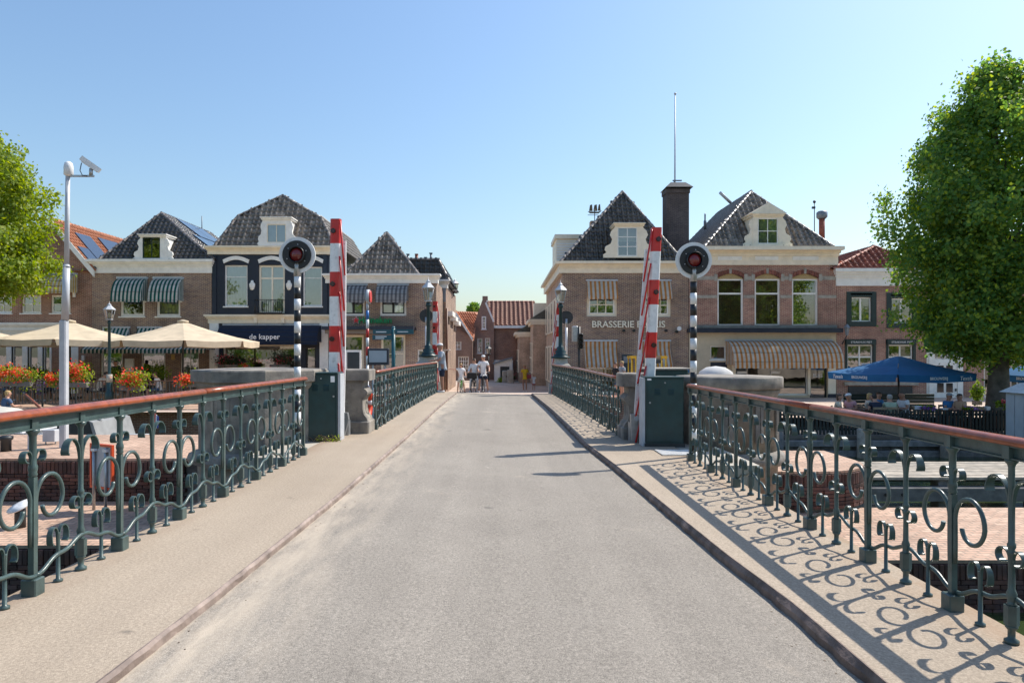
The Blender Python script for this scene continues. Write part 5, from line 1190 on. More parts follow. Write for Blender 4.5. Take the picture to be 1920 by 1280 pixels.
mb = MB(); c = P(691,556,D); mb.cyl(c+Vector((-.07,0,0)), c+Vector((.05,0,0)), .26, n=24); mb.build('disc', M_alu, q, True); MB().cyl(c+Vector((.051,0,0)), c+Vector((.09,0,0)), .22, n=24).build('lens_ring', M_red, q, True)
MB().cyl((X_(689,D),D,Z_(582,D)),(X_(689,D),D,Z_(567,D)),.05,n=8).build('bracket', M_alu, q, True)
D = 27.2; q = thing('traffic_light', 'black traffic light on grey pole by the brasserie corner', 'traffic light', (X_(1087,D),D,0))
MB().bbox(X_(1083,D),X_(1093,D),D-.1,D+.15,Z_(654,D),Z_(625,D),.03).build('housing', M_black, q, True)
for i, py in enumerate((630.5, 640, 649)):
    c = P(1088,py,D-.1); MB().tube([c+Vector((0,.0,0)), c+Vector((0,-.16,0))], [.085,.09], 12, caps=False).build('visor', M_black, q, True)
MB().cyl((X_(1086,D),D+.05,-.2),(X_(1086,D),D+.05,Z_(612,D)),.055,n=10).build('pole', M_dark, q, True); MB().bbox(X_(1073,D),X_(1084,D),D-.02,D+.3,Z_(640,D),Z_(611,D),.03).build('rear_box', M_steel, q, True)
# ---- camera mast
D = 13.4; c = P(120,838,D); q = thing('camera_mast', 'tall grey mast with two white surveillance cameras, left', 'camera mast', (c.x,D,-.25))
MB().bbox(c.x-.066,c.x+.066,D-.066,D+.066,-.25,Z_(600,D),.02).build('mast_base', M_alu, q, True)
mb = MB(); mb.cyl((c.x+.02,D,Z_(600,D)),(c.x+.05,D,Z_(498,D)),.068,.062,14); mb.cyl((c.x+.05,D,Z_(498,D)),(c.x+.075,D,Z_(330,D)),.046,.040,14); mb.cyl((c.x+.05,D,Z_(501,D)),(c.x+.05,D,Z_(496,D)),.07,.05,14); mb.build('mast_pole', M_alu, q, True)
t = Vector((c.x+.09,D,Z_(328,D))); MB().lathe([(.04,-.03),(.085,0),(.085,.16),(.07,.23),(.03,.26)], t, 14).build('camera_dome', M_bwhite, q, True)
MB().box(t.x-.02,t.x+.5,D-.02,D+.02,t.z-.04,t.z-.005).build('bracket_arm', M_steel, q, True)
e = t+Vector((.46,0,.14)); a, b = e+Vector((-.15,-.06,.13)), e+Vector((.10,.03,-.05)); d = (b-a).normalized()
mb = MB(); mb.tube([a,b], .055, 4, flat=.8, smooth=False); hc = mb.build('camera_housing', M_bwhite, q, True); MB().tube([a-d*.03+Vector((0,0,.03)), b+d*.04+Vector((0,0,.02))], .064, 4, flat=.75, smooth=False).build('sun_shield', M_bwhite, hc, True)
MB().cyl(e+Vector((-.02,0,-.16)), e+Vector((-.02,0,-.02)), .035, n=8).build('camera_mount', M_steel, q, True)
MB().tube([a+Vector((-.02,0,-.05)), a+Vector((-.05,0,-.2)), a+Vector((0,0,-.3)), e+Vector((-.05,0,-.17))], .009, 5).build('cable', M_dark, q, True)
# ---- things on the left pier
D = 11.3; q = thing('waterway_sign', 'red edged waterway sign on two posts, left pier', 'sign', (X_(192,D),D,-1.0), R(-28))
mb = MB(); mb.box(-.26,.26,-.015,.0,.40,1.06); mb.build('panel', M_alu, q)
for a, b, c_, d in ((-.30,-.26,.36,1.10),(.26,.30,.36,1.10),(-.2599,.2599,.36,.40),(-.2599,.2599,1.06,1.10)): MB().box(a,b,-.03,.012,c_,d).build('red_edge', mat('sign_orange_red', (.70,.09,.03), .4, .05), q)
for x in (-.16,.16): MB().cyl((x,-.045,0),(x,-.045,1.05),.024,n=8).build('post', M_steel, q); MB().box(x-.05,x+.05,-.07,-.02,.98,1.03).build('clamp', M_bwhite, q)
c = P(38,985,10.2); q = thing('bollard_light', 'low bollard light with tilted white top, left pier', 'bollard', (c.x,10.2,-1.0))
MB().lathe([(.075,0),(.075,.27),(.06,.29)], (0,0,0), 14).build('base', M_dark, q)
mb = MB(); mb.lathe([(.05,.0),(.17,.012),(.175,.028),(.05,.05)], (0,0,0), 18); mb.build('tilted_cap', M_bwhite, q, loc=(0,0,.30), rot=(R(22),R(-16),0))
c = P(11,836,12.9); q = thing('mooring_bollard', 'short dark mooring bollard on upper left pier', 'bollard', (c.x,12.9,-.25)); MB().lathe([(.09,0),(.09,.2),(.12,.23),(.12,.28),(.06,.30)], n=12).build('bollard_body', M_dark, q)
c = P(56,842,13.2); q = thing('marker_post', 'white square marker post beside the camera mast', 'post', (c.x,13.2,-.25)); MB().bbox(-.03,.03,-.03,.03,0,.48,.006).build('post', M_bwhite, q); MB().box(-.033,-.031,-.02,.02,.05,.45).build('red_strip', M_red, q)
c = P(95,830,13.9); q = thing('mast_locker', 'small grey electrical box on legs beside the mast', 'box', (c.x,13.9,-.25)); MB().bbox(-.12,.13,-.08,.08,.06,.30,.01).build('case', M_alu, q)
for x in (-.10,.10): MB().box(x-.01,x+.01,-.01,.01,0,.06).build('leg', M_steel, q)
# ---- boat behind the left pier
D = 18.2; q = thing('motor_boat', 'white motor boat with black wheelhouse moored behind left pier', 'boat', (-12.0,D,-1.9))
mb = MB(); L0, L1 = -17.5, -8.6
secs = []
for i in range(13):
    f = i/12; x = lerp(L0, L1, f); wd = 1.35*math.sin(min(1,(1-f)*2.6+.25)*math.pi/2)*(.8+.2*min(1,f*6)); sh = .95+.25*f**2
    secs.append([(x,D-wd,-1.9+sh),(x,D-wd*.9,-1.9+.3),(x,D-wd*.35,-2.25),(x,D+wd*.35,-2.25),(x,D+wd*.9,-1.9+.3),(x,D+wd,-1.9+sh),(x,D+wd-.08,-1.9+sh-.05),(x,D-wd+.08,-1.9+sh-.05)])
mb.rings(secs, True, False); mb.build('hull', M_bwhite, q, True)
MB().bbox(-16.8,-12.2,D-.95,D+.95,-1.0,-.42,.12).build('cabin', M_bwhite, q, True); MB().bbox(-16.9,-12.1,D-1.0,D+1.0,-.42,-.34,.03).build('cabin_roof', M_bwhite, q, True)
for i in range(5): MB().box(-16.5+i*.85,-15.8+i*.85,D-.965,D-.951,-.86,-.55).build('cabin_window', mat('mahogany_pane', (.16,.05,.03), .15, .2), q, True)
MB().box(-16.9,-11.6,D-1.22,D-1.05,-1.0,-.9).build('rubbing_strake', mat('orange_trim', (.55,.17,.04), .4, .1), q, True)
wh = MB(); x0, x1, z0, z1 = X_(148,D), X_(220,D), Z_(834,D), Z_(784,D)
wh.prism([(x0,D-.9,z0),(x1,D-.9,z0),(x1-.22,D-.9,z1),(x0,D-.9,z1)], (0,1.7,0)); wo = wh.build('wheelhouse', mat('black_canvas', (.025,.026,.025), .6, .3, 5), q, True)
MB().prism([(x1+.01,D-.92,z0),(x1+.11,D-.92,z0),(x1-.11,D-.92,z1-.02),(x1-.20,D-.92,z1+.02)], (0,1.74,0)).build('windscreen_panel', mat('silver_canvas', (.24,.24,.235), .5, .2), wo, True)
MB().ball((x1-.15,D-.5,z1+.06), .07, 10).build('horn', M_bwhite, wo, True)
mb = MB(); zz = Z_(808,D); mb.tube([(x1+.3,D-.8,zz),(X_(313,D),D-.7,zz)], .018, 6)
for px in (240,262,284,300): mb.tube([(X_(px+12,D),D-.75,zz),(X_(px,D),D-.75,Z_(826,D))], .015, 6)
mb.build('bow_rail', M_bwhite, q, True)
fl = MB().cyl((X_(313,D),D-.7,zz),(X_(313,D),D-.7,Z_(766,D)),.012,n=6).build('flagstaff', M_bwhite, q, True)
for i, m_ in enumerate((M_red, M_bwhite, mat('flag_blue', (.02,.06,.30), .6, .05))):
    x = X_(313,D)+.02+i*.035; MB().prism([(x,D-.7,Z_(770,D)-.03*i),(x+.035,D-.7,Z_(772,D)-.03*i),(x+.03,D-.72,Z_(797,D)),(x,D-.72,Z_(796,D))], (0,.012,0)).build('flag_stripe', m_, q, True)
q = thing('boat_cover', 'cream folded boat cover over a sloop beneath the terrace', 'boat cover', (-16.4,22.5,-1.2))
mb = MB(); rings = []
for i in range(9):
    f = i/8; x = lerp(-18.5,-13.3,f); hh = .75*math.sin(math.pi*min(.95,f*.8+.2))+.10*math.sin(i*2.3); rings.append([(x,21.6,-.95),(x,22.0,-.95+hh*.7),(x,22.5,-.95+hh),(x,23.0,-.95+hh*.7),(x,23.4,-.95)])
mb.rings(rings, True, True); mb.build('tarpaulin', clothmat('cream_tarp', (.66,.62,.54), .15), q, True)
hb = MB(); hb.rings([[(x,22.5-w_,-.95),(x,22.5-w_*.6,-2.2),(x,22.5+w_*.6,-2.2),(x,22.5+w_,-.95)] for x, w_ in ((-18.7,.8),(-16,1.05),(-13.8,.8),(-12.9,.1))], True, True); hb.build('sloop_hull', mat('dark_hull', (.05,.045,.05), .4, .2), q, True)
q = thing('gangplank', 'sloping red brown wooden boom on the moored sloop', 'boom', P(60,765,24.5)); MB().tube([P(48,740,25), P(80,768,24)], .05, 8).build('spar', mat('spar_wood', (.22,.07,.04), .5, .2), q, True)
# ---- timber jetty and quay on the right
M_plank = mat('weathered_timber', (.36,.31,.25), .85, .3, 6, .5, 30, rand=.2, col2=(.27,.24,.20))
M_beam = mat('grey_beam', (.17,.165,.16), .85, .35, 5, .6, 25, rand=.2)
q = thing('timber_jetty', 'weathered timber jetty beside the right pier', 'jetty', (11,15.3,-2.2))
for i in range(9): MB().bbox(6.95+random.uniform(-.08,.05), 17.5, 14.35+i*.225, 14.35+i*.225+.215, -1.06, -1.0+random.uniform(-.006,.006), .006).build('plank', M_plank, q, True)
MB().bbox(6.7,17.6,14.2,14.45,-1.48,-1.20,.015).build('beam', M_beam, q, True); MB().bbox(6.9,17.6,16.0,16.2,-1.40,-1.07,.015).build('beam', M_beam, q, True)
for x in (7.4,9.4,11.4,13.6,15.8): MB().bbox(x-.14,x+.14,14.46,14.75,-2.9,-1.07,.015).build('pile', M_beam, q, True)
for x in (8.0,8.35): MB().cyl((x,14.18,-1.34),(x,14.22,-1.34),.035,n=8).build('bolt', M_black, q, True)
q = thing('timber_quay', 'dark timber quay front below the right terrace', 'quay', (12,23,-2.2))
for i in range(46): x = 4.6+i*.30; MB().box(x,x+.29,23.3+random.uniform(-.015,.015),23.45,-2.6,-1.3).build('board', M_beam, q, True)
for z in (-1.45,-1.80): MB().bbox(4.5,18.5,23.05,23.28,z-.1,z+.1,.02).build('waling', M_beam, q, True)
for x in (6.5,9.3,12.1,14.9): MB().lathe([(.17,-2.9),(.16,-.95),(.12,-.92)], (x,22.9,0), 10).build('pile', M_plank if x > 12 else M_beam, q, True)
mb = MB(); mb.box(4.4,30,23.2,36.5,-1.32,-1.2); struct(mb.build('terrace_right', mat('dark_deck', (.14,.12,.10), .8, .3, 3, .3, 30)))
# ---- little things behind the right railing
c = P(1250,697,13.6); q = thing('deck_locker', 'low dark green locker behind the right cabinet', 'locker', (c.x,13.4,-.48)); MB().bbox(-.45,.38,0,.5,0,Z_(693,13.4)+.48,.02).build('case', M_cab, q); MB().bbox(-.48,.41,-.03,.53,Z_(693,13.4)+.481,Z_(689.5,13.4)+.48,.01).build('lid', M_conc, q)
c = P(1342,690,29); q = thing('white_parasol', 'small white domed parasol behind the round bastion', 'parasol', (c.x,29,-.8))
mb = MB(); mb.lathe([(.03,1.85),(.4,1.80),(.68,1.62),(.76,1.44),(.76,1.40),(.6,1.5),(.03,1.75)], n=12); mb.build('canopy', clothmat('white_canvas', (.72,.72,.72), .3), q); MB().cyl((0,0,0),(0,0,1.8),.025,n=8).build('pole', M_alu, q)
D = 33.; q = thing('yellow_table', 'yellow framed high table with dark top before the brasserie', 'table', (X_(1218,D),D,-.75)); M_yel = mat('yellow_paint', (.70,.42,.03), .4, .1)
MB().prism([(X_(1187,D),D,Z_(668,D)),(X_(1248,D),D,Z_(668,D)),(X_(1242,D),D+.1,Z_(676,D)),(X_(1194,D),D+.1,Z_(676,D))], (0,.9,0)).build('table_top', mat('grey_table', (.30,.28,.25), .6, .2), q, True)
MB().box(X_(1196,D),X_(1240,D),D-.02,D-.004,Z_(681,D),Z_(675,D)).build('apron', M_dark, q, True)
for px in (1184,1192,1240,1248):
    for yy in (0,.8): MB().cyl((X_(px,D),D+yy,-.75),(X_(px,D),D+yy,Z_(668,D)),.035,n=8).build('leg', M_yel, q, True)
for px in (1182,1240): MB().box(X_(px,D),X_(px+11,D),D-.05,D+.9,Z_(672,D),Z_(667,D)).build('side_rail', M_yel, q, True)
D = 35.5; q = thing('menu_stand', 'dark menu board leaning at the brasserie wall', 'menu board', (X_(1174,D),D,-.75)); MB().box(X_(1166,D),X_(1186,D),D,D+.08,-.75,Z_(664,D)).build('board', mat('menu_slate', (.025,.04,.055), .5, .2), q, True); MB().box(X_(1169,D),X_(1183,D),D-.012,D-.001,Z_(680,D),Z_(668,D)).build('sheet', M_lead, q, True)
D = 20.; q = thing('storage_kiosk', 'grey panelled kiosk with white sloping roof at right edge', 'kiosk', (X_(1925,D),D,-1.2)); x0 = X_(1886,D+2); zt = Z_(738,D+1)
MB().box(x0,x0+2.6,D,D+2,-1.9,zt).build('wall', mat('pale_panel', (.42,.46,.48), .5, .08), q, True)
for i in range(5): MB().box(x0-.03,x0-.002,D+.04+i*.39,D+.40+i*.39,-1.85,zt-.08).build('panel', mat('pale_panel2', (.45,.49,.52), .5, .08), q, True)
MB().prism([(x0-.12,D-.15,zt),(x0+2.7,D-.15,zt),(x0+2.7,D-.15,zt+.45),(x0+.55,D-.15,zt+.28)], (0,2.3,0)).build('roof', M_bwhite, q, True)
# ================================================================ people and bicycles
M_skin = mat('skin', (.48,.26,.18), .5, .08, 8); M_skin2 = mat('tanned_skin', (.40,.20,.13), .5, .08, 8)
def cm(name, c): return mat(name, c, .85, .12, 12, .15, 60)
C = dict(white=cm('white_cotton',(.70,.70,.70)), navy=cm('navy_cotton',(.018,.025,.05)), grey=cm('grey_cotton',(.36,.40,.45)), yellow=cm('yellow_cotton',(.62,.40,.02)), denim=cm('denim',(.05,.09,.17)), red=cm('red_cotton',(.42,.03,.03)), purple=cm('lilac_cotton',(.42,.30,.58)), black=cm('black_cotton',(.02,.02,.024)), blue=cm('blue_cotton',(.05,.22,.50)), green=cm('pale_green_cotton',(.38,.46,.34)), peach=cm('peach_cotton',(.55,.36,.24)), cream=cm('cream_cotton',(.58,.52,.42)), pink=cm('pink_cotton',(.55,.30,.34)))
HAIR = dict(blond=mat('blond_hair',(.42,.27,.11),.6,.25,30), brown=mat('brown_hair',(.075,.04,.022),.55,.3,30), dark=mat('dark_hair',(.02,.016,.014),.5,.3,30), grey=mat('grey_hair',(.36,.34,.31),.6,.2,30))
M_eye = mat('eye_dark', (.02,.015,.012), .3, .0)
def skinmesh(vs, es, rs, level=1):
    me = bpy.data.meshes.new('tmp'); me.from_pydata([tuple(v) for v in vs], es, []); o = bpy.data.objects.new('tmp', me); TS.collection.objects.link(o)
    o.modifiers.new('s', 'SKIN'); 
    for i, r in enumerate(rs): me.skin_vertices[0].data[i].radius = (r, r) if not isinstance(r, tuple) else r
    for d in me.skin_vertices[0].data: d.use_root = False
    me.skin_vertices[0].data[0].use_root = True
    sb = o.modifiers.new('u', 'SUBSURF'); sb.levels = level; sb.render_levels = level
    TV.update(); ev = o.evaluated_get(TV.depsgraph); m2 = ev.to_mesh()
    mb = MB(); mb.v = [tuple(v.co) for v in m2.vertices]
    for p in m2.polygons: mb.face(p.vertices, True)
    ev.to_mesh_clear(); bpy.data.objects.remove(o); bpy.data.meshes.remove(me); return mb
def person(label, loc, rz, H=1.75, pose='stand', top='white', bottom='navy', hair='brown', cap=None, long_hair=False, sleeve=.62, leg=.86, arms=None, lean=0., legs=None, skin=None, glasses=False, extra=None, shoes='white', group=None, twist=0.):
    V = Vector; s = H/1.75; skin = skin or M_skin
    q = thing('person', label, 'person', loc, rz, group)
    if pose == 'stand':
        J = dict(pel=(0,0,.95), spi=(0,.01,1.13), che=(0,.015,1.34), nec=(0,.005,1.49), hl=(0,-.01,1.555), hm=(0,-.015,1.635), ht=(0,-.005,1.70),
                 sh=(.165,.015,1.41), el=(.215,.02,1.15), wr=(.225,-.04,.92), ha=(.22,-.065,.85), hp=(.085,0,.90), kn=(.10,-.015,.50), an=(.105,.02,.085), to=(.115,-.13,.035))
    else:
        J = dict(pel=(0,.05,.53), spi=(0,.06,.70), che=(0,.05,.92), nec=(0,.03,1.07), hl=(0,.005,1.13), hm=(0,-.005,1.21), ht=(0,.005,1.275),
                 sh=(.165,.045,.99), el=(.23,-.06,.76), wr=(.13,-.27,.77), ha=(.09,-.34,.765), hp=(.085,.02,.52), kn=(.12,-.40,.51), an=(.12,-.40,.085), to=(.125,-.54,.035))
    Jp = {}
    for k, v in J.items():
        v = V(v)
        if k in ('sh','el','wr','ha','hp','kn','an','to'): Jp[k+'L'] = v.copy(); Jp[k+'R'] = V((-v.x, v.y, v.z))
        else: Jp[k] = v
    for k, v in (arms or {}).items(): Jp[k] = V(v)
    for k, v in (legs or {}).items(): Jp[k] = V(v)
    if lean:
        z0 = Jp['pel'].z
        for k in list(Jp):
            if k[:2] in ('sp','ch','ne','hl','hm','ht','sh') : Jp[k].y -= lean*(Jp[k].z-z0)
    Jp = {k: v*s for k, v in Jp.items()}
    rad = dict(pel=.135, spi=.118, che=.138, nec=.060, hl=.078, hm=.108, ht=.082, sh=.060, el=.041, wr=.028, ha=.027, hp=.088, kn=.057, an=.037, to=.036)
    names = ['pel','spi','che','nec','hl','hm','ht']+[a+b for b in 'LR' for a in ('sh','el','wr','ha','hp','kn','an','to')]
    edges = [('pel','spi'),('spi','che'),('che','nec'),('nec','hl'),('hl','hm'),('hm','ht')]
    for b in 'LR': edges += [('che','sh'+b),('sh'+b,'el'+b),('el'+b,'wr'+b),('wr'+b,'ha'+b),('pel','hp'+b),('hp'+b,'kn'+b),('kn'+b,'an'+b),('an'+b,'to'+b)]
    ix = {n: i for i, n in enumerate(names)}; R0 = lambda n: rad[n] if n in rad else rad[n[:-1]]
    mb = skinmesh([Jp[n] for n in names], [(ix[a],ix[b]) for a, b in edges], [R0(n)*s for n in names], 2)
    for b in 'LR':                                   # fingers and thumb
        w, h = Jp['wr'+b], Jp['ha'+b]; d = (h-w).normalized(); sd = d.cross(V((0,0,1)))
        sd = sd.normalized() if sd.length > .1 else V((0,1,0)); nrm = sd.cross(d)
        for i, L in enumerate((.060,.072,.076,.066)):
            a = h+sd*(i-1.5)*.019*s; mb.tube([a, a+d*L*.55*s-nrm*.006*s, a+d*L*s-nrm*.024*s], [.0095*s,.009*s,.006*s], 5)
        a = lerp(w,h,.45)+sd*-.026*s; mb.tube([a, a+(d*.6-sd*.8).normalized()*.035*s, a+d*.06*s-sd*.035*s], [.011*s,.010*s,.007*s], 5)
    hc = Jp['hm']; fw = V((0,-1,0))
    mb.tube([hc+V((0,-.085,.018))*s, hc+V((0,-.112,-.018))*s, hc+V((0,-.09,-.028))*s], [.008*s,.014*s,.010*s], 6)
    for x in (-1, 1): mb.ball(hc+V((x*.088,.008,-.005))*s, .022*s, 6, .45, .8, 1.2, 4)
    mb.build('body', skin, q)
    fc = MB()
    for x in (-1, 1): fc.ball(hc+V((x*.032,-.082,.012))*s, .010*s, 6, 1, .6, .7, 4)
    if glasses: fc.box(-.075*s,.075*s,hc.y-.105*s,hc.y-.09*s,hc.z+.0*s,hc.z+.028*s)
    fc.build('eyes', M_eye, q); MB().ball(hc+V((0,-.086,-.052))*s, .018*s, 6, 1.2, .4, .35, 4).build('mouth', mat('lips',(.35,.10,.09),.5,.05), q)
    def cloth(name, keys, m, grow, ends=(), hem=None):
        es = [(a,b) for a, b in edges if a in keys and b in keys]; ks = [k for k in names if k in keys]; vs = [Jp[k].copy() for k in ks]; rs = [(R0(k)+grow)*s for k in ks]; id_ = {k: i for i, k in enumerate(ks)}
        el = [(id_[a],id_[b]) for a, b in es]
        for a, b, f in ends: vs.append(lerp(Jp[a],Jp[b],f)); rs.append((lerp(R0(a),R0(b),f)+grow+.006)*s); el.append((id_[a],len(vs)-1))
        if hem: vs.append(Jp['pel']+V(hem[:3])*s); rs.append(hem[3]*s); el.append((id_['pel'],len(vs)-1))
        skinmesh(vs, el, rs, 2).build(name, m, q)
    HEM = (0,.01,-.11,.150) if pose == 'stand' else (0,.03,-.06,.14); WST = (0,.005,.09,.120)
    if sleeve > 1: cloth('shirt', ['pel','spi','che','shL','elL','shR','elR'], C[top], .016, [('elL','wrL',sleeve-1),('elR','wrR',sleeve-1),('che','nec',.55)], HEM)
    else: cloth('shirt', ['pel','spi','che','shL','shR'], C[top], .018, [('shL','elL',sleeve),('shR','elR',sleeve),('che','nec',.55)], HEM)
    if leg > 1: cloth('trousers', ['pel','hpL','knL','hpR','knR'], C[bottom], .018, [('knL','anL',leg-1),('knR','anR',leg-1)], WST)
    else: cloth('shorts', ['pel','hpL','hpR'], C[bottom], .022, [('hpL','knL',leg),('hpR','knR',leg)], WST)
    for b in 'LR':
        a, t = Jp['an'+b], Jp['to'+b]; mb = MB(); mb.tube([a+V((0,.05,-.045))*s, lerp(a,t,.4)+V((0,0,-.025))*s, t+V((0,-.04,0))*s], [.042*s,.050*s,.034*s], 8, flat=.9); mb.build('shoe', C[shoes], q)
    if hair:
        mb = MB(); mb.ball(hc+V((0,.016,.048))*s, .092*s, 12, 1.0, 1.06, .72, 8); mb.ball(hc+V((0,.040,.0))*s, .086*s, 10, 1.02, .82, 1.0, 7)
        if long_hair: mb.ball(hc+V((0,.055,-.06))*s, .085*s, 10, 1.05, .7, 1.5, 7)
        mb.build('hair', HAIR[hair], q)
    if cap:
        mb = MB(); mb.lathe_xyz(hc+V((0,.008,.035))*s, [(.102*s,0),(.100*s,.03*s),(.080*s,.065*s),(.035*s,.082*s),(.002,.084*s)], 14, 1, 1.05, 1); mb.tube([hc+V((0,-.08,.045))*s, hc+V((0,-.125,.042))*s, hc+V((0,-.165,.030))*s], [.075*s,.07*s,.045*s], 10, flat=.12, up=(1,0,0)); mb.build('cap', C[cap], q)
    return q
def sit(label, px, D, z, face, **kw):
    return person(label, (X_(px,D), D, z), R(face), pose='sit', **kw)
# ---- on the bridge and in the street
person('man in grey shirt and white cap leaning on the far left railing', (X_(829,25.0),25.0,zl(25)), R(-78), 1.80, top='grey', bottom='navy', hair=None, cap='white', skin=M_skin2, sleeve=.8, leg=.92,
       arms=dict(elL=(.25,-.12,1.16), wrL=(.14,-.33,1.13), haL=(.10,-.41,1.13), elR=(-.25,-.12,1.16), wrR=(-.14,-.33,1.13), haR=(-.10,-.41,1.13)), lean=.10, glasses=True)
def zs(x, y): return gz(x, y)
def bicycle(label, x, y, rz, k=1., basket=False, frame=None):
    q = thing('bicycle', label, 'bicycle', (x, y, zs(x,y)), rz); fm = frame or M_black; r = .34*k; wb = 1.06*k
    for yy in (-wb/2, wb/2):
        w_ = link('wheel', None, q, (0,yy,r)); n = 22
        MB().tube([(0,r*math.cos(2*math.pi*i/n),r*math.sin(2*math.pi*i/n)) for i in range(n)], .020*k, 6, closed=True).build('tyre', M_black, w_)
        MB().tube([(0,r*.93*math.cos(2*math.pi*i/n),r*.93*math.sin(2*math.pi*i/n)) for i in range(n)], .009*k, 5, closed=True).build('rim', M_steel, w_)
        mb = MB(); mb.cyl((-.03,0,0),(.03,0,0),.02*k,n=8)
        for i in range(10): a = math.pi*2*i/10; mb.cyl((0,0,0),(0,r*.92*math.cos(a),r*.92*math.sin(a)),.0025,n=4)
        mb.build('spokes', M_steel, w_)
    V = lambda y_, z_, x_=0: (x_*k, y_*k, z_*k)
    f, b, c, h_, st = (-.53,.34), (.53,.34), (.06,.30), (-.36,.86), (.20,.82)
    mb = MB()
    for a, d in ((c,h_),(c,st),(h_,(.16,.66)),(b,c),(b,(.17,.72))): mb.tube([V(*a),V(*d)], .017*k, 6)
    mb.tube([V(*f),V(-.40,.72),V(*h_),V(-.34,.95)], .015*k, 6); mb.build('frame', fm, q)
    mb = MB(); mb.tube([V(-.20,.98,-.30),V(-.30,1.02,-.20),V(-.35,1.00,0),V(-.30,1.02,.20),V(-.20,.98,.30)], .013*k, 6); mb.cyl(V(-.34,.93),V(-.35,1.0),.013*k); mb.build('handlebar', M_steel, q)
    mb = MB(); mb.tube([V(.08,.90),V(.18,.915),V(.32,.93)], [.03*k,.055*k,.085*k], 8, flat=None); mb.cyl(V(.19,.75),V(.20,.91),.013*k); mb.build('saddle', M_black, q)
    mb = MB(); mb.cyl(V(.06,.30,-.10),V(.06,.30,.10),.012*k); mb.box(.09*k,.17*k,.02*k,.10*k,.16*k,.185*k); mb.box(-.17*k,-.09*k,.02*k,.10*k,.40*k,.425*k); mb.cyl(V(.06,.16,.10),V(.06,.30,.10),.010*k); mb.cyl(V(.06,.30,-.10),V(.06,.42,-.10),.010*k); mb.build('pedals', M_steel, q)
    mb = MB(); mb.ball(V(-.42,.86), .045*k, 8); mb.build('headlight', M_bwhite, q)
    if basket:
        mb = MB(); mb.bbox(-.24,.24,-.72,-.42,.72,1.02,.03); mb.build('basket', mat('black_wicker', (.02,.02,.02), .8, .3, 40, .6, 60), q)
    return q
yb_ = 33.6; xa = X_(906,yb_)
bicycle('black city bicycle ridden by man in white cap', xa-.02, yb_, R(6))
strad = dict(knL=(.17,-.04,.50), anL=(.23,.05,.085), toL=(.27,-.09,.035), knR=(-.17,-.10,.52), anR=(-.20,.0,.085), toR=(-.23,-.14,.035))
bars = dict(elL=(.27,-.10,1.14), wrL=(.25,-.32,1.03), haL=(.24,-.40,1.02), elR=(-.27,-.10,1.14), wrR=(-.25,-.32,1.03), haR=(-.24,-.40,1.02))
person('man in white polo and white cap astride his bicycle', (xa,yb_+.02,zs(xa,yb_)), R(6), 1.85, top='white', bottom='navy', hair=None, cap='white', arms=bars, legs=strad, leg=.80, glasses=True)
xw = X_(889,34.4)
bicycle('black bicycle with large front basket ridden by woman', xw, 34.4, R(-8), basket=True)
person('woman in white blouse and sunglasses on bicycle with basket', (xw,34.5,zs(xw,34.4)+.02), R(-8), 1.70, top='white', bottom='white', hair='brown', long_hair=True, sleeve=1.7, leg=1.8, arms=bars, legs=strad, glasses=True)
xb = X_(864,32.6)
bicycle('small child bicycle with green front bag', xb+.02, 32.6, R(10), .74, frame=mat('bike_green', (.10,.45,.06), .4, .05))
person('boy in white shirt pointing from his small bicycle', (xb,32.65,zs(xb,32.6)), R(10), 1.40, top='white', bottom='cream', hair='blond', shoes='navy', arms=dict(elL=(.27,-.10,1.14), wrL=(.25,-.30,1.05), haL=(.24,-.37,1.04), elR=(-.40,.0,1.40), wrR=(-.66,-.05,1.42), haR=(-.75,-.06,1.43)), legs=strad, leg=.85, glasses=True)
x_ = X_(984,43); person('blonde woman in yellow top and denim shorts walking with child', (x_,43,zs(x_,43)), R(0), 1.68, top='yellow', bottom='denim', hair='blond', long_hair=True, leg=.45, sleeve=.7, skin=M_skin2, legs=dict(anL=(.10,.06,.085), toL=(.105,-.09,.035), anR=(-.08,-.06,.085), toR=(-.085,-.2,.035)))
qh = thing('handbag', 'red shoulder bag carried by woman in yellow', 'handbag', (x_+.27,42.95,zs(x_,43)+.80)); MB().bbox(-.13,.13,-.06,.06,0,.26,.02).build('bag_body', mat('red_leather', (.28,.02,.025), .4, .1), qh); MB().tube([(-.11,0,.26),(-.28,-.02,.6),(-.11,.02,.62),(.11,0,.26)], .012, 5).build('strap', M_dark, qh)
x_ = X_(1001,43); person('small child in white shirt and red shorts beside woman in yellow', (x_,43.1,zs(x_,43)), R(0), 1.08, top='white', bottom='red', hair='blond', leg=.7)
for px, D, a, t, lb, H in ((1154,28.2,-60,'black','boy with dark rucksack behind the right railing',1.42), (1166,28.6,-70,'grey','fair haired boy in grey shirt behind the right railing',1.55)):
    x_ = X_(px,D); person(lb, (x_,D,zs(x_,D)), R(a), H, top=t, bottom='denim', hair='brown' if t == 'black' else 'blond')
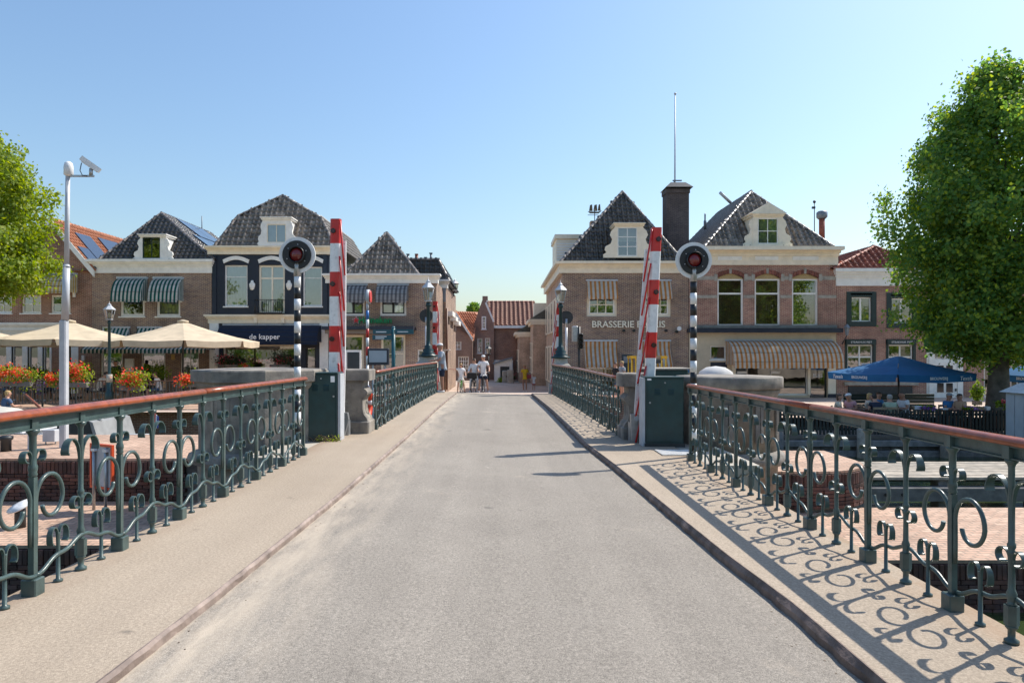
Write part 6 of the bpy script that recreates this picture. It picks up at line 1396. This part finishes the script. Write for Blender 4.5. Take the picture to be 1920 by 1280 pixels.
# ---- terrace left
for lb, px, D, f, kw in (
    ('man in grey shirt and dark cap seated by the fence', 52, 31.0, 75, dict(top='grey', bottom='denim', hair='dark', cap='navy', lean=.15)),
    ('girl in lilac top sitting with her back to the canal', 78, 30.6, 178, dict(top='purple', bottom='black', hair='brown', H=1.5)),
    ('woman in dark grey seated beside the girl in lilac', 99, 31.2, -80, dict(top='grey', bottom='navy', hair='dark', long_hair=True)),
    ('woman in pink seated at the left end of the terrace', 12, 31.0, 60, dict(top='pink', bottom='denim', hair='brown', long_hair=True)),
    ('man with dark hair eating beside the lamp post', 170, 31.4, 70, dict(top='black', bottom='denim', hair='dark', lean=.1)),
    ('woman in pale shirt bent over her plate', 186, 30.7, 150, dict(top='cream', bottom='navy', hair='dark', lean=.45)),
    ('woman in peach top seated right of the lamp post', 232, 31.2, 70, dict(top='peach', bottom='denim', hair='brown')),
    ('person in black seated behind the geraniums', 272, 31.4, 60, dict(top='black', bottom='navy', hair='dark')),
    ('man in white shirt seated facing left on the terrace', 296, 30.7, -75, dict(top='white', bottom='denim', hair='brown', lean=.2))):
    sit(lb, px, D, -.56, f, group=None, **kw)
person('man in navy shirt standing at the restaurant window', (X_(217,35.6),35.6,-.58), R(0), 1.80, top='navy', bottom='black', hair='dark')
sit('grey haired person in blue sitting on the moored sloop', 15, 23.9, -1.02, 150, top='denim', bottom='navy', hair='blond')
# ---- terrace right
for lb, px, D, f, kw in (
    ('woman with brown hair at the near end of the right terrace', 1574, 24.9, 60, dict(top='cream', bottom='denim', hair='brown', long_hair=True)),
    ('person with pale hat and pink top leaning over the table', 1597, 25.3, -60, dict(top='pink', bottom='white', hair='grey', cap='white', lean=.3)),
    ('blonde woman in cream raising her hands at the table', 1631, 25.4, 70, dict(top='cream', bottom='denim', hair='blond', long_hair=True)),
    ('dark haired man in navy bent over the table', 1643, 24.5, 175, dict(top='navy', bottom='black', hair='dark', lean=.25)),
    ('brown haired person in pale blue behind the man in navy', 1648, 26.0, 20, dict(top='blue', bottom='denim', hair='brown')),
    ('grey haired woman in pale green with back to canal', 1668, 24.6, 165, dict(top='green', bottom='cream', hair='grey')),
    ('bald man in white shirt under the blue parasol', 1694, 25.0, -75, dict(top='white', bottom='navy', hair=None, lean=.12, skin=M_skin2, H=1.85)),
    ('man in bright blue shirt and grey cap at right table', 1780, 25.3, 15, dict(top='blue', bottom='denim', hair='grey', cap='grey')),
    ('woman in peach top with sunglasses facing left at right table', 1799, 25.0, -70, dict(top='peach', bottom='green', hair='dark', glasses=True))):
    sit(lb, px, D, -1.2, f, **kw)
# ================================================================ terraces: parasols, fences, furniture
def octa_parasol(label, px, D, py_apex, py_rim, r_px, zf, m, rot=0.):
    x = X_(px,D); r = r_px*D/F; za, zr_ = Z_(py_apex,D), Z_(py_rim,D); q = thing('parasol', label, 'parasol', (x,D,zf)); n = 8
    def pt(i, k, z): a = 2*math.pi*i/n+rot+math.pi/8; return Vector((x+r*k*math.cos(a), D+r*k*math.sin(a), z))
    mb = MB()
    for i in range(n):
        m_ = [lerp(za, zr_, f)-.10*math.sin(math.pi*f) for f in (.06,.35,.7,1.)]; ks = (.06,.35,.7,1.)
        rows = [(pt(i,k,z), (pt(i,k,z)+pt(i+1,k,z))/2-Vector((0,0,.05*k)), pt(i+1,k,z)) for k, z in zip(ks, m_)]
        b = mb.add([p for r_ in rows for p in r_])
        for j in range(3):
            for c in range(2): mb.face((b+j*3+c,b+j*3+c+1,b+(j+1)*3+c+1,b+(j+1)*3+c))
    mb.build('canopy', m, q, True)
    for i in range(n):
        a, b = pt(i,1.,m_[3]), pt(i+1,1.,m_[3]); d = (b-a)*.02; mid = (a+b)/2-Vector((0,0,.05)); h = .27
        mb = MB(); mb.poly([a+d,mid,mid-Vector((0,0,h)),a+d*2.2-Vector((0,0,h))]); mb.poly([mid,b-d,b-d*2.2-Vector((0,0,h)),mid-Vector((0,0,h))]); mb.build('valance', m, q, True)
        MB().tube([pt(i,.05,m_[0]-.10), pt(i,.36,m_[1]-.06), pt(i,.70,m_[2]-.06), pt(i,.97,m_[3]-.07)], .018, 5).build('rib', M_spar, q, True)
    mb = MB(); mb.lathe([(r*.075,za-.06),(r*.07,za+.02),(.03,za+.07)], (x,D,0), 12); mb.build('top_cap', m, q, True)
    MB().cyl((x,D,zf),(x,D,za),.05,n=10).build('pole', M_dark, q, True); MB().bbox(x-.45,x+.45,D-.45,D+.45,zf,zf+.1,.03).build('base', M_dark, q, True)
    return q
M_spar = mat('oiled_wood', (.30,.14,.05), .5, .2)
M_beige = clothmat('beige_canvas', (.68,.57,.42), .22)
octa_parasol('large cream octagonal parasol behind the camera mast', 131, 32.4, 602, 638, 137, -.56, M_beige)
octa_parasol('large cream octagonal parasol right of the lamp post', 343, 32.4, 602, 640, 137, -.56, M_beige, .06)
octa_parasol('cream parasol cut by the left picture edge', -90, 32.5, 600, 637, 137, -.56, M_beige, .1)
M_blue = clothmat('blue_canvas', (.012,.12,.29), .10)
def square_parasol(label, px, D, py_apex, py_rim, r_px, rot, txt):
    x = X_(px,D); r = r_px*D/F; za, zr_ = Z_(py_apex,D), Z_(py_rim,D); q = thing('parasol', label, 'parasol', (x,D,-1.2)); n = 4
    pt = lambda i, k, z: Vector((x+r*k*math.cos(math.pi/2*i+rot), D+r*k*math.sin(math.pi/2*i+rot), z)); mb = MB()
    ks = (.04,.5,1.); zz = [za, lerp(za,zr_,.5)-.05, zr_]
    for i in range(n):
        b = mb.add([p for k, z in zip(ks, zz) for p in (pt(i,k,z), (pt(i,k,z)+pt(i+1,k,z))/2-Vector((0,0,.06*k)), pt(i+1,k,z))])
        for j in range(2):
            for c in range(2): mb.face((b+j*3+c,b+j*3+c+1,b+(j+1)*3+c+1,b+(j+1)*3+c))
    mb.build('canopy', M_blue, q, True); h = .26
    for i in range(n):
        a, b = pt(i,1.,zr_), pt(i+1,1.,zr_); d = (b-a)*.012; mid = (a+b)/2-Vector((0,0,.06)); H = Vector((0,0,h))
        mb = MB(); mb.poly([a+d,mid,mid-H,a+d*2-H]); mb.poly([mid,b-d,b-d*2-H,mid-H]); v = mb.build('valance', M_blue, q, True)
        nrm = (b-a).cross(Vector((0,0,1))).normalized(); az = math.atan2((b-a).y,(b-a).x)
        for f, t, sz in ((.18 if i % 2 else .84, 'Texels', .21), (.50, 'BROUWERIJ', .15)):
            p = a.lerp(b, f)-Vector((0,0,h*.62))+nrm*.03; lettering(t, sz, M_wletter, v, p, rot=(R(90),0,az), extrude=.002, shear=.2 if t == 'Texels' else 0)
        MB().tube([pt(i,.04,za-.06), pt(i,.98,zr_-.05)], .018, 5).build('rib', M_dark, q, True)
    i = 2; a, b = pt(i,1.,zr_), pt(i+1,1.,zr_); c = ((a+b)/2).lerp(pt(0,0,za), .42); nrm = (b-a).cross(pt(0,0,za)-a).normalized(); nrm = nrm if nrm.z > 0 else -nrm
    u = (b-a).normalized(); vv = nrm.cross(u); me = textmesh('BROUWERIJ', .30, extrude=.002); me.materials.clear(); me.materials.append(M_wletter)
    o = link('lettering', me, q); o.matrix_local = Matrix.Translation(c+nrm*.06-Vector(q.location)) @ Matrix((u, vv, nrm)).transposed().to_4x4()
    MB().cyl((x,D,-1.2),(x,D,za),.04,n=10).build('pole', M_dark, q, True); MB().bbox(x-.4,x+.4,D-.4,D+.4,-1.2,-1.1,.03).build('base', M_dark, q, True)
    return q
square_parasol('blue square brewery parasol over the right terrace tables', 1685, 26.6, 668, 699, 122, R(-121), 1)
square_parasol('blue square brewery parasol at the right picture edge', 2000, 26.6, 662, 702, 122, R(-127), 1)
# ---- fences
def fence(label, x0, x1, y, zf, h, step, post, m, mr, cat='fence'):
    q = thing('terrace_fence', label, cat, ((x0+x1)/2, y, zf)); x = x0
    while x < x1-.1:
        e = min(x+post, x1); MB().bbox(x-.03,x+.03,y-.03,y+.03,zf,zf+h+.03,.006).build('post', m, q, True)
        MB().bbox(x+.031,e-.031,y-.03,y+.03,zf+h-.04,zf+h,.006).build('top_rail', mr, q, True); MB().box(x+.031,e-.031,y-.015,y+.015,zf+.10,zf+.14).build('bottom_rail', m, q, True)
        mb = MB(); k = int((e-x)/step)
        for i in range(1, k): mb.box(lerp(x,e,i/k)-.012,lerp(x,e,i/k)+.012,y-.012,y+.012,zf+.14,zf+h-.04)
        mb.build('bars', m, q, True); x = e
    return q
fence('dark bar fence with brown top rail along the left terrace', -22.6, -12.1, 27.6, -.56, 1.06, .125, 1.35, M_dark, mat('rail_brown', (.13,.06,.035), .5, .2))
q = thing('picket_fence', 'dark green picket fence along the right terrace edge', 'fence', (12,23.55,-1.2)); M_pick = mat('picket_green', (.014,.022,.022), .5, .3)
for i in range(100):
    x = 5.2+i*.125; MB().box(x,x+.075,23.50,23.53,-1.25,-.36+.02*math.sin(i*2.1)).build('picket', M_pick, q, True)
for z in (-1.05,-.55): MB().box(5.1,17.8,23.531,23.57,z,z+.07).build('rail', M_pick, q, True)
# ---- chairs and tables
M_oak = mat('terrace_oak', (.34,.24,.15), .6, .2, 8)
def chair_proto():
    q = thing('terrace_chair', 'x', 'chair', (0,0,-50))
    for x in (-.2,.2):
        MB().bbox(x-.02,x+.02,-.22,-.18,0,.45,.004).build('leg', M_oak, q); MB().bbox(x-.02,x+.02,.18,.22,0,.88,.004).build('leg', M_oak, q)
    MB().bbox(-.23,.23,-.23,.23,.45,.49,.01).build('seat', M_dark, q)
    for z in (.62,.80): MB().bbox(-.18,.18,.185,.215,z,z+.08,.004).build('back_slat', M_oak, q)
    return q
def table_proto(m):
    q = thing('terrace_table', 'x', 'table', (0,0,-50)); MB().bbox(-.42,.42,-.38,.38,.71,.75,.008).build('table_top', m, q)
    for x in (-.36,.36):
        for y in (-.32,.32): MB().bbox(x-.025,x+.025,y-.025,y+.025,0,.71,.004).build('leg', m, q)
    return q
cp, tp, tp2 = chair_proto(), table_proto(M_oak), table_proto(mat('red_brown_table', (.17,.075,.045), .5, .2))
def place(proto, x, y, z, rz, label, group):
    o = copy_tree(proto); o.location = (x, y, z); o.rotation_euler = (0,0,rz); o['label'] = label; o['group'] = group; return o
for px, D, f, who in ((52,31.0,75,'the man in grey with dark cap'),(78,30.6,178,'the girl in lilac'),(99,31.2,-80,'the woman in dark grey'),(12,31.0,60,'the woman in pink'),(170,31.4,70,'the dark haired man by the lamp post'),(186,30.7,150,'the woman bent over her plate'),(232,31.2,70,'the woman in peach by the lamp post'),(272,31.4,60,'the person in black'),(296,30.7,-75,'the man in white facing left')):
    a = R(f); place(cp, X_(px,D)-.06*math.sin(a), D+.06*math.cos(a), -.56, a, 'oak terrace chair under %s' % who, 'oak chairs on the left terrace')
for px, D, who in ((32,31.2,'between pink woman and man in grey'),(88,31.5,'in front of the girl in lilac'),(150,31.4,'left of the dark haired man'),(252,31.4,'beside the woman in peach'),(284,31.2,'before the man in white'),(178,31.5,'before the woman bent over her plate')):
    place(tp, X_(px,D), D, -.56, 0, 'oak terrace table %s' % who, 'oak tables on the left terrace')
for i, (px, D, who) in enumerate(((1585,25.3,'nearest the cafe'),(1612,25.2,'before the person with pale hat'),(1655,25.2,'before the man in navy'),(1676,25.3,'left of the bald man'),(1735,25.0,'standing empty with flowers'),(1766,24.9,'before the man in blue'),(1790,24.8,'beside the woman in peach'),(1838,24.6,'in front of the tree trunk'))):
    place(tp2, X_(px,D), D, -1.2, 0, 'red brown terrace table %s' % who, 'tables on the right terrace')
for px, D, f, who in ((1574,24.9,60,'the brown haired woman'),(1597,25.3,-60,'the person with pale hat'),(1631,25.4,70,'the blonde woman in cream'),(1643,24.5,175,'the man in navy'),(1648,26.0,20,'the person in pale blue'),(1668,24.6,165,'the grey haired woman in green'),(1694,25.0,-75,'the bald man'),(1780,25.3,15,'the man in bright blue'),(1799,25.0,-70,'the woman in peach')):
    a = R(f); place(cp, X_(px,D)-.06*math.sin(a), D+.06*math.cos(a), -1.2, a, 'terrace chair under %s' % who, 'chairs on the right terrace')
for o in (cp, tp, tp2):
    for c in list(o.children): bpy.data.objects.remove(c)
    bpy.data.objects.remove(o)
for i, (px, D, kx) in enumerate(((1718,25.,.3),(1745,25.,.2),(1770,24.9,.2),(1836,24.6,.25),(1850,24.7,.15))):
    q = thing('table_setting', ('white napkin stand on the empty red brown table','small bottles on the empty red brown table','plates before the man in blue','wooden condiment box before the tree trunk','white menu card before the tree trunk')[i], 'tableware', (X_(px,D),D,-.45))
    MB().bbox(-kx/2,kx/2,-.1,.1,0,.05 if i == 2 else .13,.01).build('body', (M_bwhite, M_oak, M_bwhite, M_oak, M_bwhite)[i], q)
# bench along the back of the right terrace
q = thing('long_bench', 'dark green slatted bench behind the right terrace tables', 'bench', (X_(1668,27.8),27.8,-1.2))
for i in range(5): MB().bbox(X_(1584,27.8),X_(1755,27.8),27.9,27.94,-.72+i*.135,-.60+i*.135,.006).build('back_slat', M_shut, q, True)
MB().bbox(X_(1584,27.8),X_(1755,27.8),27.4,27.88,-.80,-.74,.01).build('seat', M_shut, q, True)
for px in (1586,1668,1750): MB().bbox(X_(px,27.8),X_(px+3,27.8),27.4,27.89,-1.2,-.81,.01).build('leg', M_shut, q, True)
# ================================================================ plants and trees
RNG = np.random.default_rng(5)
def leafmesh(name, pts, size, m, up=.35, out=None, aspect=.75, parent=None, flat=0.):
    n = len(pts); d = RNG.normal(size=(n,3)); 
    if out is not None: d = d*.75+out*.8
    d[:,2] += up; d /= np.linalg.norm(d,axis=1)[:,None]+1e-9
    t = np.cross(d, RNG.normal(size=(n,3))); t /= np.linalg.norm(t,axis=1)[:,None]+1e-9; b = np.cross(d, t)
    s = size*RNG.uniform(.6,1.35,(n,1)); fold = d*s*.12
    v = np.empty((n,4,3)); v[:,0] = pts-t*s*.5; v[:,1] = pts-b*s*.5*aspect+fold; v[:,2] = pts+t*s*.5; v[:,3] = pts+b*s*.5*aspect+fold
    me = bpy.data.meshes.new(name); me.vertices.add(n*4); me.vertices.foreach_set('co', v.reshape(-1)); me.loops.add(n*4); me.loops.foreach_set('vertex_index', np.arange(n*4, dtype=np.int32))
    me.polygons.add(n); me.polygons.foreach_set('loop_start', np.arange(0,n*4,4,dtype=np.int32))
    a = me.attributes.new('tone', 'FLOAT', 'POINT'); a.data.foreach_set('value', np.repeat(RNG.random(n),4).astype(np.float32))
    me.materials.append(m); me.update(calc_edges=True); me.validate()
    return link(name, me, parent)
def clumps(cent, per, spread): c = np.repeat(np.array(cent), per, axis=0); return c+RNG.normal(size=c.shape)*spread
def crown(prof, nclump, per, spread, cx=0., cy=0., sy=1., shell=.45, lump=.17):
    """prof: [(z, r)]; clump centres biased to the outer shell, uneven outline"""
    zs_ = np.array([p[0] for p in prof]); rs = np.array([p[1] for p in prof]); z = RNG.uniform(zs_[0], zs_[-1], nclump*4); r = np.interp(z, zs_, rs)
    keep = RNG.random(nclump*4) < r/rs.max(); z, r = z[keep][:nclump], r[keep][:nclump]
    a = RNG.uniform(0, 2*np.pi, len(z)); wob = 1+lump*np.sin(a*5+z*1.7)+lump*.8*np.sin(a*9-z*2.9)+RNG.normal(size=len(z))*.05
    k = np.maximum(shell, RNG.random(len(z))**.38); rr = r*wob*k
    c = np.stack([cx+rr*np.cos(a), cy+rr*np.sin(a)*sy, z], 1); p = np.repeat(c, per, axis=0); o = np.repeat(np.stack([np.cos(a), np.sin(a), .2+0*a],1), per, axis=0)
    return p+RNG.normal(size=p.shape)*np.array(spread), o, c
M_leafR = leafmat('lime_leaf', (.095,.205,.055), (.14,.26,.06), (.36,.44,.06), .8, .55)
M_leafL = leafmat('sunny_lime_leaf', (.15,.23,.026), (.20,.28,.034), (.32,.36,.05), .8, .5)  # yellower copy of the lime leaf, sunlight on the tree put into its colour
M_bark = mat('lime_bark', (.13,.11,.09), .9, .35, 5, .9, 14, col2=(.085,.075,.06))
def tree(label, x, y, z0, prof, nclump, per, size, m, trunk_r, trunk_h, name='lime_tree', spread=.235):
    q = thing(name, label, 'tree', (x, y, z0)); pr = [(z-z0, r) for z, r in prof]
    p, o, c = crown([(z_, r_*.79) for z_, r_ in pr], nclump, per, spread); cr = tag(leafmesh('crown', p, size, m, .25, o, parent=q), kind='stuff')
    mb = MB(); top = pr[-1][0]*.86; n = 12; rings = []
    for i in range(15):
        f = i/14; zz = f*top; r = trunk_r*((1.35-.35*min(1,f*14)) if f < .08 else lerp(1.,.16,(f-.08)/.92)); wx, wy = .10*math.sin(zz*.9), .08*math.cos(zz*.7)
        rings.append([(wx+r*(1+.06*math.sin(k*3+zz))*math.cos(2*math.pi*k/n), wy+r*(1+.06*math.cos(k*2+zz*2))*math.sin(2*math.pi*k/n), zz) for k in range(n)])
    mb.rings(rings, True, True); mb.build('trunk', M_bark, q)
    rr = random.Random(4); idx = [rr.randrange(len(c)) for _ in range(34)]
    mb = MB()
    for i in idx:
        t_ = Vector(c[i]); zb = max(trunk_h, t_.z*.55); b = Vector((.10*math.sin(zb*.9), .08*math.cos(zb*.7), zb)); md = b.lerp(t_, .5)+Vector((0,0,.25)); k = trunk_r*lerp(.30,.12,zb/top)
        mb.tube([b, md, t_], [k,k*.6,k*.18], 7)
    mb.build('limbs', M_bark, q); return q
D = 25.; cz = lambda py: Z_(py,D); s_ = D/F
prof = [(cz(668),60*s_),(cz(648),120*s_),(cz(620),160*s_),(cz(590),178*s_),(cz(550),192*s_),(cz(480),208*s_),(cz(380),205*s_),(cz(310),170*s_),(cz(250),136*s_),(cz(190),88*s_),(cz(150),50*s_),(cz(118),14*s_)]
tree('tall lime tree with dense dark crown on the right terrace', X_(1868,D), D, -1.2, prof, 900, 105, .150, M_leafR, .36, 2.4)
D = 28.; s_ = D/F; prof = [(Z_(562,D),70*s_),(Z_(545,D),125*s_),(Z_(520,D),160*s_),(Z_(480,D),182*s_),(Z_(400,D),182*s_),(Z_(330,D),170*s_),(Z_(285,D),120*s_),(Z_(250,D),70*s_),(Z_(225,D),25*s_)]
tree('sunlit yellow green lime tree at the left edge', X_(-82,D), D, -.56, prof, 620, 105, .155, M_leafL, .38, 3.0)
D = 85.; s_ = D/F; prof = [(Z_(600,D),6*s_),(Z_(590,D),12*s_),(Z_(580,D),11*s_),(Z_(573,D),3*s_)]
tree('green treetop between the two street roofs', X_(890,D), D, -.9, prof, 90, 60, .42, M_leafR, .3, 3., name='street_tree', spread=.22)
# flower boxes, hedges, pots
M_ger = leafmat('geranium_leaf', (.16,.26,.03), (.26,.36,.05), (.42,.46,.08), 6, .45)
M_red1 = leafmat('red_petals', (.72,.06,.035), (.80,.16,.06), (.85,.38,.20), 14, .4)
M_pinkp = leafmat('pink_petals', (.60,.05,.08), (.65,.12,.12), (.7,.3,.3), 8, .3)
M_hedge = leafmat('hedge_leaf', (.08,.17,.02), (.14,.24,.03), (.24,.32,.05), 4, .4)
M_dkleaf = leafmat('dark_plant_leaf', (.03,.07,.02), (.05,.10,.03), (.10,.03,.04), 5, .3)
def blob(c, r, n, cl=12):
    cc = [c+RNG.normal(size=3)*np.array(r)*.5 for _ in range(cl)]; return clumps(cc, n//cl, np.array(r)*.33)
def planter(label, px, py, D, wpx, hpx, red, name='flower_box', zf=None, box=True, mleaf=None, mfl=None, nfl=420, cat='flower box'):
    c = P(px, py, D); w_, h_ = wpx*D/F, hpx*D/F; q = thing(name, label, cat, (c.x,D,c.z-h_/2 if zf is None else zf)); z0 = c.z-q.location.z
    if box: MB().bbox(-w_*.42,w_*.42,-.12,.12,z0-h_*.5-.02,z0-h_*.5+.17,.015).build('box', mat('planter_grey', (.16,.15,.14), .7, .2), q)
    tag(leafmesh('foliage', blob(np.array((0,-.03,z0)), (w_*.42,.2,h_*.38), 900, 16), .085, mleaf or M_ger, .3, parent=q), kind='stuff')
    if red: tag(leafmesh('flowers', blob(np.array((0,-.16,z0+.02)), (w_*.42,.20,h_*.38), int(nfl*.85), 30), .085, mfl or M_red1, .2, parent=q), kind='stuff')
    return q
for px, py, wd, ht, lb in ((28,703,74,40,'red geranium box at left end of terrace fence'),(104,712,24,26,'small red geranium box left of the mast'),(146,702,46,46,'tall red geranium box right of the mast'),(248,712,52,38,'red geranium box right of the lamp post'),(356,711,44,26,'red geranium box beside the stone bastion')):
    planter(lb, px, py, 27.42, wd, ht, True)
for px, py, D, wd, ht, lb in ((74,702,33.2,46,34,'yellow green hedge planter behind the man in grey'),(155,700,33.2,34,34,'bright hedge planter behind the tall geraniums'),(218,702,33.2,34,36,'leafy hedge planter behind the lamp post'),(288,698,33.2,60,30,'leafy hedge planter under the lettered window'),(4,698,33.4,30,30,'hedge planter at the left edge')):
    planter(lb, px, py, D, wd, ht, False, name='hedge_planter', zf=-.56, box=False, mleaf=M_hedge, cat='planter')
    q = bpy.data.objects[-1] if False else None
for px, wd, ht, lb in ((428,44,26,'dark flowering plants left in the hairdresser window'),(525,44,26,'dark red plants right in the hairdresser window')):
    planter(lb, px, 676, 36.5, wd, ht, True, name='window_plants', mleaf=M_dkleaf, mfl=M_pinkp, nfl=110, cat='plants')
planter('bowl of red flowers in turquoise pot in hairdresser window', 462, 684, 36.3, 16, 9, True, name='flower_bowl', nfl=120)
planter('green bush in white pot before the shed', 940, 716, 56.5, 16, 16, False, name='potted_bush', zf=-.8, cat='plant pot'); planter('dark red shrub in tall pot near brick houses', 958, 703, 55.5, 12, 14, True, name='potted_shrub', zf=-.8, mleaf=M_dkleaf, mfl=M_pinkp, nfl=120, cat='plant pot')
for px, D, r, h, lb in ((949,56,.32,1.0,'square pale concrete planter by the shed'),(957,55,.25,1.1,'tall grey planter beside the brick house')):
    q = thing('street_planter', lb, 'planter', (X_(px,D),D,-.82)); MB().bbox(-r,r,-r,r,0,h,.05).build('tub', M_stoneL, q)
planter('purple flowers on the right terrace table', 1737, 766, 24.9, 20, 10, True, name='table_flowers', box=False, mfl=leafmat('purple_petals', (.30,.12,.42), (.36,.18,.5), (.5,.3,.6), 8, .3), nfl=220, cat='flowers'); planter('pink flowers at the kiosk end of the terrace', 1882, 758, 23.9, 14, 14, True, name='table_flowers', mfl=M_pinkp, nfl=200, cat='flowers')
planter('violet flowers on the table before the tree trunk', 1818, 767, 24.7, 18, 8, True, name='table_flowers', box=False, mfl=MATS['purple_petals'], nfl=180, cat='flowers'); planter('tall yellow green plant beside the tree trunk', 1832, 738, 30, 16, 40, False, name='potted_plant', zf=-1.2, mleaf=M_hedge, cat='plant pot')
# dry weeds at the left cabinet
q = thing('weed_tuft', 'dry weeds at foot of left cabinet', 'weeds', (-2.85,11.15,.145)); mb = MB(); rr = random.Random(2)
for i in range(46):
    a = rr.uniform(0,6.28); L = rr.uniform(.06,.22); x, y = rr.uniform(-.25,.22), rr.uniform(-.05,.05); tx, ty = math.cos(a)*L*.8, math.sin(a)*L*.4
    mb.tube([(x,y,0),(x+tx*.5,y+ty*.5,L*.45),(x+tx,y+ty,L*.6)], [.003,.0025,.001], 4)
mb.build('stalks', mat('dry_straw', (.32,.22,.10), .8, .3, 20), q); leafmesh('weed_leaves', clumps([(.05,-.02,.03),(-.12,0,.03),(.15,0,.02)], 40, .04), .03, M_ger, .4, parent=q)
# bank behind the viewer with its trees, mirrored in the windows
mb = MB(); mb.box(-200,200,-200,-7.5,-1.5,-.05); struct(mb.build('near_bank', M_street))
P_ = []; O_ = []
for i in range(21):
    p, o, c = crown([(.5,2.5),(4,3.6),(8,3.8),(11,2.0),(12.5,.4)], 90, 22, .5, -84+i*8.4, -62+3*math.sin(i*2.2)); P_.append(p); O_.append(o)
tag(leafmesh('tree_row', np.concatenate(P_), .55, M_leafR, .25, np.concatenate(O_)), 'row of green trees on the bank behind the viewer', 'trees', kind='stuff')

bpy.data.scenes.remove(TS)
